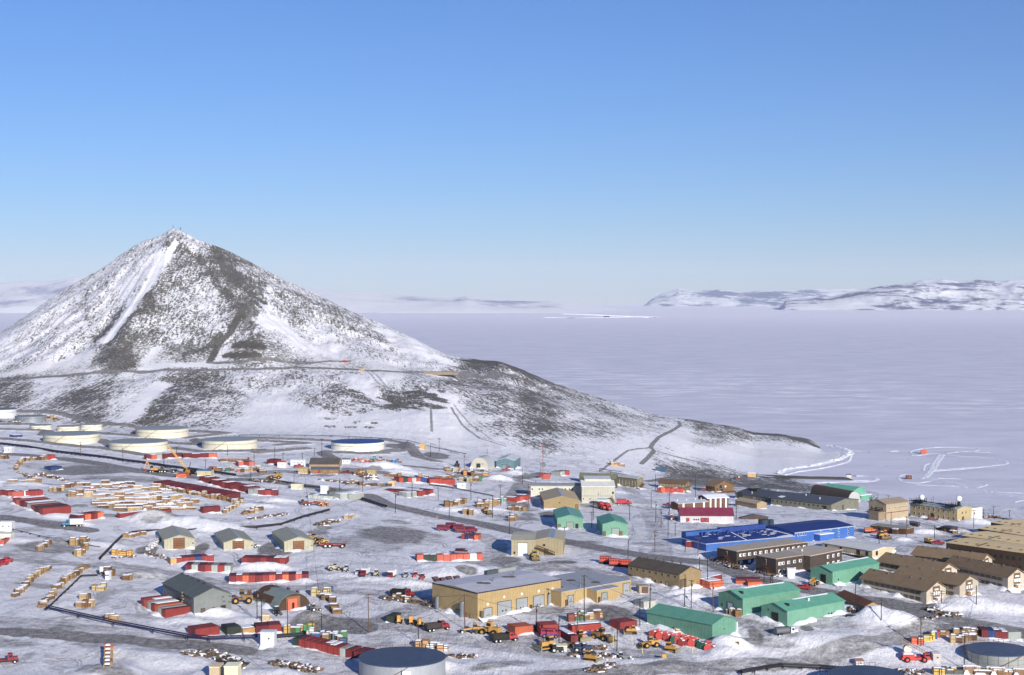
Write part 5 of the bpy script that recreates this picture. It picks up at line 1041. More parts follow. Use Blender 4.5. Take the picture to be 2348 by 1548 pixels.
cline(1022,1162,1066,1153,8,'crate','the plank stack above main road',1,1,1.5,.2); cline(1062,1178,1084,1181,3,'crate','the long crate pair beside main road',1,1,1.5); cline(1100,1165,1142,1157,7,'crate','the snowy crate group among poles',2,2,1.5,.2)
cline(1092,1157,1160,1150,9,'crate','the cluttered yard under the poles',5,3,1.4,0,[None,None,(120,190,190),(60,60,60)]); cline(1165,1172,1205,1170,5,'crate','the small stacks left of green sheds',2,1,1.4); cline(1172,1197,1182,1183,4,'crate','the tan stack left of green sheds',2,2,1.4,0,[None,(224,150,70)])
cline(560,1180,600,1168,9,'crate','the reel pile on the slope',3,3,1.2,.6); cline(575,1192,655,1180,12,'scrap','the drum line below the reel pile',2,1,1,.3)
cline(728,1208,770,1196,6,'scrap','the snowy sled pile',2,2,1.5,.3); cline(790,1190,812,1185,3,'crate','the small brown stack right of sled pile',1,1,1.2)
cline(717,1366,760,1358,6,'crate','the pallet row right of quonset',2,1,1.3,0,[(214,190,120),(30,90,150),(214,190,120)]); cline(740,1372,766,1382,5,'crate','the green tarp stack right of quonset',2,2,1.3,0,[(40,130,110),None]); cline(762,1397,776,1408,3,'crate','the lone crate pair beside track',1,2,1.3)
cline(215,1356,240,1350,4,'crate','the blue tarp group in the fenced yard',1,2,1.2,0,[(40,120,160),(210,180,110)]); cline(178,1392,214,1390,5,'crate','the plank row in the fenced yard',1,.5,1.1); cline(188,1374,204,1372,2,'crate','the crate pair in the fenced yard',1,1,1.3); cline(246,1420,268,1424,3,'crate','the green-topped group below the fenced yard',1,1,1.2,0,[(190,150,90),(40,130,110)])
cline(240,1311,256,1320,4,'crate','the brown pile in the fenced yard',2,2,1.4); cline(285,1331,302,1330,2,'crate','the crate pair near snow heap',1,.5,1.2)
cline(258,1273,305,1272,5,'crate','the yellow generator row',3,1,1.3,0,[(230,170,50)]); cline(262,1282,300,1278,4,'scrap','the scrap beside yellow generators',2,1,1.2); cline(334,1272,372,1282,6,'scrap','the scrap left of drifted container row',3,2,1.2)
cline(748,1466,790,1462,5,'crate','the green and tan group beside T-pole',3,1,1.1,0,[(40,150,90),None]); cline(655,1452,720,1440,7,'crate','the green equipment row behind near red row',3,1,1.3,0,[(30,120,80),(50,160,100),(200,160,70)])
cline(700,1474,790,1492,12,'crate','the goods stored on the near red row',3,2,1.1,0,[(60,110,170),(30,100,70),None,(220,220,220),(180,60,50)])
for o in [q for q in bpy.data.objects if q.get('label','').endswith('the goods stored on the near red row')]: o.location.y+=5; o.location.z=gz(o.location.x,o.location.y)+1.2
cline(412,1508,478,1498,14,'scrap','the dark scrap ridge lower left',2,2,1.5,.3); cline(485,1502,545,1530,18,'scrap','the dark beam pile lower left',5,5,1.5,-.5); cline(632,1520,716,1540,14,'scrap','the rusty beam pile at bottom',5,4,1.4,-.3)
cline(500,1512,540,1528,6,'pipes','the dark beam bundle lower left',3,3,1.2,-.5); cline(882,1372,1060,1400,18,'scrap','the engine parts line left of tan garage',4,2,1.3,-.4)
cline(890,1372,940,1380,5,'crate','the boxes left of tan garage',3,1,1.1,0,[(80,60,50),(210,190,150)]); cline(1070,1408,1090,1420,4,'crate','the brown racks at garage corner',2,2,1.3,0,[(110,60,46)])
cline(962,1484,1018,1492,12,'crate','the yellow plough parts behind round grey tank',3,2,1.3,0,[(214,160,60),(230,230,230),(200,150,90)]); cline(1030,1505,1080,1512,7,'scrap','the twisted scrap right of round tank',4,3,1.2)
cline(1290,1478,1380,1490,10,'scrap','the snowy machine parts row',4,3,1.4); cline(1320,1500,1450,1520,18,'scrap','the dark scrap line near bottom',6,5,1.4,-.3); cline(1360,1540,1420,1524,12,'scrap','the black track parts near bottom',3,2,1.4,.3)
cline(1195,1440,1280,1446,9,'scrap','the dark heap behind orange container',4,2,1.5); cline(1310,1424,1375,1410,12,'crate','the mixed pallets in front of garage',4,3,1.3,.3,[None,(50,120,80),(200,170,110),(160,60,50)])
cline(1545,1388+60,1560,1450,2,'crate','the boxes at spool line',2,1,1); cline(1660,1483,1694,1493,6,'crate','the crates right of the red spools',2,1,1.4); cline(1640,1425,1660,1432,3,'scrap','the junk at rear green shed',2,2,1.3); cline(1668,1408,1698,1414,6,'crate','the pallets between the long green sheds',2,2,1.1)
cline(2092,1478,2112,1474,2,'crate','the orange box group lower right',1,1,1.4,0,[(236,90,40)]); cline(2120,1470,2152,1459,5,'crate','the tarped boxes lower right',2,1,1.2,0,[(200,60,50),(40,90,170),(240,200,40)]); cline(2157,1458,2182,1450,4,'crate','the crates left of lower right yard',2,2,1.1); cline(2188,1460,2235,1452,8,'crate','the large crates lower right',3,2,1.35)
cline(2184,1474,2236,1466,8,'crate','the crate front row lower right',3,2,1.3,0,[None,None,(40,130,80),(90,60,50)]); cline(2215,1542,2345,1548,10,'lumber','the plank row below galvanised tank',2,1,1.2)
cline(2145,1545,2200,1543,6,'crate','the yellow rail group lower right',3,2,1.2,0,[(220,180,60),(100,110,110)]); cline(2060,1540,2110,1546,7,'scrap','the dark scrap lower right',4,3,1.4); cline(1640,1285,1700,1303,16,'scrap','the timber scrap below brown dormitories',5,3,1.3); cline(1745,1312,1790,1324,8,'scrap','the scrap under stepped dormitory',4,2,1.3)
cline(1950,1390,1970,1415,4,'scrap','the junk beside rusty curved shed',2,3,1.3); cline(2130,1400,2190,1415,9,'scrap','the cluttered utility corner at road junction',4,3,1.3); cline(2090,1425,2140,1418,6,'scrap','the valve cluster by the road',3,2,1.2)
cline(1990,1232,2060,1205,0,'scrap','x'); cline(2150,1215,2195,1226,5,'crate','the half-buried boxes by dark shed',3,2,1.2); cline(2255,1190,2290,1186,4,'crate','the boxes along the shore pipes',3,1,1)
cline(1655,1103,1700,1100,3,'scrap','the dark specks on the gravel slope',8,2,1); cline(1400,1066,1430,1070,7,'crate','the yellow equipment pile below the hill',3,1,1.3,0,[(220,170,90),(170,130,90)]); cline(105,958,135,965,6,'crate','the orange pile beside squat grey tank',3,1,1.3,0,[(200,120,60),None]); cline(0,968,40,970,5,'scrap','the dark pile beside white tank',3,1,1.3)
cline(1092,1081,1125,1082,5,'scrap','the clutter beside cream quonset',3,1,1.2); cline(960,1063+30,985,1098,3,'crate','the small boxes by colourful row',2,1,1.2)
# cable spools
def spool_proto(c):
    m=MB(); m.mi=0
    for y in (-.75,.65): m.cyl((0,y,1.25),(0,y+.1,1.25),1.25,n=20)
    m.mi=1; m.cyl((0,-.65,1.25),(0,.65,1.25),.75,n=16); m.mi=2; m.box(-.8,.8,-.6,.6,2.0,2.25,.2,.1)
    return m.build('cable_spool',[paint(c,.8,.6),paint((120,50,44),.7),snowmat()])
SPP={}
def spool(px,py,c,rz,label=None,sc=1,where=None,cat='cable spool',group=None):
    if c in SPP: o=SPP[c].copy(); COL.objects.link(o)
    else: o=SPP[c]=spool_proto(c)
    X,Y,Z=cast(px,py); o.location=(X,Y,Z-.1); o.rotation_euler=(0,0,rz); o.scale=(sc,)*3; props(o,label,cat,group); return o
RS=(214,66,52); GS=(36,84,66)
L=[(1498,1461,RS),(1508,1459,RS),(1513,1465,RS),(1526,1464,RS),(1530,1469,RS),(1538,1467,RS),(1547,1470,RS),(1558,1468,RS),(1545,1476,GS),(1552,1477,RS),(1560,1478,RS),(1568,1474,RS),(1575,1472,RS),(1583,1474,RS),(1586,1482,RS),(1594,1478,RS),(1600,1484,GS),(1607,1488,GS),(1614,1490,GS),(1622,1486,RS),(1630,1487,RS),(1624,1494,RS),(1634,1495,RS),(1564,1482,RS)]
for i,(x,y,c) in enumerate(L): spool(x,y,c,-.5+random.uniform(-.4,.4),f"{'red' if c==RS else 'dark green'} cable spool, {nth(i)} from left along the windowless green shed",group='cable spools along the green shed')
for i,(x,y) in enumerate(((724,1156),(729,1157),(734,1157),(739,1159),(744,1158),(738,1163),(750,1161))): spool(x,y,(190,140,80),1.2,f"brown cable reel, {nth(i)} from left beside low grey container row",.9,group='brown cable reels')
for i,(x,y,c) in enumerate(((249,1498,(200,96,50)),(249,1507,(196,160,96)),(249,1516,(170,140,90)),(248,1525,(200,160,90)),(248,1533,(150,100,60)),(248,1542,(190,160,100)))): spool(x,y,c,1.57,f"big brown roll, {nth(i)} from top in the stack at lower left",1.3,cat='roll',group='rolls in a line at lower left')
# ---------------------------------------------------------------- vehicles (x forward)
YEL=(208,152,46); BLK=(30,28,28); RED=(160,30,38); ORG=(226,70,36)
def wheel(root,x,y,r,w,hub=(140,136,130)):
    o=MB().cyl((x,y-w/2,r),(x,y+w/2,r),r,n=16).build('wheel',paint((28,28,30),.9,.8),root)
    MB().cyl((x,y-w/2-.03,r),(x,y+w/2+.03,r),r*.5,n=10).build('rim',paint(hub,.8,.5),o); return o
def track(root,x0,x1,y,w,h):
    MB().box(x0,x1,y-w/2,y+w/2,0,h,(h*.35)).build('track',paint((44,40,36),.8,.8,0,None,.3,corr=.4),root)
def veh(kind,col=RED,col2=None):
    R=bpy.data.objects.new(kind,None); COL.objects.link(R); P=paint(col,.72,.5,0,wear=.5); G=glass(); D=paint((46,44,44),.8,.6)
    if kind in('pickup_truck','car'):
        MB().box(-2.6,2.6,-.95,.95,.45,1.05,.05,.05).build('body',P,R)
        if kind=='pickup_truck': MB().box(-.7,1.2,-.9,.9,1.05,1.85,.3,.12).build('cab',P,R); MB().box(-2.5,-.8,-.85,.85,1.0,1.3,-.02,-.02).build('load_bed',D,R); MB().box(-.5,1.05,-.94,.94,1.2,1.65,.28,.12).build('window',G,R)
        else: MB().box(-2.3,1.1,-.9,.9,1.05,1.85,.3,.12).build('cab',P,R); MB().box(-2.2,1.05,-.94,.94,1.2,1.65,.28,.12).build('window',G,R)
        for x in(-1.7,1.7):
            for y in(-.85,.85): wheel(R,x,y,.42,.28)
    elif kind in('passenger_van','bus'):
        L=6.2 if kind=='passenger_van' else 8; MB().box(-L/2,L/2,-1.1,1.1,.6,2.0,.05,.03).build('body',P,R); MB().box(-L/2,L/2-1.4,-1.1,1.1,2.0,2.9,.1,.12).build('cabin',P,R)
        for y in(-1.08,1.08):
            n=7
            for k in range(n): x=-L/2+.4+k*(L-2.4)/n; MB().box(x,x+(L-2.4)/n*.7,y-.07,y+.07,2.1,2.65).build('window',G,R)
        MB().box(L/2-1.5,L/2-1.25,-.9,.9,2.1,2.7,.0,.1).build('windshield',G,R); MB().box(-L/2,L/2,-1.14,1.14,1.2,1.4).build('stripe',paint(col2 or (230,230,230),.8),R)
        for x in(-L/2+1.2,L/2-1.2):
            for y in(-.95,.95): wheel(R,x,y,.62,.4)
    elif kind in('dump_truck','tank_truck','flatbed_truck','cargo_truck'):
        MB().box(-4.2,3.9,-.5,.5,.7,1.1).build('chassis',D,R)
        MB().box(1.1,2.6,-1.15,1.15,1.0,2.9,.1,.08).build('cab',P,R); MB().box(2.6,4.1,-.85,.85,1.0,1.95,.12,.08).build('hood',P,R); MB().box(2.35,2.62,-.95,.95,2.0,2.6,.03,0).build('windshield',G,R); MB().box(3.95,4.15,-1.05,1.05,.6,.95).build('bumper',D,R)
        for y in(-1.12,1.12): MB().box(1.5,2.3,y-.06,y+.06,1.9,2.55).build('window',G,R)
        c2=paint(col2 or BLK,.8,.5)
        if kind=='dump_truck':
            m=MB(); m.prism([(-1.25,1.2),(-1.25,2.7),(-1.1,2.7),(-1.1,1.35),(1.1,1.35),(1.1,2.7),(1.25,2.7),(1.25,1.2)],-4.4,.9,'x'); m.box(.75,.95,-1.25,1.25,1.2,3.2); m.box(-4.4,-4.2,-1.1,1.1,1.3,2.5); m.build('dump_body',c2,R)
        elif kind=='tank_truck': m=MB().cyl((-4.3,0,2.0),(.8,0,2.0),1.05,n=20); m.build('tank',paint((150,152,156),.7,.3,metal=.5),R); MB().box(-4.3,.8,-.3,.3,3.0,3.15).build('catwalk',D,R)
        elif kind=='flatbed_truck': MB().box(-4.6,.8,-1.25,1.25,1.15,1.4).build('flatbed',paint(col,.8),R)
        else: MB().box(-4.5,.9,-1.25,1.25,1.15,3.4).build('cargo_box',c2,R)
        for x in(-3.4,-2.0,3.1):
            for y in(-1.0,1.0): wheel(R,x,y,.55,.42,(225,225,225))
    elif kind=='wheel_loader':
        MB().box(-3.2,-.2,-1.0,1.0,1.0,2.2,.15,.1).build('engine_body',P,R); MB().box(-.2,1.6,-.6,.6,.9,1.6).build('front_frame',P,R)
        c=MB().box(-.9,.4,-.75,.75,2.1,3.5,.08,.08).build('cab',P,R); MB().box(-.85,.46,-.8,.8,2.45,3.2,.05,.05).build('window',G,c)
        m=MB()
        for y in(-.55,.55): m.box(1.0,3.3,y-.12,y+.12,1.5,1.8,rot=(12,'Y',(1,y,1.6)))
        m.build('lift_arm',P,R); m=MB().prism([(3.0,.2),(4.2,.1),(4.2,.25),(3.3,.5),(3.1,1.5),(2.9,1.5)],-1.5,1.5,'y'); m.build('bucket',paint((120,100,60),.7),R)
        MB().cyl((-2,-.5,2.1),(-2,-.5,3.0),.09,n=6).build('exhaust_pipe',D,R)
        for x in(-2.0,1.4):
            for y in(-1.15,1.15): wheel(R,x,y,.85,.6,YEL)
    elif kind=='bulldozer':
        MB().box(-2.0,1.8,-.7,.7,.8,1.9,.15,.08).build('engine_body',P,R); c=MB().box(-1.5,-.1,-.75,.75,1.9,3.1,.1,.1).build('cab',P,R); MB().box(-1.45,-.05,-.8,.8,2.1,2.8,.06,.06).build('window',G,c)
        for y in(-1.0,1.0): track(R,-2.2,2.0,y,.55,1.0)
        MB().prism([(2.5,.0),(2.85,.2),(2.7,.7),(2.85,1.35),(2.6,1.35),(2.45,.7)],-2.1,2.1,'y').build('blade',paint((170,160,130),.7,.4,metal=.2),R); m=MB()
        for y in(-1.35,1.35): m.box(-.3,2.5,y-.1,y+.1,.4,.65)
        m.build('push_arm',P,R); MB().cyl((.8,-.3,1.8),(.8,-.3,2.7),.08,n=6).build('exhaust_pipe',D,R)
    elif kind=='tracked_carrier':
        for y in(-.95,.95): track(R,-3.0,2.8,y,.6,.95)
        MB().box(-3.0,.9,-1.15,1.15,.95,2.7,.05,.05).build('body',P,R); MB().box(.9,2.8,-1.1,1.1,.95,2.0,.12,.08).build('hood',P,R); MB().box(.85,1.05,-.9,.9,1.95,2.55).build('windshield',G,R)
        for y in(-1.13,1.13):
            for k in range(4): MB().box(-2.7+.9*k,-2.15+.9*k,y-.06,y+.06,1.95,2.35).build('window',G,R)
    elif kind=='grader':
        MB().box(-3.6,-.8,-.9,.9,1.0,2.0,.1,.08).build('engine_body',P,R); c=MB().box(-.9,.5,-.8,.8,1.4,3.3,.1,.1).build('cab',P,R); MB().box(-.85,.55,-.84,.84,2.2,3.0,.08,.05).build('window',G,c); MB().box(.4,4.4,-.25,.25,1.4,1.9,rot=(8,'Y',(.4,0,1.6))).build('front_beam',P,R); MB().box(1.6,1.9,-1.9,1.9,.1,.8,rot=(25,'Z',(1.7,0,0))).build('blade',D,R)
        for x in(-3,-1.6,4.0):
            for y in(-.95,.95): wheel(R,x,y,.68,.4,(230,230,230))
    elif kind=='excavator':
        for y in(-1.1,1.1): track(R,-2,2,y,.6,.9)
        MB().box(-2.4,1.2,-1.2,1.2,1.0,2.1,.1,.08).build('body',P,R); c=MB().box(.1,1.3,.2,1.1,2.1,3.2,.08,.08).build('cab',paint(BLK,.9),R)
        m=MB().box(1.0,1.5,-.3,.2,1.6,6.0,rot=(28,'Y',(1.2,0,1.6))); m.build('boom',P,R); MB().box(3.2,3.6,-.25,.15,1.4,5.4,rot=(-16,'Y',(3.4,0,5.4))).build('stick',P,R); MB().box(3.9,5.0,-.5,.4,.3,1.4,.2,0).build('bucket',paint((170,50,44),.8),R)
    elif kind=='crane':
        for y in(-1.4,1.4): track(R,-3,3,y,.8,1.0)
        MB().box(-3.4,2.0,-1.4,1.4,1.1,2.6,.1,.1).build('body',P,R); MB().box(.9,2.3,.5,1.5,1.5,3.3,.1,.1).build('cab',paint(BLK,.9),R); MB().box(-4.0,-2.6,-1.5,1.5,1.2,2.9).build('counterweight',paint(BLK,.9),R)
        m=MB()
        for y in(-.45,.45):
            for q in((1.0,2.2),(1.0,3.1)): m.cyl((q[0],y,q[1]),(14.5,y*.6,q[1]+12.3 if q[1]<3 else 14.8),.14,n=5)
        for k in range(12): t=k/12; x=1+13.5*t; m.cyl((x,-.4,2.2+12.3*t),(x+1.1,.4,3.1+12*t+.8),.08,n=4)
        m.build('boom',paint((232,176,50),.85),R); MB().cyl((14.5,0,14.6),(14.5,0,3.0),.04,n=4).build('hoist_cable',D,R); MB().cyl((-.5,0,2.6),(-1.6,0,6.5),.18,n=6).build('gantry',D,R); MB().box(14.2,14.9,-.4,.4,2.4,3.1).build('hook_block',paint((90,90,90),.8),R)
    elif kind=='drill_truck':
        MB().box(-4.5,4.5,-1.1,1.1,.9,1.6).build('chassis',P,R); MB().box(2.6,4.4,-1.2,1.2,1.6,2.9,.15,.08).build('cab',P,R); MB().box(-4.3,-.6,-1.2,1.2,1.6,2.7).build('engine_body',P,R); MB().box(-4.2,-.8,-1.1,1.1,2.7,3.1,.3,.2).build('snow_cover',snowmat(),R); MB().cyl((-2.2,.9,3.9),(-2.2,2.9,3.9),1.25,n=20).build('tank',paint((226,204,176),.8),R)
        MB().box(2.9,4.45,-1.24,1.24,2.1,2.7,.1,0).build('window',G,R); m=MB()
        for y in(-.4,.4):
            for dz in (0,.8): m.cyl((3.4,y,2.6+dz),(-5.2,y,7.4+dz),.09,n=4)
        for k in range(9): m.cyl((3.4-.95*k,-.4,2.6+.53*k),(2.9-.95*k,.4,3.7+.53*k),.06,n=4)
        m.build('mast',paint((170,140,110),.7),R)
        for x in(-2.9,2.6):
            for y in(-1.15,1.15): wheel(R,x,y,.95,.6,(220,60,50))
    elif kind=='tractor':
        MB().box(-.4,2.0,-.5,.5,.9,1.7,.1,.05).build('hood',P,R); c=MB().box(-1.5,-.3,-.75,.75,1.0,2.7,.1,.08).build('cab',P,R); MB().box(-1.45,-.25,-.8,.8,1.8,2.5,.05,.03).build('window',G,c); MB().box(-1.4,-.4,-.7,.7,2.71,2.85).build('snow_cover',snowmat(),c)
        for y in(-.85,.85): wheel(R,-1,y,.8,.4,(230,230,230)); wheel(R,1.5,y,.5,.3,(230,230,230))
    elif kind=='flatbed_trailer':
        MB().box(-5,3.4,-1.25,1.25,1.3,1.55).build('deck',P,R); MB().box(3.4,5.2,-.6,.6,1.5,1.8).build('gooseneck',P,R)
        for x in(-2.6,-1.0,3.6):
            for y in(-1.2,1.2): wheel(R,x,y,.78,.45,(225,225,225))
    return R
VP={}
def V(kind,px,py,deg,label,col=RED,col2=None,sc=1,group=None,cat=None):
    key=(kind,col,col2); X,Y,Z=cast(px,py)
    if key in VP: o=copy_tree(VP[key],(X,Y,Z),math.radians(deg))
    else: o=VP[key]=veh(kind,col,col2); KIDS[o.name]=[q for q in bpy.data.objects if q.parent==o]; o.location=(X,Y,Z); o.rotation_euler=(0,0,math.radians(deg))
    for k in KIDS.get(o.name,[]): KIDS.setdefault(k.name,[q for q in bpy.data.objects if q.parent==k])
    o.scale=(sc,)*3; props(o,label,cat or kind.replace('_',' '),group); return o
V('dump_truck',924,1369,-14,'black dump truck with a red cab left of tan garage',RED,BLK)
V('dump_truck',1003,1446,32,'black truck with snowy load and red cab below garage corner',RED,(60,54,52))
V('dump_truck',1158,1471,22,'black dump truck with red cab in front of orange container',(200,40,44),(34,30,28))
V('grader',1088,1452,187,'yellow grader with a long nose in front of tan garage',YEL); V('wheel_loader',1122,1456,150,'big yellow wheel loader just right of the yellow grader',YEL,sc=1.25)
V('passenger_van',1263,1462,-12,'red and blue passenger van in front of red container',(196,36,70),(50,70,170)); V('bulldozer',1254,1489,210,'yellow bulldozer with a wide blade beside T-shaped pole',YEL,sc=1.35)
V('bulldozer',1333,1467,-60,'small yellow bulldozer beside end-on dark red container',(210,150,50)); V('wheel_loader',1381,1468,-40,'yellow and black loader with snowy bucket right of navy-topped container',(150,110,50),sc=1.15); V('wheel_loader',1356,1517,90,'.',YEL) if 0 else None
V('bulldozer',1355,1517,-30,'yellow tracked bulldozer near bottom centre, left of scrap line',YEL,sc=1.1); V('bulldozer',1447,1453,180,'small yellow bulldozer in front of red container by green shed',YEL,sc=.9)
V('wheel_loader',1489,1484,200,'yellow wheel loader casting a long shadow below cable spools',YEL,sc=1.0); V('bulldozer',1538,1494,-30,'yellow bulldozer with blade facing right below cable spools',YEL,sc=.95); V('bulldozer',1524,1520,80,'yellow machine seen from behind near bottom below spools',(220,170,60),sc=.95)
for i,(x,y) in enumerate(((1015,1428),(1038,1430),(1060,1430))): pass
for i,(x,y) in enumerate(((1015-0,1428),)): pass
for i,(x,y) in enumerate(((915,1428),(943,1430),(962,1434))): V('bulldozer',x,y,90,f"small yellow machine, {nth(i)} from left in the row behind snowy black truck",(232,160,40),sc=.85,group='yellow machines in a row')
row([(885,1427),(903,1429)],'K','left of the small yellow machines',mode='side',hgt=2.2)
V('tank_truck',1803,1458,24,'white-cabbed tank truck with a silver tank below front green shed',(232,232,236)); V('pickup_truck',1845,1351,-22,'red pickup truck between the green sheds',(190,24,40)); V('wheel_loader',1866,1342,60,'yellow loader at the door of green two-storey shed',YEL,sc=.85)
V('drill_truck',2099,1518,0,'bright red drilling truck with big wheels, cream tank and leaning mast',(226,40,30),sc=.98)
for i,(x,y,d) in enumerate(((1016,1217,-8),(1036,1212,-8),(1054,1216,-8),(1060,1222,-8),(1080,1221,-8))): V('passenger_van',x,y,d,f"crimson passenger van, {nth(i)} from left in the parked group above main yard",(150,20,52),(150,60,110),group='crimson vans parked together',sc=.9)
for i,(x,y) in enumerate(((1394,1293),(1417,1299),(1441,1301))): V('tracked_carrier',x,y,-8,f"orange tracked carrier, {nth(i)} from left behind tan two-storey hall",ORG,sc=1.1,group='orange tracked carriers')
V('wheel_loader',1225,1283,-80,'yellow and black loader parked in front of beige double hall',(190,150,50),sc=1.05)
V('passenger_van',1058,1279-8,-8,'dark maroon van behind the long salmon container row',(96,20,48),sc=.8)
for i,(x,y,k,c) in enumerate(((769,1308,'wheel_loader',(190,180,160)),(793,1310,'tractor',(200,200,200)),(819,1320,'tractor',(210,210,210)),(836,1321,'cargo_truck',(160,30,50)),(862,1321,'tractor',(214,200,160)),(897,1326,'cargo_truck',(150,30,40)),(930,1326,'tractor',(170,170,170)),(952,1326,'tractor',(210,80,60)),(968,1330,'tractor',(200,50,40)))): V(k,x,y,-100 if k!='wheel_loader' else 10,f"snow-covered vehicle, {nth(i)} from left in the parked line along the track",c,WHITE if k=='cargo_truck' else None,group='snowed-in machines along the track',cat='vehicle',sc=.85)
for i,(x,y) in enumerate(((999,1333),(1015,1335),(1030,1332),(1048,1331))): V('pickup_truck',x,y,-70,f"dark red pickup, {nth(i)} from left in the line behind tan garage",(90,20,36),group='pickups behind the tan garage',sc=.95)
V('pickup_truck',1160,1083-2,0,'.',RED) if 0 else None
V('wheel_loader',720,1240,-20,'yellow loader with dark red cab behind right tan shed',(196,150,60),sc=.95); V('wheel_loader',738,1248,200,'yellow loader just right of right tan shed',YEL,sc=.85); V('flatbed_trailer',764,1256,-2,'orange-red flatbed trailer with big wheels beside right tan shed',(206,70,40),sc=1.1)
V('wheel_loader',553,1383,190,'dirty yellow wheel loader behind rusty quonset hut',(150,110,50),sc=1.3); V('wheel_loader',572,1374,90,'rusty orange machine behind rusty quonset hut',(150,80,44),sc=.9); V('tractor',636,1410,-60,'small black vehicle in snow beside the quonset entrance',(50,50,50)); V('tractor',722,1402,40,'snow-caked machine at right end of rusty quonset',(150,140,130))
V('wheel_loader',631,1098,175,'yellow wheel loader driving on the main road',(206,154,60),sc=1.15); V('crane',432,1088,150,'yellow crawler crane with a raised boom beside orange container',YEL); V('excavator',352,1082,180,'yellow and black excavator with raised arm left of crane',(222,160,50),sc=1.05)
V('bulldozer',368,1083,180,'black and yellow tracked machine right of the excavator',(120,96,40)); V('flatbed_trailer',384,1084,0,'black low trailer under the crane boom',BLK); V('flatbed_trailer',355,1084,0,'dark low trailer beneath the excavator',(60,56,50),sc=.8)
V('wheel_loader',823,1089,200,'yellow loader beside the dark scrap mound',(200,140,50)); V('pickup_truck',796,1086,0,'dark red pickup near the brown cookhouse-like building'.replace('cookhouse-like ','double '),(120,26,40)); V('pickup_truck',685,1072,10,'red pickup with black bed beside white hut',(180,24,34),sc=1.1)
V('pickup_truck',1160,1080,0,'red pickup in front of blue-grey gabled hall',(200,30,36)); V('flatbed_truck',1094,1072,0,'blue truck with red cab above cream quonset',(180,30,40)); V('wheel_loader',1048,1070,90,'dark loader left of cream quonset',(60,50,44))
V('cargo_truck',1381,1168,-75,'red fire truck with a white roof, left of the pair by cream hall',(206,30,36),(200,34,40)); V('cargo_truck',1393,1170,-75,'red fire truck, right of the pair by cream hall',(206,34,60),(196,30,44)); V('cargo_truck',1432,1158,0,'red fire truck parked alone right of the stepped cream hall',(206,34,50),(190,30,46),sc=.9)
V('wheel_loader',1116,1178,-60,'yellow loader beside snowy crates among poles',(210,170,90)); V('pickup_truck',1531,1161,0,'dark red truck left of brown and white hall',(130,24,40)); V('pickup_truck',1613,1122+4,0,'crimson pickup between brown house and chalet',(150,20,60)); V('tractor',1544,1193,0,'small orange tracked vehicle left of maroon-roofed hall',(226,90,40))
V('pickup_truck',1693,1098,10,'red and blue pickup on the dark gravel by the shore',(150,40,60)); V('car',2139,1194,0,'dark red car parked under the radome building',(140,30,44)); V('tracked_carrier',1996,1222,0,'orange tracked vehicle left of long brown shed',(220,120,50),sc=.9); V('pickup_truck',2010,1225,0,'crimson truck in front of long brown shed',(170,24,60)); V('wheel_loader',2022,1236,-80,'yellow loader in front of long brown shed',(220,170,50)); V('wheel_loader',2030,1234,-80,'orange-yellow loader right of another in front of brown shed',(230,150,50))
V('tracked_carrier',2130,1246,-70,'yellow boxy tracked vehicle in the shade of brown warehouse',(236,190,70),sc=.8); V('pickup_truck',2150,1249,-10,'crimson truck beside yellow boxy tracked vehicle',(160,20,60),sc=1.1); V('tank_truck',196,1206-6,180,'.',RED) if 0 else None
V('cargo_truck',166,1208,190,'blue-cabbed truck with long white trailer at left',(50,130,170),(236,236,240)); V('pickup_truck',14,1290,60,'red tracked truck at left edge beside road',(206,30,40),sc=1.1); V('pickup_truck',4,1297,60,'red vehicle cut by left edge below road',(190,30,40)); V('flatbed_truck',8,1522,20,'dark red truck with plough at lower left corner',(150,30,44)); V('tractor',235,1316,90,'tall white and dark machine in the fenced yard',(225,225,230))
V('tank_truck',2052,1542,0,'dark blue vehicle under snow at bottom right',(40,50,70)) if 0 else None
V('tractor',1278,1486+10,0,'dark machine with snow beside T-shaped pole',(60,60,60)); V('tractor',1330,1495,0,'blue tractor in the parts row, left one',(40,70,120)); V('tractor',1344,1494,20,'blue tractor in the parts row, right one',(36,60,110)); V('tractor',1430,1515,0,'grey snowy machine at the end of scrap line',(130,140,140))
V('flatbed_trailer',715,1160,0,'orange sled trailer with snow beside cable reels',(220,90,60)); V('tractor',698,1157,0,'brown boxy tractor with snow on top by cable reels',(130,90,70)); V('flatbed_trailer',955,1190-8,0,'.',RED) if 0 else None
V('tractor',712,1262-4,0,'small white machine between middle and right tan sheds',(230,230,230),sc=.7) if 0 else V('tractor',590,1256,0,'small white machine between middle and right tan sheds',(230,230,230),sc=.7)
# ---------------------------------------------------------------- small huts
def hut(px,py,px2,hpx,label,wall,roof=None,name='hut',lm=None,rise=.5,depth=3.5,snow=False,win=1,door=None,cat='hut',ridge='C',z0=None):
    b=Bld(name,(px,py,py-hpx),(px-4,py-hpx-3),(px2,py-hpx+.2),'C',rise,ridge if rise else 'F',wall,roof or wall,label,lm,roofseam=0,seam=0,over=.12,base=1,depth=depth,cat=cat,z0=z0)
    if win: b.windows('C',fr(.25,.75,win) if win>1 else (.6,),.5,.7,.6)
    if door: b.door('C',.3,.9,2.0,door)
    if snow: b.lbox('snow_cover',0,b.L,0,b.W,b.h+b.rise*.3+.3,b.h+b.rise*.3+.55,snowmat(),tx=.3,ty=.3)
    return b
hut(597,1482,629,31,'tall white box hut with a ribbed roof beside the bottom pipeline',(244,244,246),(200,205,214),lm='tall white box hut',rise=.15,depth=4)
hut(735,1131,751,16,'tall white box beside main road',(242,242,244),lm='tall white box',rise=0,win=0); hut(667,1121,693,9,'beige low hut beside main road',(226,214,176),rise=0,win=0); hut(754,1134,765,9,'small brown hut right of the tall white box',(110,84,70),rise=0,win=0)
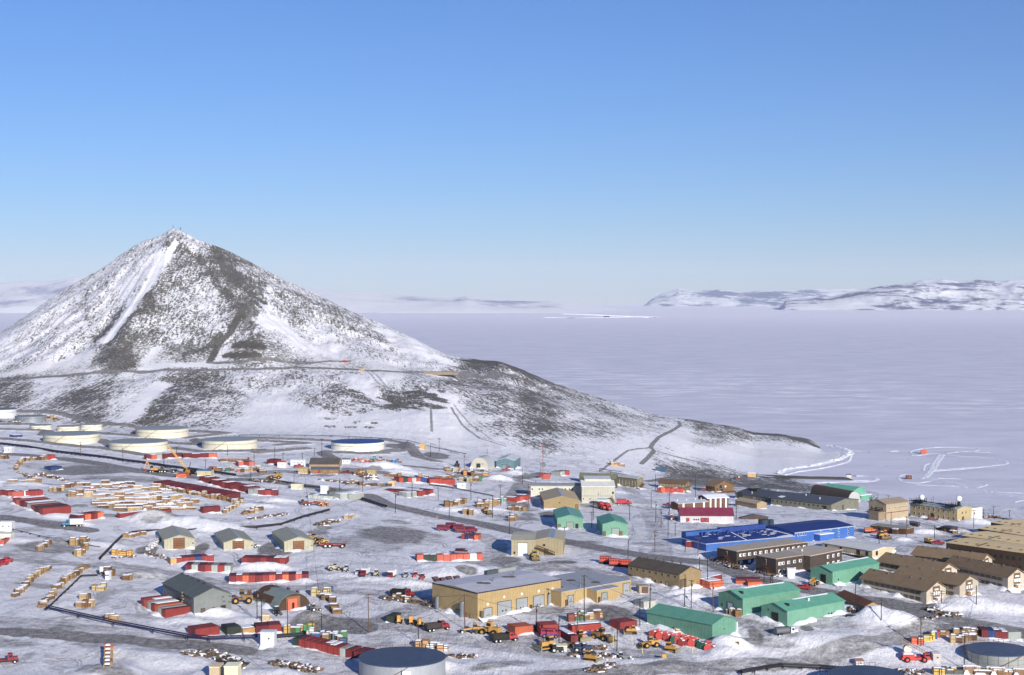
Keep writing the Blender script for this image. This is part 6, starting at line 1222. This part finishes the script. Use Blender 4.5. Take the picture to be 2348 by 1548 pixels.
hut(666,1068,700,12,'white cabin with two dark windows among small huts',(232,236,236),(200,205,200),win=3,lm='white cabin'); hut(636,1071,655,11,'white hut with a bright red roof',(238,236,230),(214,50,40),depth=4); hut(505,1059,567,8,'low brown barrack with snow-streaked roof below tank farm',(140,96,64),(200,196,196),depth=6,win=5,lm='low brown barrack')
hut(452,1091,484,11,'cream cabin with a blue roof beside the crane',(240,220,160),(60,110,150),lm='blue-roofed cabin',depth=6); b=hut(709,1073,777,8,'brown double building with dark upper roof among small huts',(190,150,100),(84,80,76),depth=11,rise=3,win=0,lm='brown double building'); hut(712,1087,776,10,'brown lower building with a dark roof and red door',(160,120,72),(80,90,104),depth=5,rise=1.2,win=3,door=(190,50,40)); hut(684,1085,705,9,'tan shed left of the brown lower building',(206,176,110),depth=5,rise=.6)
hut(784,1064,802,10,'white cabin with blue skirt right of brown double building',(236,238,236),(120,130,140),win=2); hut(841,1088,861,10,'tan shed with grey roof beside scrap mound',(206,176,110),(140,146,140)); hut(962,1030,973,11,'lone tan box hut at the foot of the hill',(236,190,110),lm='lone tan hut',rise=0,win=0); hut(890,1115,904,10,'tan square hut beside main road at snowy reels',(232,196,140),rise=0,win=0)
hut(1370,1160,1394,14,'small pale blue-roofed box in front of the stepped cream hall',(225,228,230),(150,175,200),rise=.4,win=1); hut(1048,1119,1068,10,'white box hut right of red container pair',(230,232,226),rise=0,win=1); hut(0,1218,27,19,'white cabin with dark windows cut by left edge of picture',(236,236,238),(214,216,220),win=2,rise=.4,lm='left edge white cabin'); hut(0,1236,25,10,'cream boxy trailer at left edge below white cabin',(240,225,200),rise=0,win=0)
hut(9,1038,27,12,'small white hut beside the pipeline at far left',(244,244,246),rise=0,win=1,lm='small white hut by pipeline'); hut(241,1330,250,18,'narrow white booth with dark glass in the fenced yard',(240,240,244),rise=0,win=2,depth=2.2,lm='narrow white booth'); hut(600,1429,617,17,'tall tan box beside the twin poles',(236,208,160),rise=0,win=0,depth=2.5); hut(480,1556,503,25,'beige box cabin at bottom edge, left of the pair',(222,196,152),rise=0,win=0,depth=5,lm='bottom edge cabins'); hut(514,1560,545,30,'cream box cabin at bottom edge, right of the pair',(248,238,190),rise=0,win=0,depth=5)
hut(1806,1325,1823,19,'white rounded box trailer in front of stepped brown dormitory',(238,240,242),rise=.2,win=0,depth=3); hut(1963,1528,1981,11,'tiny white hut behind the bottom edge tank roof',(232,230,230),(190,130,100),rise=.2); hut(2140,1519,2157,18,'pale boxy hut beside the red drilling truck',(216,206,196),rise=.2,depth=4); hut(1268,1492,1300,9,'pale green crate-like trailer with snow at T-shaped pole',(226,226,190),rise=0,win=0)
hut(1714,1093,1733,8,'tan hut with snowy roof on the shore',(232,180,110),(240,240,244),lm='tan shore hut',rise=.3,snow=False); hut(2112,1041,2125,8,'orange hut standing on the sea ice',(236,90,30),(240,120,60),lm='orange ice hut',z0=0,rise=.2,win=2,depth=4); hut(2078,1099,2091,7,'small dark hut with orange sled on the sea ice',(120,70,50),(90,90,96),rise=.2,win=1,depth=4,lm='dark ice hut',z0=0); hut(1941,1098,1952,9,'small white and dark box at the end of the ice pier',(232,232,232),(90,90,90),rise=0,win=0,depth=4,lm='ice pier box',z0=0)
hut(1503,1080,1528,7,'small blue and green box on the slope below the hill',(60,96,130),rise=.1,win=0,depth=3,lm='blue and green box'); hut(784,830.5,791,3,'tiny red hut beside the upper hill track',(210,50,40),rise=0,win=0); hut(823,849.5,829,3,'tiny yellow hut beside the hill road',(220,180,100),rise=0,win=0); hut(972,857,1050,4,'long low tan shelter beside the hill road',(170,150,130),(120,110,100),rise=0,win=0,depth=3)
hut(1384,727.8,1396,3,'tiny distant camp building on the far sea ice',(50,50,60),rise=0,win=0,depth=6,lm='distant camp',z0=0)
b=Bld('blue_gabled_hall',(1178.9,1077,1056.5),(1138,1055.6),(1193.4,1047),'C',1.6,'C',(104,140,150),(200,206,204),'blue-grey gabled hall with a pale roof at the foot of the hill','blue-grey gabled hall',roofseam=0,seam=.8)
b.windows('B',(.25,.5,.65),.5,.6,.8,(225,225,225)); b.door('B',.3,.9,2,(200,40,40)); b.door('B',.55,2.6,3,(120,150,156))
b=Bld('cream_quonset',(1079,1072,1049),(1098,1040),(1119,1050),'C',0,'Q',(228,222,196),(190,196,198),'cream arched quonset hall with a grey roof beside the blue-grey hall','cream quonset',roofseam=0,seam=0,depth=16,roofmat=paint((186,190,192),.75,.6,0,None,.2)); b.door('C',.45,2.2,2.4,(60,60,60)); b.windows('C',(.7,),.3,.7,1,(220,220,220))
# ---------------------------------------------------------------- poles and wires
POLES=[(185,1047,1014),(282,1059,1026),(376,1069,1038),(405,1044,1024),(522,1044,1023),(575,1096,1067),(583,1067,1035),(630,1053,1024),(649,1067,1038),(693,1065,1038),(738,1048,1005),(721,1047,1028),(674,1107,1079),(779,1127,1098),(831,1144,1096),(471,1075,1053),
(987,1048,1015),(1007,1036,1005),(1064.5,1076,1040),(1117,1041,1029),(906.6,1176,1129),(945,1141,1104),(1005,1147,1112),(1080,1147,1104),(1148,1160,1112),(1030,1189,1150.5),(1129,1187,1137),(1168,1225,1174),(1197.7,1110,1073),(1240,1090,1061),
(1211.6,1159,1108.5),(1317.6,1130,1108.5),(1360,1192,1149),(1443.6,1194,1158),(1493,1165,1126),(1503.7,1198,1150),(1515.7,1212,1166),(1503,1124,1087),(1534.7,1181,1129),(1595,1141,1087),(1531.8,1228,1174),(1548,1229,1198),(1501.7,1265.5,1218),(1440,1283,1236),(1294,1246,1207),(1357,1211,1172),(1571,1265.5,1223),
(1688,1189.5,1160),(1600.4,1277,1232),(1604,1307,1277),(1622.5,1344.6,1280.6),(1750,1242,1227),(2013,1148,1135),(2037,1144,1135),(2232.4,1212,1169),(2255.6,1186.6,1167),(2278,1188.5,1160),(2314.7,1186.6,1169),(2143,1236,1204),(2016,1246.7,1214),(2078,1233,1185),(2043,1204,1173),
(589.7,1427,1355.4),(600.5,1431,1375),(660,1453,1381),(738,1462,1411.6),(845,1450,1362),(959.7,1480,1420),(1066,1443.7,1362.8),(1230,1448,1388),(1281.7,1482,1408.6),(1340,1429,1319),(1324.7,1454,1394),(1414.5,1494,1425),(1467,1434.8,1373),(1490.6,1396,1340.5),(1569.5,1392,1315.4),(1584.9,1396,1331),(1635.3,1404,1337),(1751.7,1340,1306),(1766.5,1337,1321),(1771,1337,1322),(1961,1367,1337),(2020.5,1432,1374),(2111.8,1485,1417.5),(2238.9,1398,1342),(2211,1533,1458),(2158.6,1392.5,1352)]
def pole_proto(h,arms,brown):
    R=bpy.data.objects.new('utility_pole',None); COL.objects.link(R); w=paint((112,74,50) if brown else (52,42,38),.7,.8)
    MB().cyl((0,0,-1),(0,0,h),.17,.12,n=8).build('pole',w,R)
    for k in range(arms): 
        z=h-.35-.8*k; MB().box(-1.15,1.15,-.07,.07,z-.09,z+.06).build('crossarm',w,R)
    if arms:
        for x in(-1.0,-.45,.45,1.0): MB().cyl((x,0,h-.3),(x,0,h-.05),.06,n=6).build('insulator',paint((150,160,160),.7,.3),R)
    if h>8 and arms==1: MB().cyl((.32,0,h-2.2),(.32,0,h-1.3),.22,n=8).build('transformer',paint((110,112,112),.7),R)
    return R
PT={}
PP=[]
for i,(x,yb,yt) in enumerate(POLES):
    X,Y,Z=cast(x,yb); h=(yb-yt)*Y/F*1.01; big=h>9.2; arms=(2 if i%7==3 else 1) if i%3!=1 or x in(738,1281.7,1324.7) else 0; brown=i%6==0 or x in(845,1066,660,831)
    key=(arms,brown,round(h*2)/2)
    if key not in PT: PT[key]=pole_proto(key[2],arms,brown); KIDS[PT[key].name]=[q for q in bpy.data.objects if q.parent==PT[key]]; o=PT[key]; o.location=(X,Y,Z); 
    else: o=copy_tree(PT[key],(X,Y,Z))
    o.rotation_euler=(0,0,random.uniform(-.5,.5)); o.rotation_euler.y=random.uniform(-.02,.02)
    PP.append((X,Y,Z+key[2]-.1)); auto(o,('brown' if brown else 'dark')+' utility pole'+(' with crossarm' if arms else ''),'utility pole','utility poles through the town')
def wire(a,b,sag,label,n=10):
    a,b=Vector(a),Vector(b); m=MB(); pts=[a.lerp(b,k/n)-Vector((0,0,sag*4*(k/n)*(1-k/n))) for k in range(n+1)]
    for p,q in zip(pts[:-1],pts[1:]): m.cyl(p,q,.045,n=4,caps=False)
    o=m.build('power_line',paint((40,38,38),.8)); o['label']=label; o['category']='power line'; o['group']='power lines between poles'; return o
XI={p[0]:k for k,p in enumerate(POLES)}
for k,(a,b_) in enumerate(((1066,1281.7),(845,1066),(1281.7,1340),(1340,1467),(1467,1569.5),(1584.9,1635.3),(1635.3,1771),(1622.5,1600.4),(1600.4,1571),(1571,1440),(1440,1294),(1501.7,1515.7),(1515.7,1443.6),(1168,1030),(1030,906.6),(906.6,831),(1129,1148),(1148,1197.7),(738,693),(845,738),(2020.5,2111.8),(2111.8,2238.9),(2020.5,1961),(2078,2143),(987,1064.5),(1360,1357),(1534.7,1595),(1531.8,1501.7),(959.7,1066),(1414.5,1467),(2211,2238.9),(1230,1324.7))):
    A,B_=PP[XI[a]],PP[XI[b_]]; ca=min(LM,key=lambda m:(m[0]-A[0])**2+(m[1]-A[1])**2)[2]; cb=min(LM,key=lambda m:(m[0]-B_[0])**2+(m[1]-B_[1])**2)[2]
    lb=f"thin overhead wire from {ca} pole towards {cb}" if ca!=cb else f"short overhead wire near {ca}"
    WL=globals().setdefault('WLAB',[]); WL.append(lb); q_=WL.count(lb); wire(A,B_,.9,lb if q_==1 else f"{nth(q_-1)} "+lb)
# ---------------------------------------------------------------- pipelines
def pipeline(pts,r,n_sup,label,z=.8,col=(40,38,48),rail=False,twin=False,lm=None):
    P=[cast(*p) for p in pts]; P=[Vector((x,y,gz(x,y)+z)) for x,y,_ in P]; Q=[P[0]]
    for a,b in zip(P[:-1],P[1:]):
        L=(b-a).length; k=max(1,int(L/12))
        for i in range(1,k+1): c=a.lerp(b,i/k); c.z=gz(c.x,c.y)+z; Q.append(c)
    o=empty('pipeline',Q[0],0,label=label,category='pipeline'); W=[q-Q[0] for q in Q]; mt=paint(col,.8,.5)
    m=MB()
    for a,b in zip(W[:-1],W[1:]): m.cyl(a,b,r,n=8,caps=False)
    if twin:
        for a,b in zip(W[:-1],W[1:]): m.cyl(a+Vector((0,1.6,.2)),b+Vector((0,1.6,.2)),r*.7,n=8,caps=False)
    m.build('pipe',mt,o); step=3.4
    cnt=0
    for a,b in zip(W[:-1],W[1:]):
        L=(b-a).length; k=max(1,int(L/n_sup))
        for i in range(k):
            if cnt>95: break
            c=a.lerp(b,i/k); cnt+=1; MB().box(c.x-.15,c.x+.15,c.y-.9,c.y+(2.4 if twin else .9),c.z-r-.15,c.z-r+.05).cyl((c.x,c.y-.6,c.z-z-1),(c.x,c.y-.6,c.z+.1),.1,n=5).cyl((c.x,c.y+.6,c.z-z-1),(c.x,c.y+.6,c.z+.1),.1,n=5).build('support',mt,o)
    return o
pipeline([(0,1020),(60,1027),(185,1045),(282,1058),(330,1064),(430,1078),(480,1084),(540,1093)],.45,4,'long dark raised pipeline running below the fuel tanks',z=.9,twin=True)
pipeline([(230,1284),(255,1258),(280,1233),(305,1225),(335,1222),(362,1221),(430,1220),(500,1216),(590,1212),(645,1206),(690,1190),(755,1173)],.5,6,'dark pipeline passing behind the three tan sheds',z=.9)
pipeline([(106,1401),(180,1418),(260,1436),(350,1453),(430,1468),(480,1473),(560,1470),(590,1469)],.3,9,'dark blue double pipeline crossing the lower left snow',z=1.3,col=(34,34,74),twin=True)
pipeline([(106,1400),(120,1388),(140,1368),(165,1345),(186,1324),(224,1322)],.3,5,'dark pipe running up beside the crate line',z=.6)
pipeline([(632,1467),(700,1462),(760,1457)],.4,6,'dark pipe section right of the tall white box hut',z=1.0,twin=True)
pipeline([(1940,1414),(2000,1421),(2078,1428)],.35,5,'dark pipe on the snow below rusty curved shed',z=.6)
pipeline([(1700,1552),(1760,1541),(1795,1536),(1880,1540),(1960,1546)],.4,5,'dark and white pipe trestle at bottom edge',z=1.4,twin=True)
pipeline([(620,1100),(700,1116),(740,1120)],.25,5,'thin dark pipe beside the main road, left part',z=.5); pipeline([(830,1147),(886,1166)],.4,4,'short black pipe rack beside the main road',z=.9,twin=True); pipeline([(985,1113),(1040,1121),(1090,1131),(1130,1139)],.25,6,'thin pipe curving below the red container pair',z=.6)
pipeline([(550,1000.5),(640,1001),(700,1001.5),(760,1002),(840,1006),(935,1013),(1000,1030),(1070,1044)],.18,9,'thin dark pipe on short posts along the foot of the hill',z=1.0); pipeline([(30,1217),(90,1232),(160,1247),(230,1258)],.12,5,'low dark cable fence on posts beside left road',z=.7); pipeline([(2250,1188),(2280,1190),(2320,1195)],.3,5,'dark pipe rack at the right shore',z=.8)
pipeline([(1375,1083),(1400,1088),(1425,1090)],.2,6,'pipe frame behind the long olive hall',z=2.5); pipeline([(845,1150),(1000,1150),],.01,99,'.') if 0 else None
pipeline([(1745,1095.5),(1850,1097.5),(1938,1098)],.3,14,'dark hose line along the ice pier',z=.3)
# dish tower on the snow below the hill
X,Y,Z=cast(1244.5,1088); o=empty('antenna_tower',(X,Y,Z),0,label='slim red and white lattice mast carrying two round dishes',category='antenna tower'); h=(1088-1020)*Y/F; m=MB()
for a in range(3):
    t=2.1*a; m.cyl((.5*math.cos(t),.5*math.sin(t),0),(.35*math.cos(t),.35*math.sin(t),h),.07,n=4)
for k in range(22): t=2.1*(k%3); u=2.1*((k+1)%3); m.cyl((.45*math.cos(t),.45*math.sin(t),h*k/22),(.45*math.cos(u),.45*math.sin(u),h*(k+1)/22),.05,n=4)
m.build('lattice_mast',paint((200,90,80),.8),o)
for z in (h*.76,h*.33): MB().cyl((.6,-.5,z),(.6,-1.2,z),1.25,1.1,n=20).build('dish',paint((120,126,130),.8),o)
MB().box(-1,1,-.1,.1,h-.4,h).box(-.7,.7,-.1,.1,h-1.6,h-1.4).build('crosspiece',paint((210,70,56),.8),o)
# cross and post on the summit
for px,lab in ((397,'small survey post on the summit of the hill'),(413.5,'small wooden cross on the summit of the hill')):
    X,Y,Z=AX+(px-400)*.43,AY,HC-(530-691)/F*1500; u=X/Y; Z=gz(X,Y)-.5
    o=empty('summit_cross' if 'cross' in lab else 'survey_post',(X,Y,Z),0,label=lab,category='cross' if 'cross' in lab else 'post'); MB().cyl((0,0,0),(0,0,4.2),.2,n=6).build('upright',paint((70,56,50),.7),o)
    if 'cross' in lab: MB().box(-1,1,-.15,.15,2.9,3.3).build('crossbar',paint((70,56,50),.7),o)
# yellow marker posts in the lower yard
for i,(x,yb,yt) in enumerate(((1406,1484,1449),(1449,1473,1457),(1513,1482,1466),(1588,1501,1486),(1473,1500,1488),(1768,1534,1526),(1002,1190,1186),(970,1192,1187))):
    X,Y,Z=cast(x,yb); h=max(1.5,(yb-yt)*Y/F); m=MB().cyl((0,0,-.5),(0,0,h),.1,n=6).build('marker_post',paint((226,206,120),.8)); m.location=(X,Y,Z); auto(m,'thin yellow marker post','post','yellow marker posts')
# ---------------------------------------------------------------- berms and tracks of loose snow on the sea ice, ice edge ridge
def berm(name,pts,w,h,seed,world=None):
    P=[Vector(at_z(px,py,0.0)) for px,py in pts]; Q=[]
    for k in range(len(P)-1):
        p0=P[max(k-1,0)];p1=P[k];p2=P[k+1];p3=P[min(k+2,len(P)-1)]; n=max(2,int((p2-p1).length/3))
        for i in range(n):
            t=i/n; Q.append(.5*((2*p1)+(p2-p0)*t+(2*p0-5*p1+4*p2-p3)*t*t+(3*p1-p0-3*p2+p3)*t**3))
    Q.append(P[-1]); m=MB(); V_=[];
    rnd=random.Random(seed); c=7
    for i,q in enumerate(Q):
        d=(Q[min(i+1,len(Q)-1)]-Q[max(i-1,0)]).normalized(); nrm=Vector((-d.y,d.x,0)); ww=w*rnd.uniform(.6,1.3)
        for j in range(c):
            s=-1+2*j/(c-1); z=h*(1-s*s)*rnd.uniform(.35,1.3) if 0<j<c-1 else -.08
            V_.append(q+nrm*(s*ww+rnd.uniform(-.15,.15)*w)+Vector((0,0,z)))
    F_=[(i*c+j,(i+1)*c+j,(i+1)*c+j+1,i*c+j+1) for i in range(len(Q)-1) for j in range(c-1)]
    F_=[f[::-1] for f in F_]
    m.add(V_,F_); o=m.build(name,snowmat()); props(o,kind='structure'); return o
TR=[([(1780,1088),(1800,1078),(1850,1070),(1890,1062),(1925,1052),(1946,1040),(1935,1030),(1900,1022)],5,1.3),([(1790,1092),(1830,1082),(1880,1075),(1940,1060),(1950,1045)],2.5,.6),([(1945,1033),(1965,1034),(1990,1038)],4,.7),
([(2092,1042),(2100,1045),(2140,1040),(2160,1043),(2150,1060),(2142,1075),(2125,1092),(2110,1098)],3.2,.35),([(2155,1044),(2140,1062),(2132,1080),(2118,1095)],3,.35),([(2118,1095),(2180,1106),(2250,1122),(2330,1137),(2420,1150)],3.2,.4),([(2110,1098),(2170,1110),(2250,1126),(2330,1141),(2420,1156)],2.6,.4),
([(2092,1042),(2088,1036),(2110,1030),(2160,1026),(2240,1029),(2235,1035)],1.6,.3),([(2145,1040),(2200,1046),(2260,1049),(2300,1056),(2306,1064),(2260,1070),(2200,1074),(2140,1079)],2.2,.3),([(2140,1081),(2220,1075),(2290,1066)],2,.3),([(2135,1062),(2120,1068),(2116,1080)],2,.3),([(2060,1096),(2066,1104),(2100,1108),(2130,1104)],2.6,.4),([(2060,1094),(2075,1088),(2100,1092)],2,.3),([(2150,1097),(2200,1099),(2250,1108),(2262,1112),(2240,1119)],1.6,.3),([(2170,1040),(2210,1036),(2270,1038)],1.3,.25),
([(1960,1092),(1990,1092),(2010,1099),(1985,1105),(1900,1106),(1830,1112)],3.5,.5),([(1900,1108),(1960,1103),(2000,1102)],2.5,.4),([(2230,1115),(2290,1128),(2348,1131),(2420,1133)],1.6,.25),([(2325,1152),(2345,1148),(2380,1150)],2,.3),([(2040,1035),(2060,1035)],3,.6),([(2065,1050),(2085,1053)],3,.5),([(2010,1066),(2035,1070)],3,.5),([(2100,1112),(2160,1114),(2220,1118)],1.5,.25)]
for k,(p,w,h) in enumerate(TR): berm('snow_berm',p,w*(.8 if k<3 else .75),h*(.7 if k<3 else .8),k)
for k,(p,w) in enumerate((([(1300,720.5),(1350,722),(1420,725),(1500,728)],55),([(1255,728.5),(1320,728.8),(1380,728.2)],60),([(1310,729.5),(1360,729),(1440,727.5)],60))): berm('runway_snow',p,w,4,90+k)
# dark gravel pier reaching out onto the ice
P_=[Vector(at_z(px,py,0.0)) for px,py in ((1735,1092),(1780,1093),(1830,1096),(1880,1097),(1925,1098.5),(1950,1099))]; V_=[];c=6
for i,q in enumerate(P_):
    for j in range(c):
        s_=-1+2*j/(c-1); V_.append(q+Vector((random.uniform(-2,2),s_*7+random.uniform(-1.5,1.5),1.2*(1-abs(s_)**3)*random.uniform(.8,1.2)-.1)))
m=MB(); m.add(V_,[(i*c+j,(i+1)*c+j,(i+1)*c+j+1,i*c+j+1) for i in range(len(P_)-1) for j in range(c-1)]); o=m.build('gravel_pier',paint((96,90,86),.8,.9,0,None,.9)); props(o,kind='structure')

def fix_counts():
    g={}
    for o in bpy.data.objects:
        if o.name.split('.')[0]=='wooden_crate' and o.parent is None: g.setdefault(o.get('group','?'),[]).append(o)
    L=sorted(g.values(),key=lambda v:sum(q.location.y for q in v)/len(v)); n=0; far=[]
    for v in L:
        if n+len(v)<=295: n+=len(v)
        else: far+=v
    m=MB(); mats=[]; idx={}
    for o in far:
        M=Matrix.Translation(o.location)@Matrix.Rotation(o.rotation_euler.z,4,'Z')@Matrix.Diagonal((*o.scale,1)); me=o.data; n0=len(m.v)
        m.v+=[tuple(M@v.co) for v in me.vertices]
        for p in me.polygons:
            mt=me.materials[p.material_index]
            if mt.name not in idx: idx[mt.name]=len(mats); mats.append(mt)
            m.f.append(tuple(n0+i for i in p.vertices)); m.m.append(idx[mt.name])
    for o in far: bpy.data.objects.remove(o)
    o=m.build('stored_crates',mats); o['kind']='stuff'
fix_counts()
finish_labels()
for o in bpy.data.objects:
    l=o.get('label')
    if l:
        w=l.split()
        if len(w)>16:
            l=l.replace(' shipping container','  container').replace('  ',' ').replace(' from left in the',' from left in'); w=l.split()
            l=' '.join(w[:16]); o['label']=l

from collections import Counter
cn=Counter((o.get('label')) for o in bpy.data.objects if o.parent is None and o.get('label'))
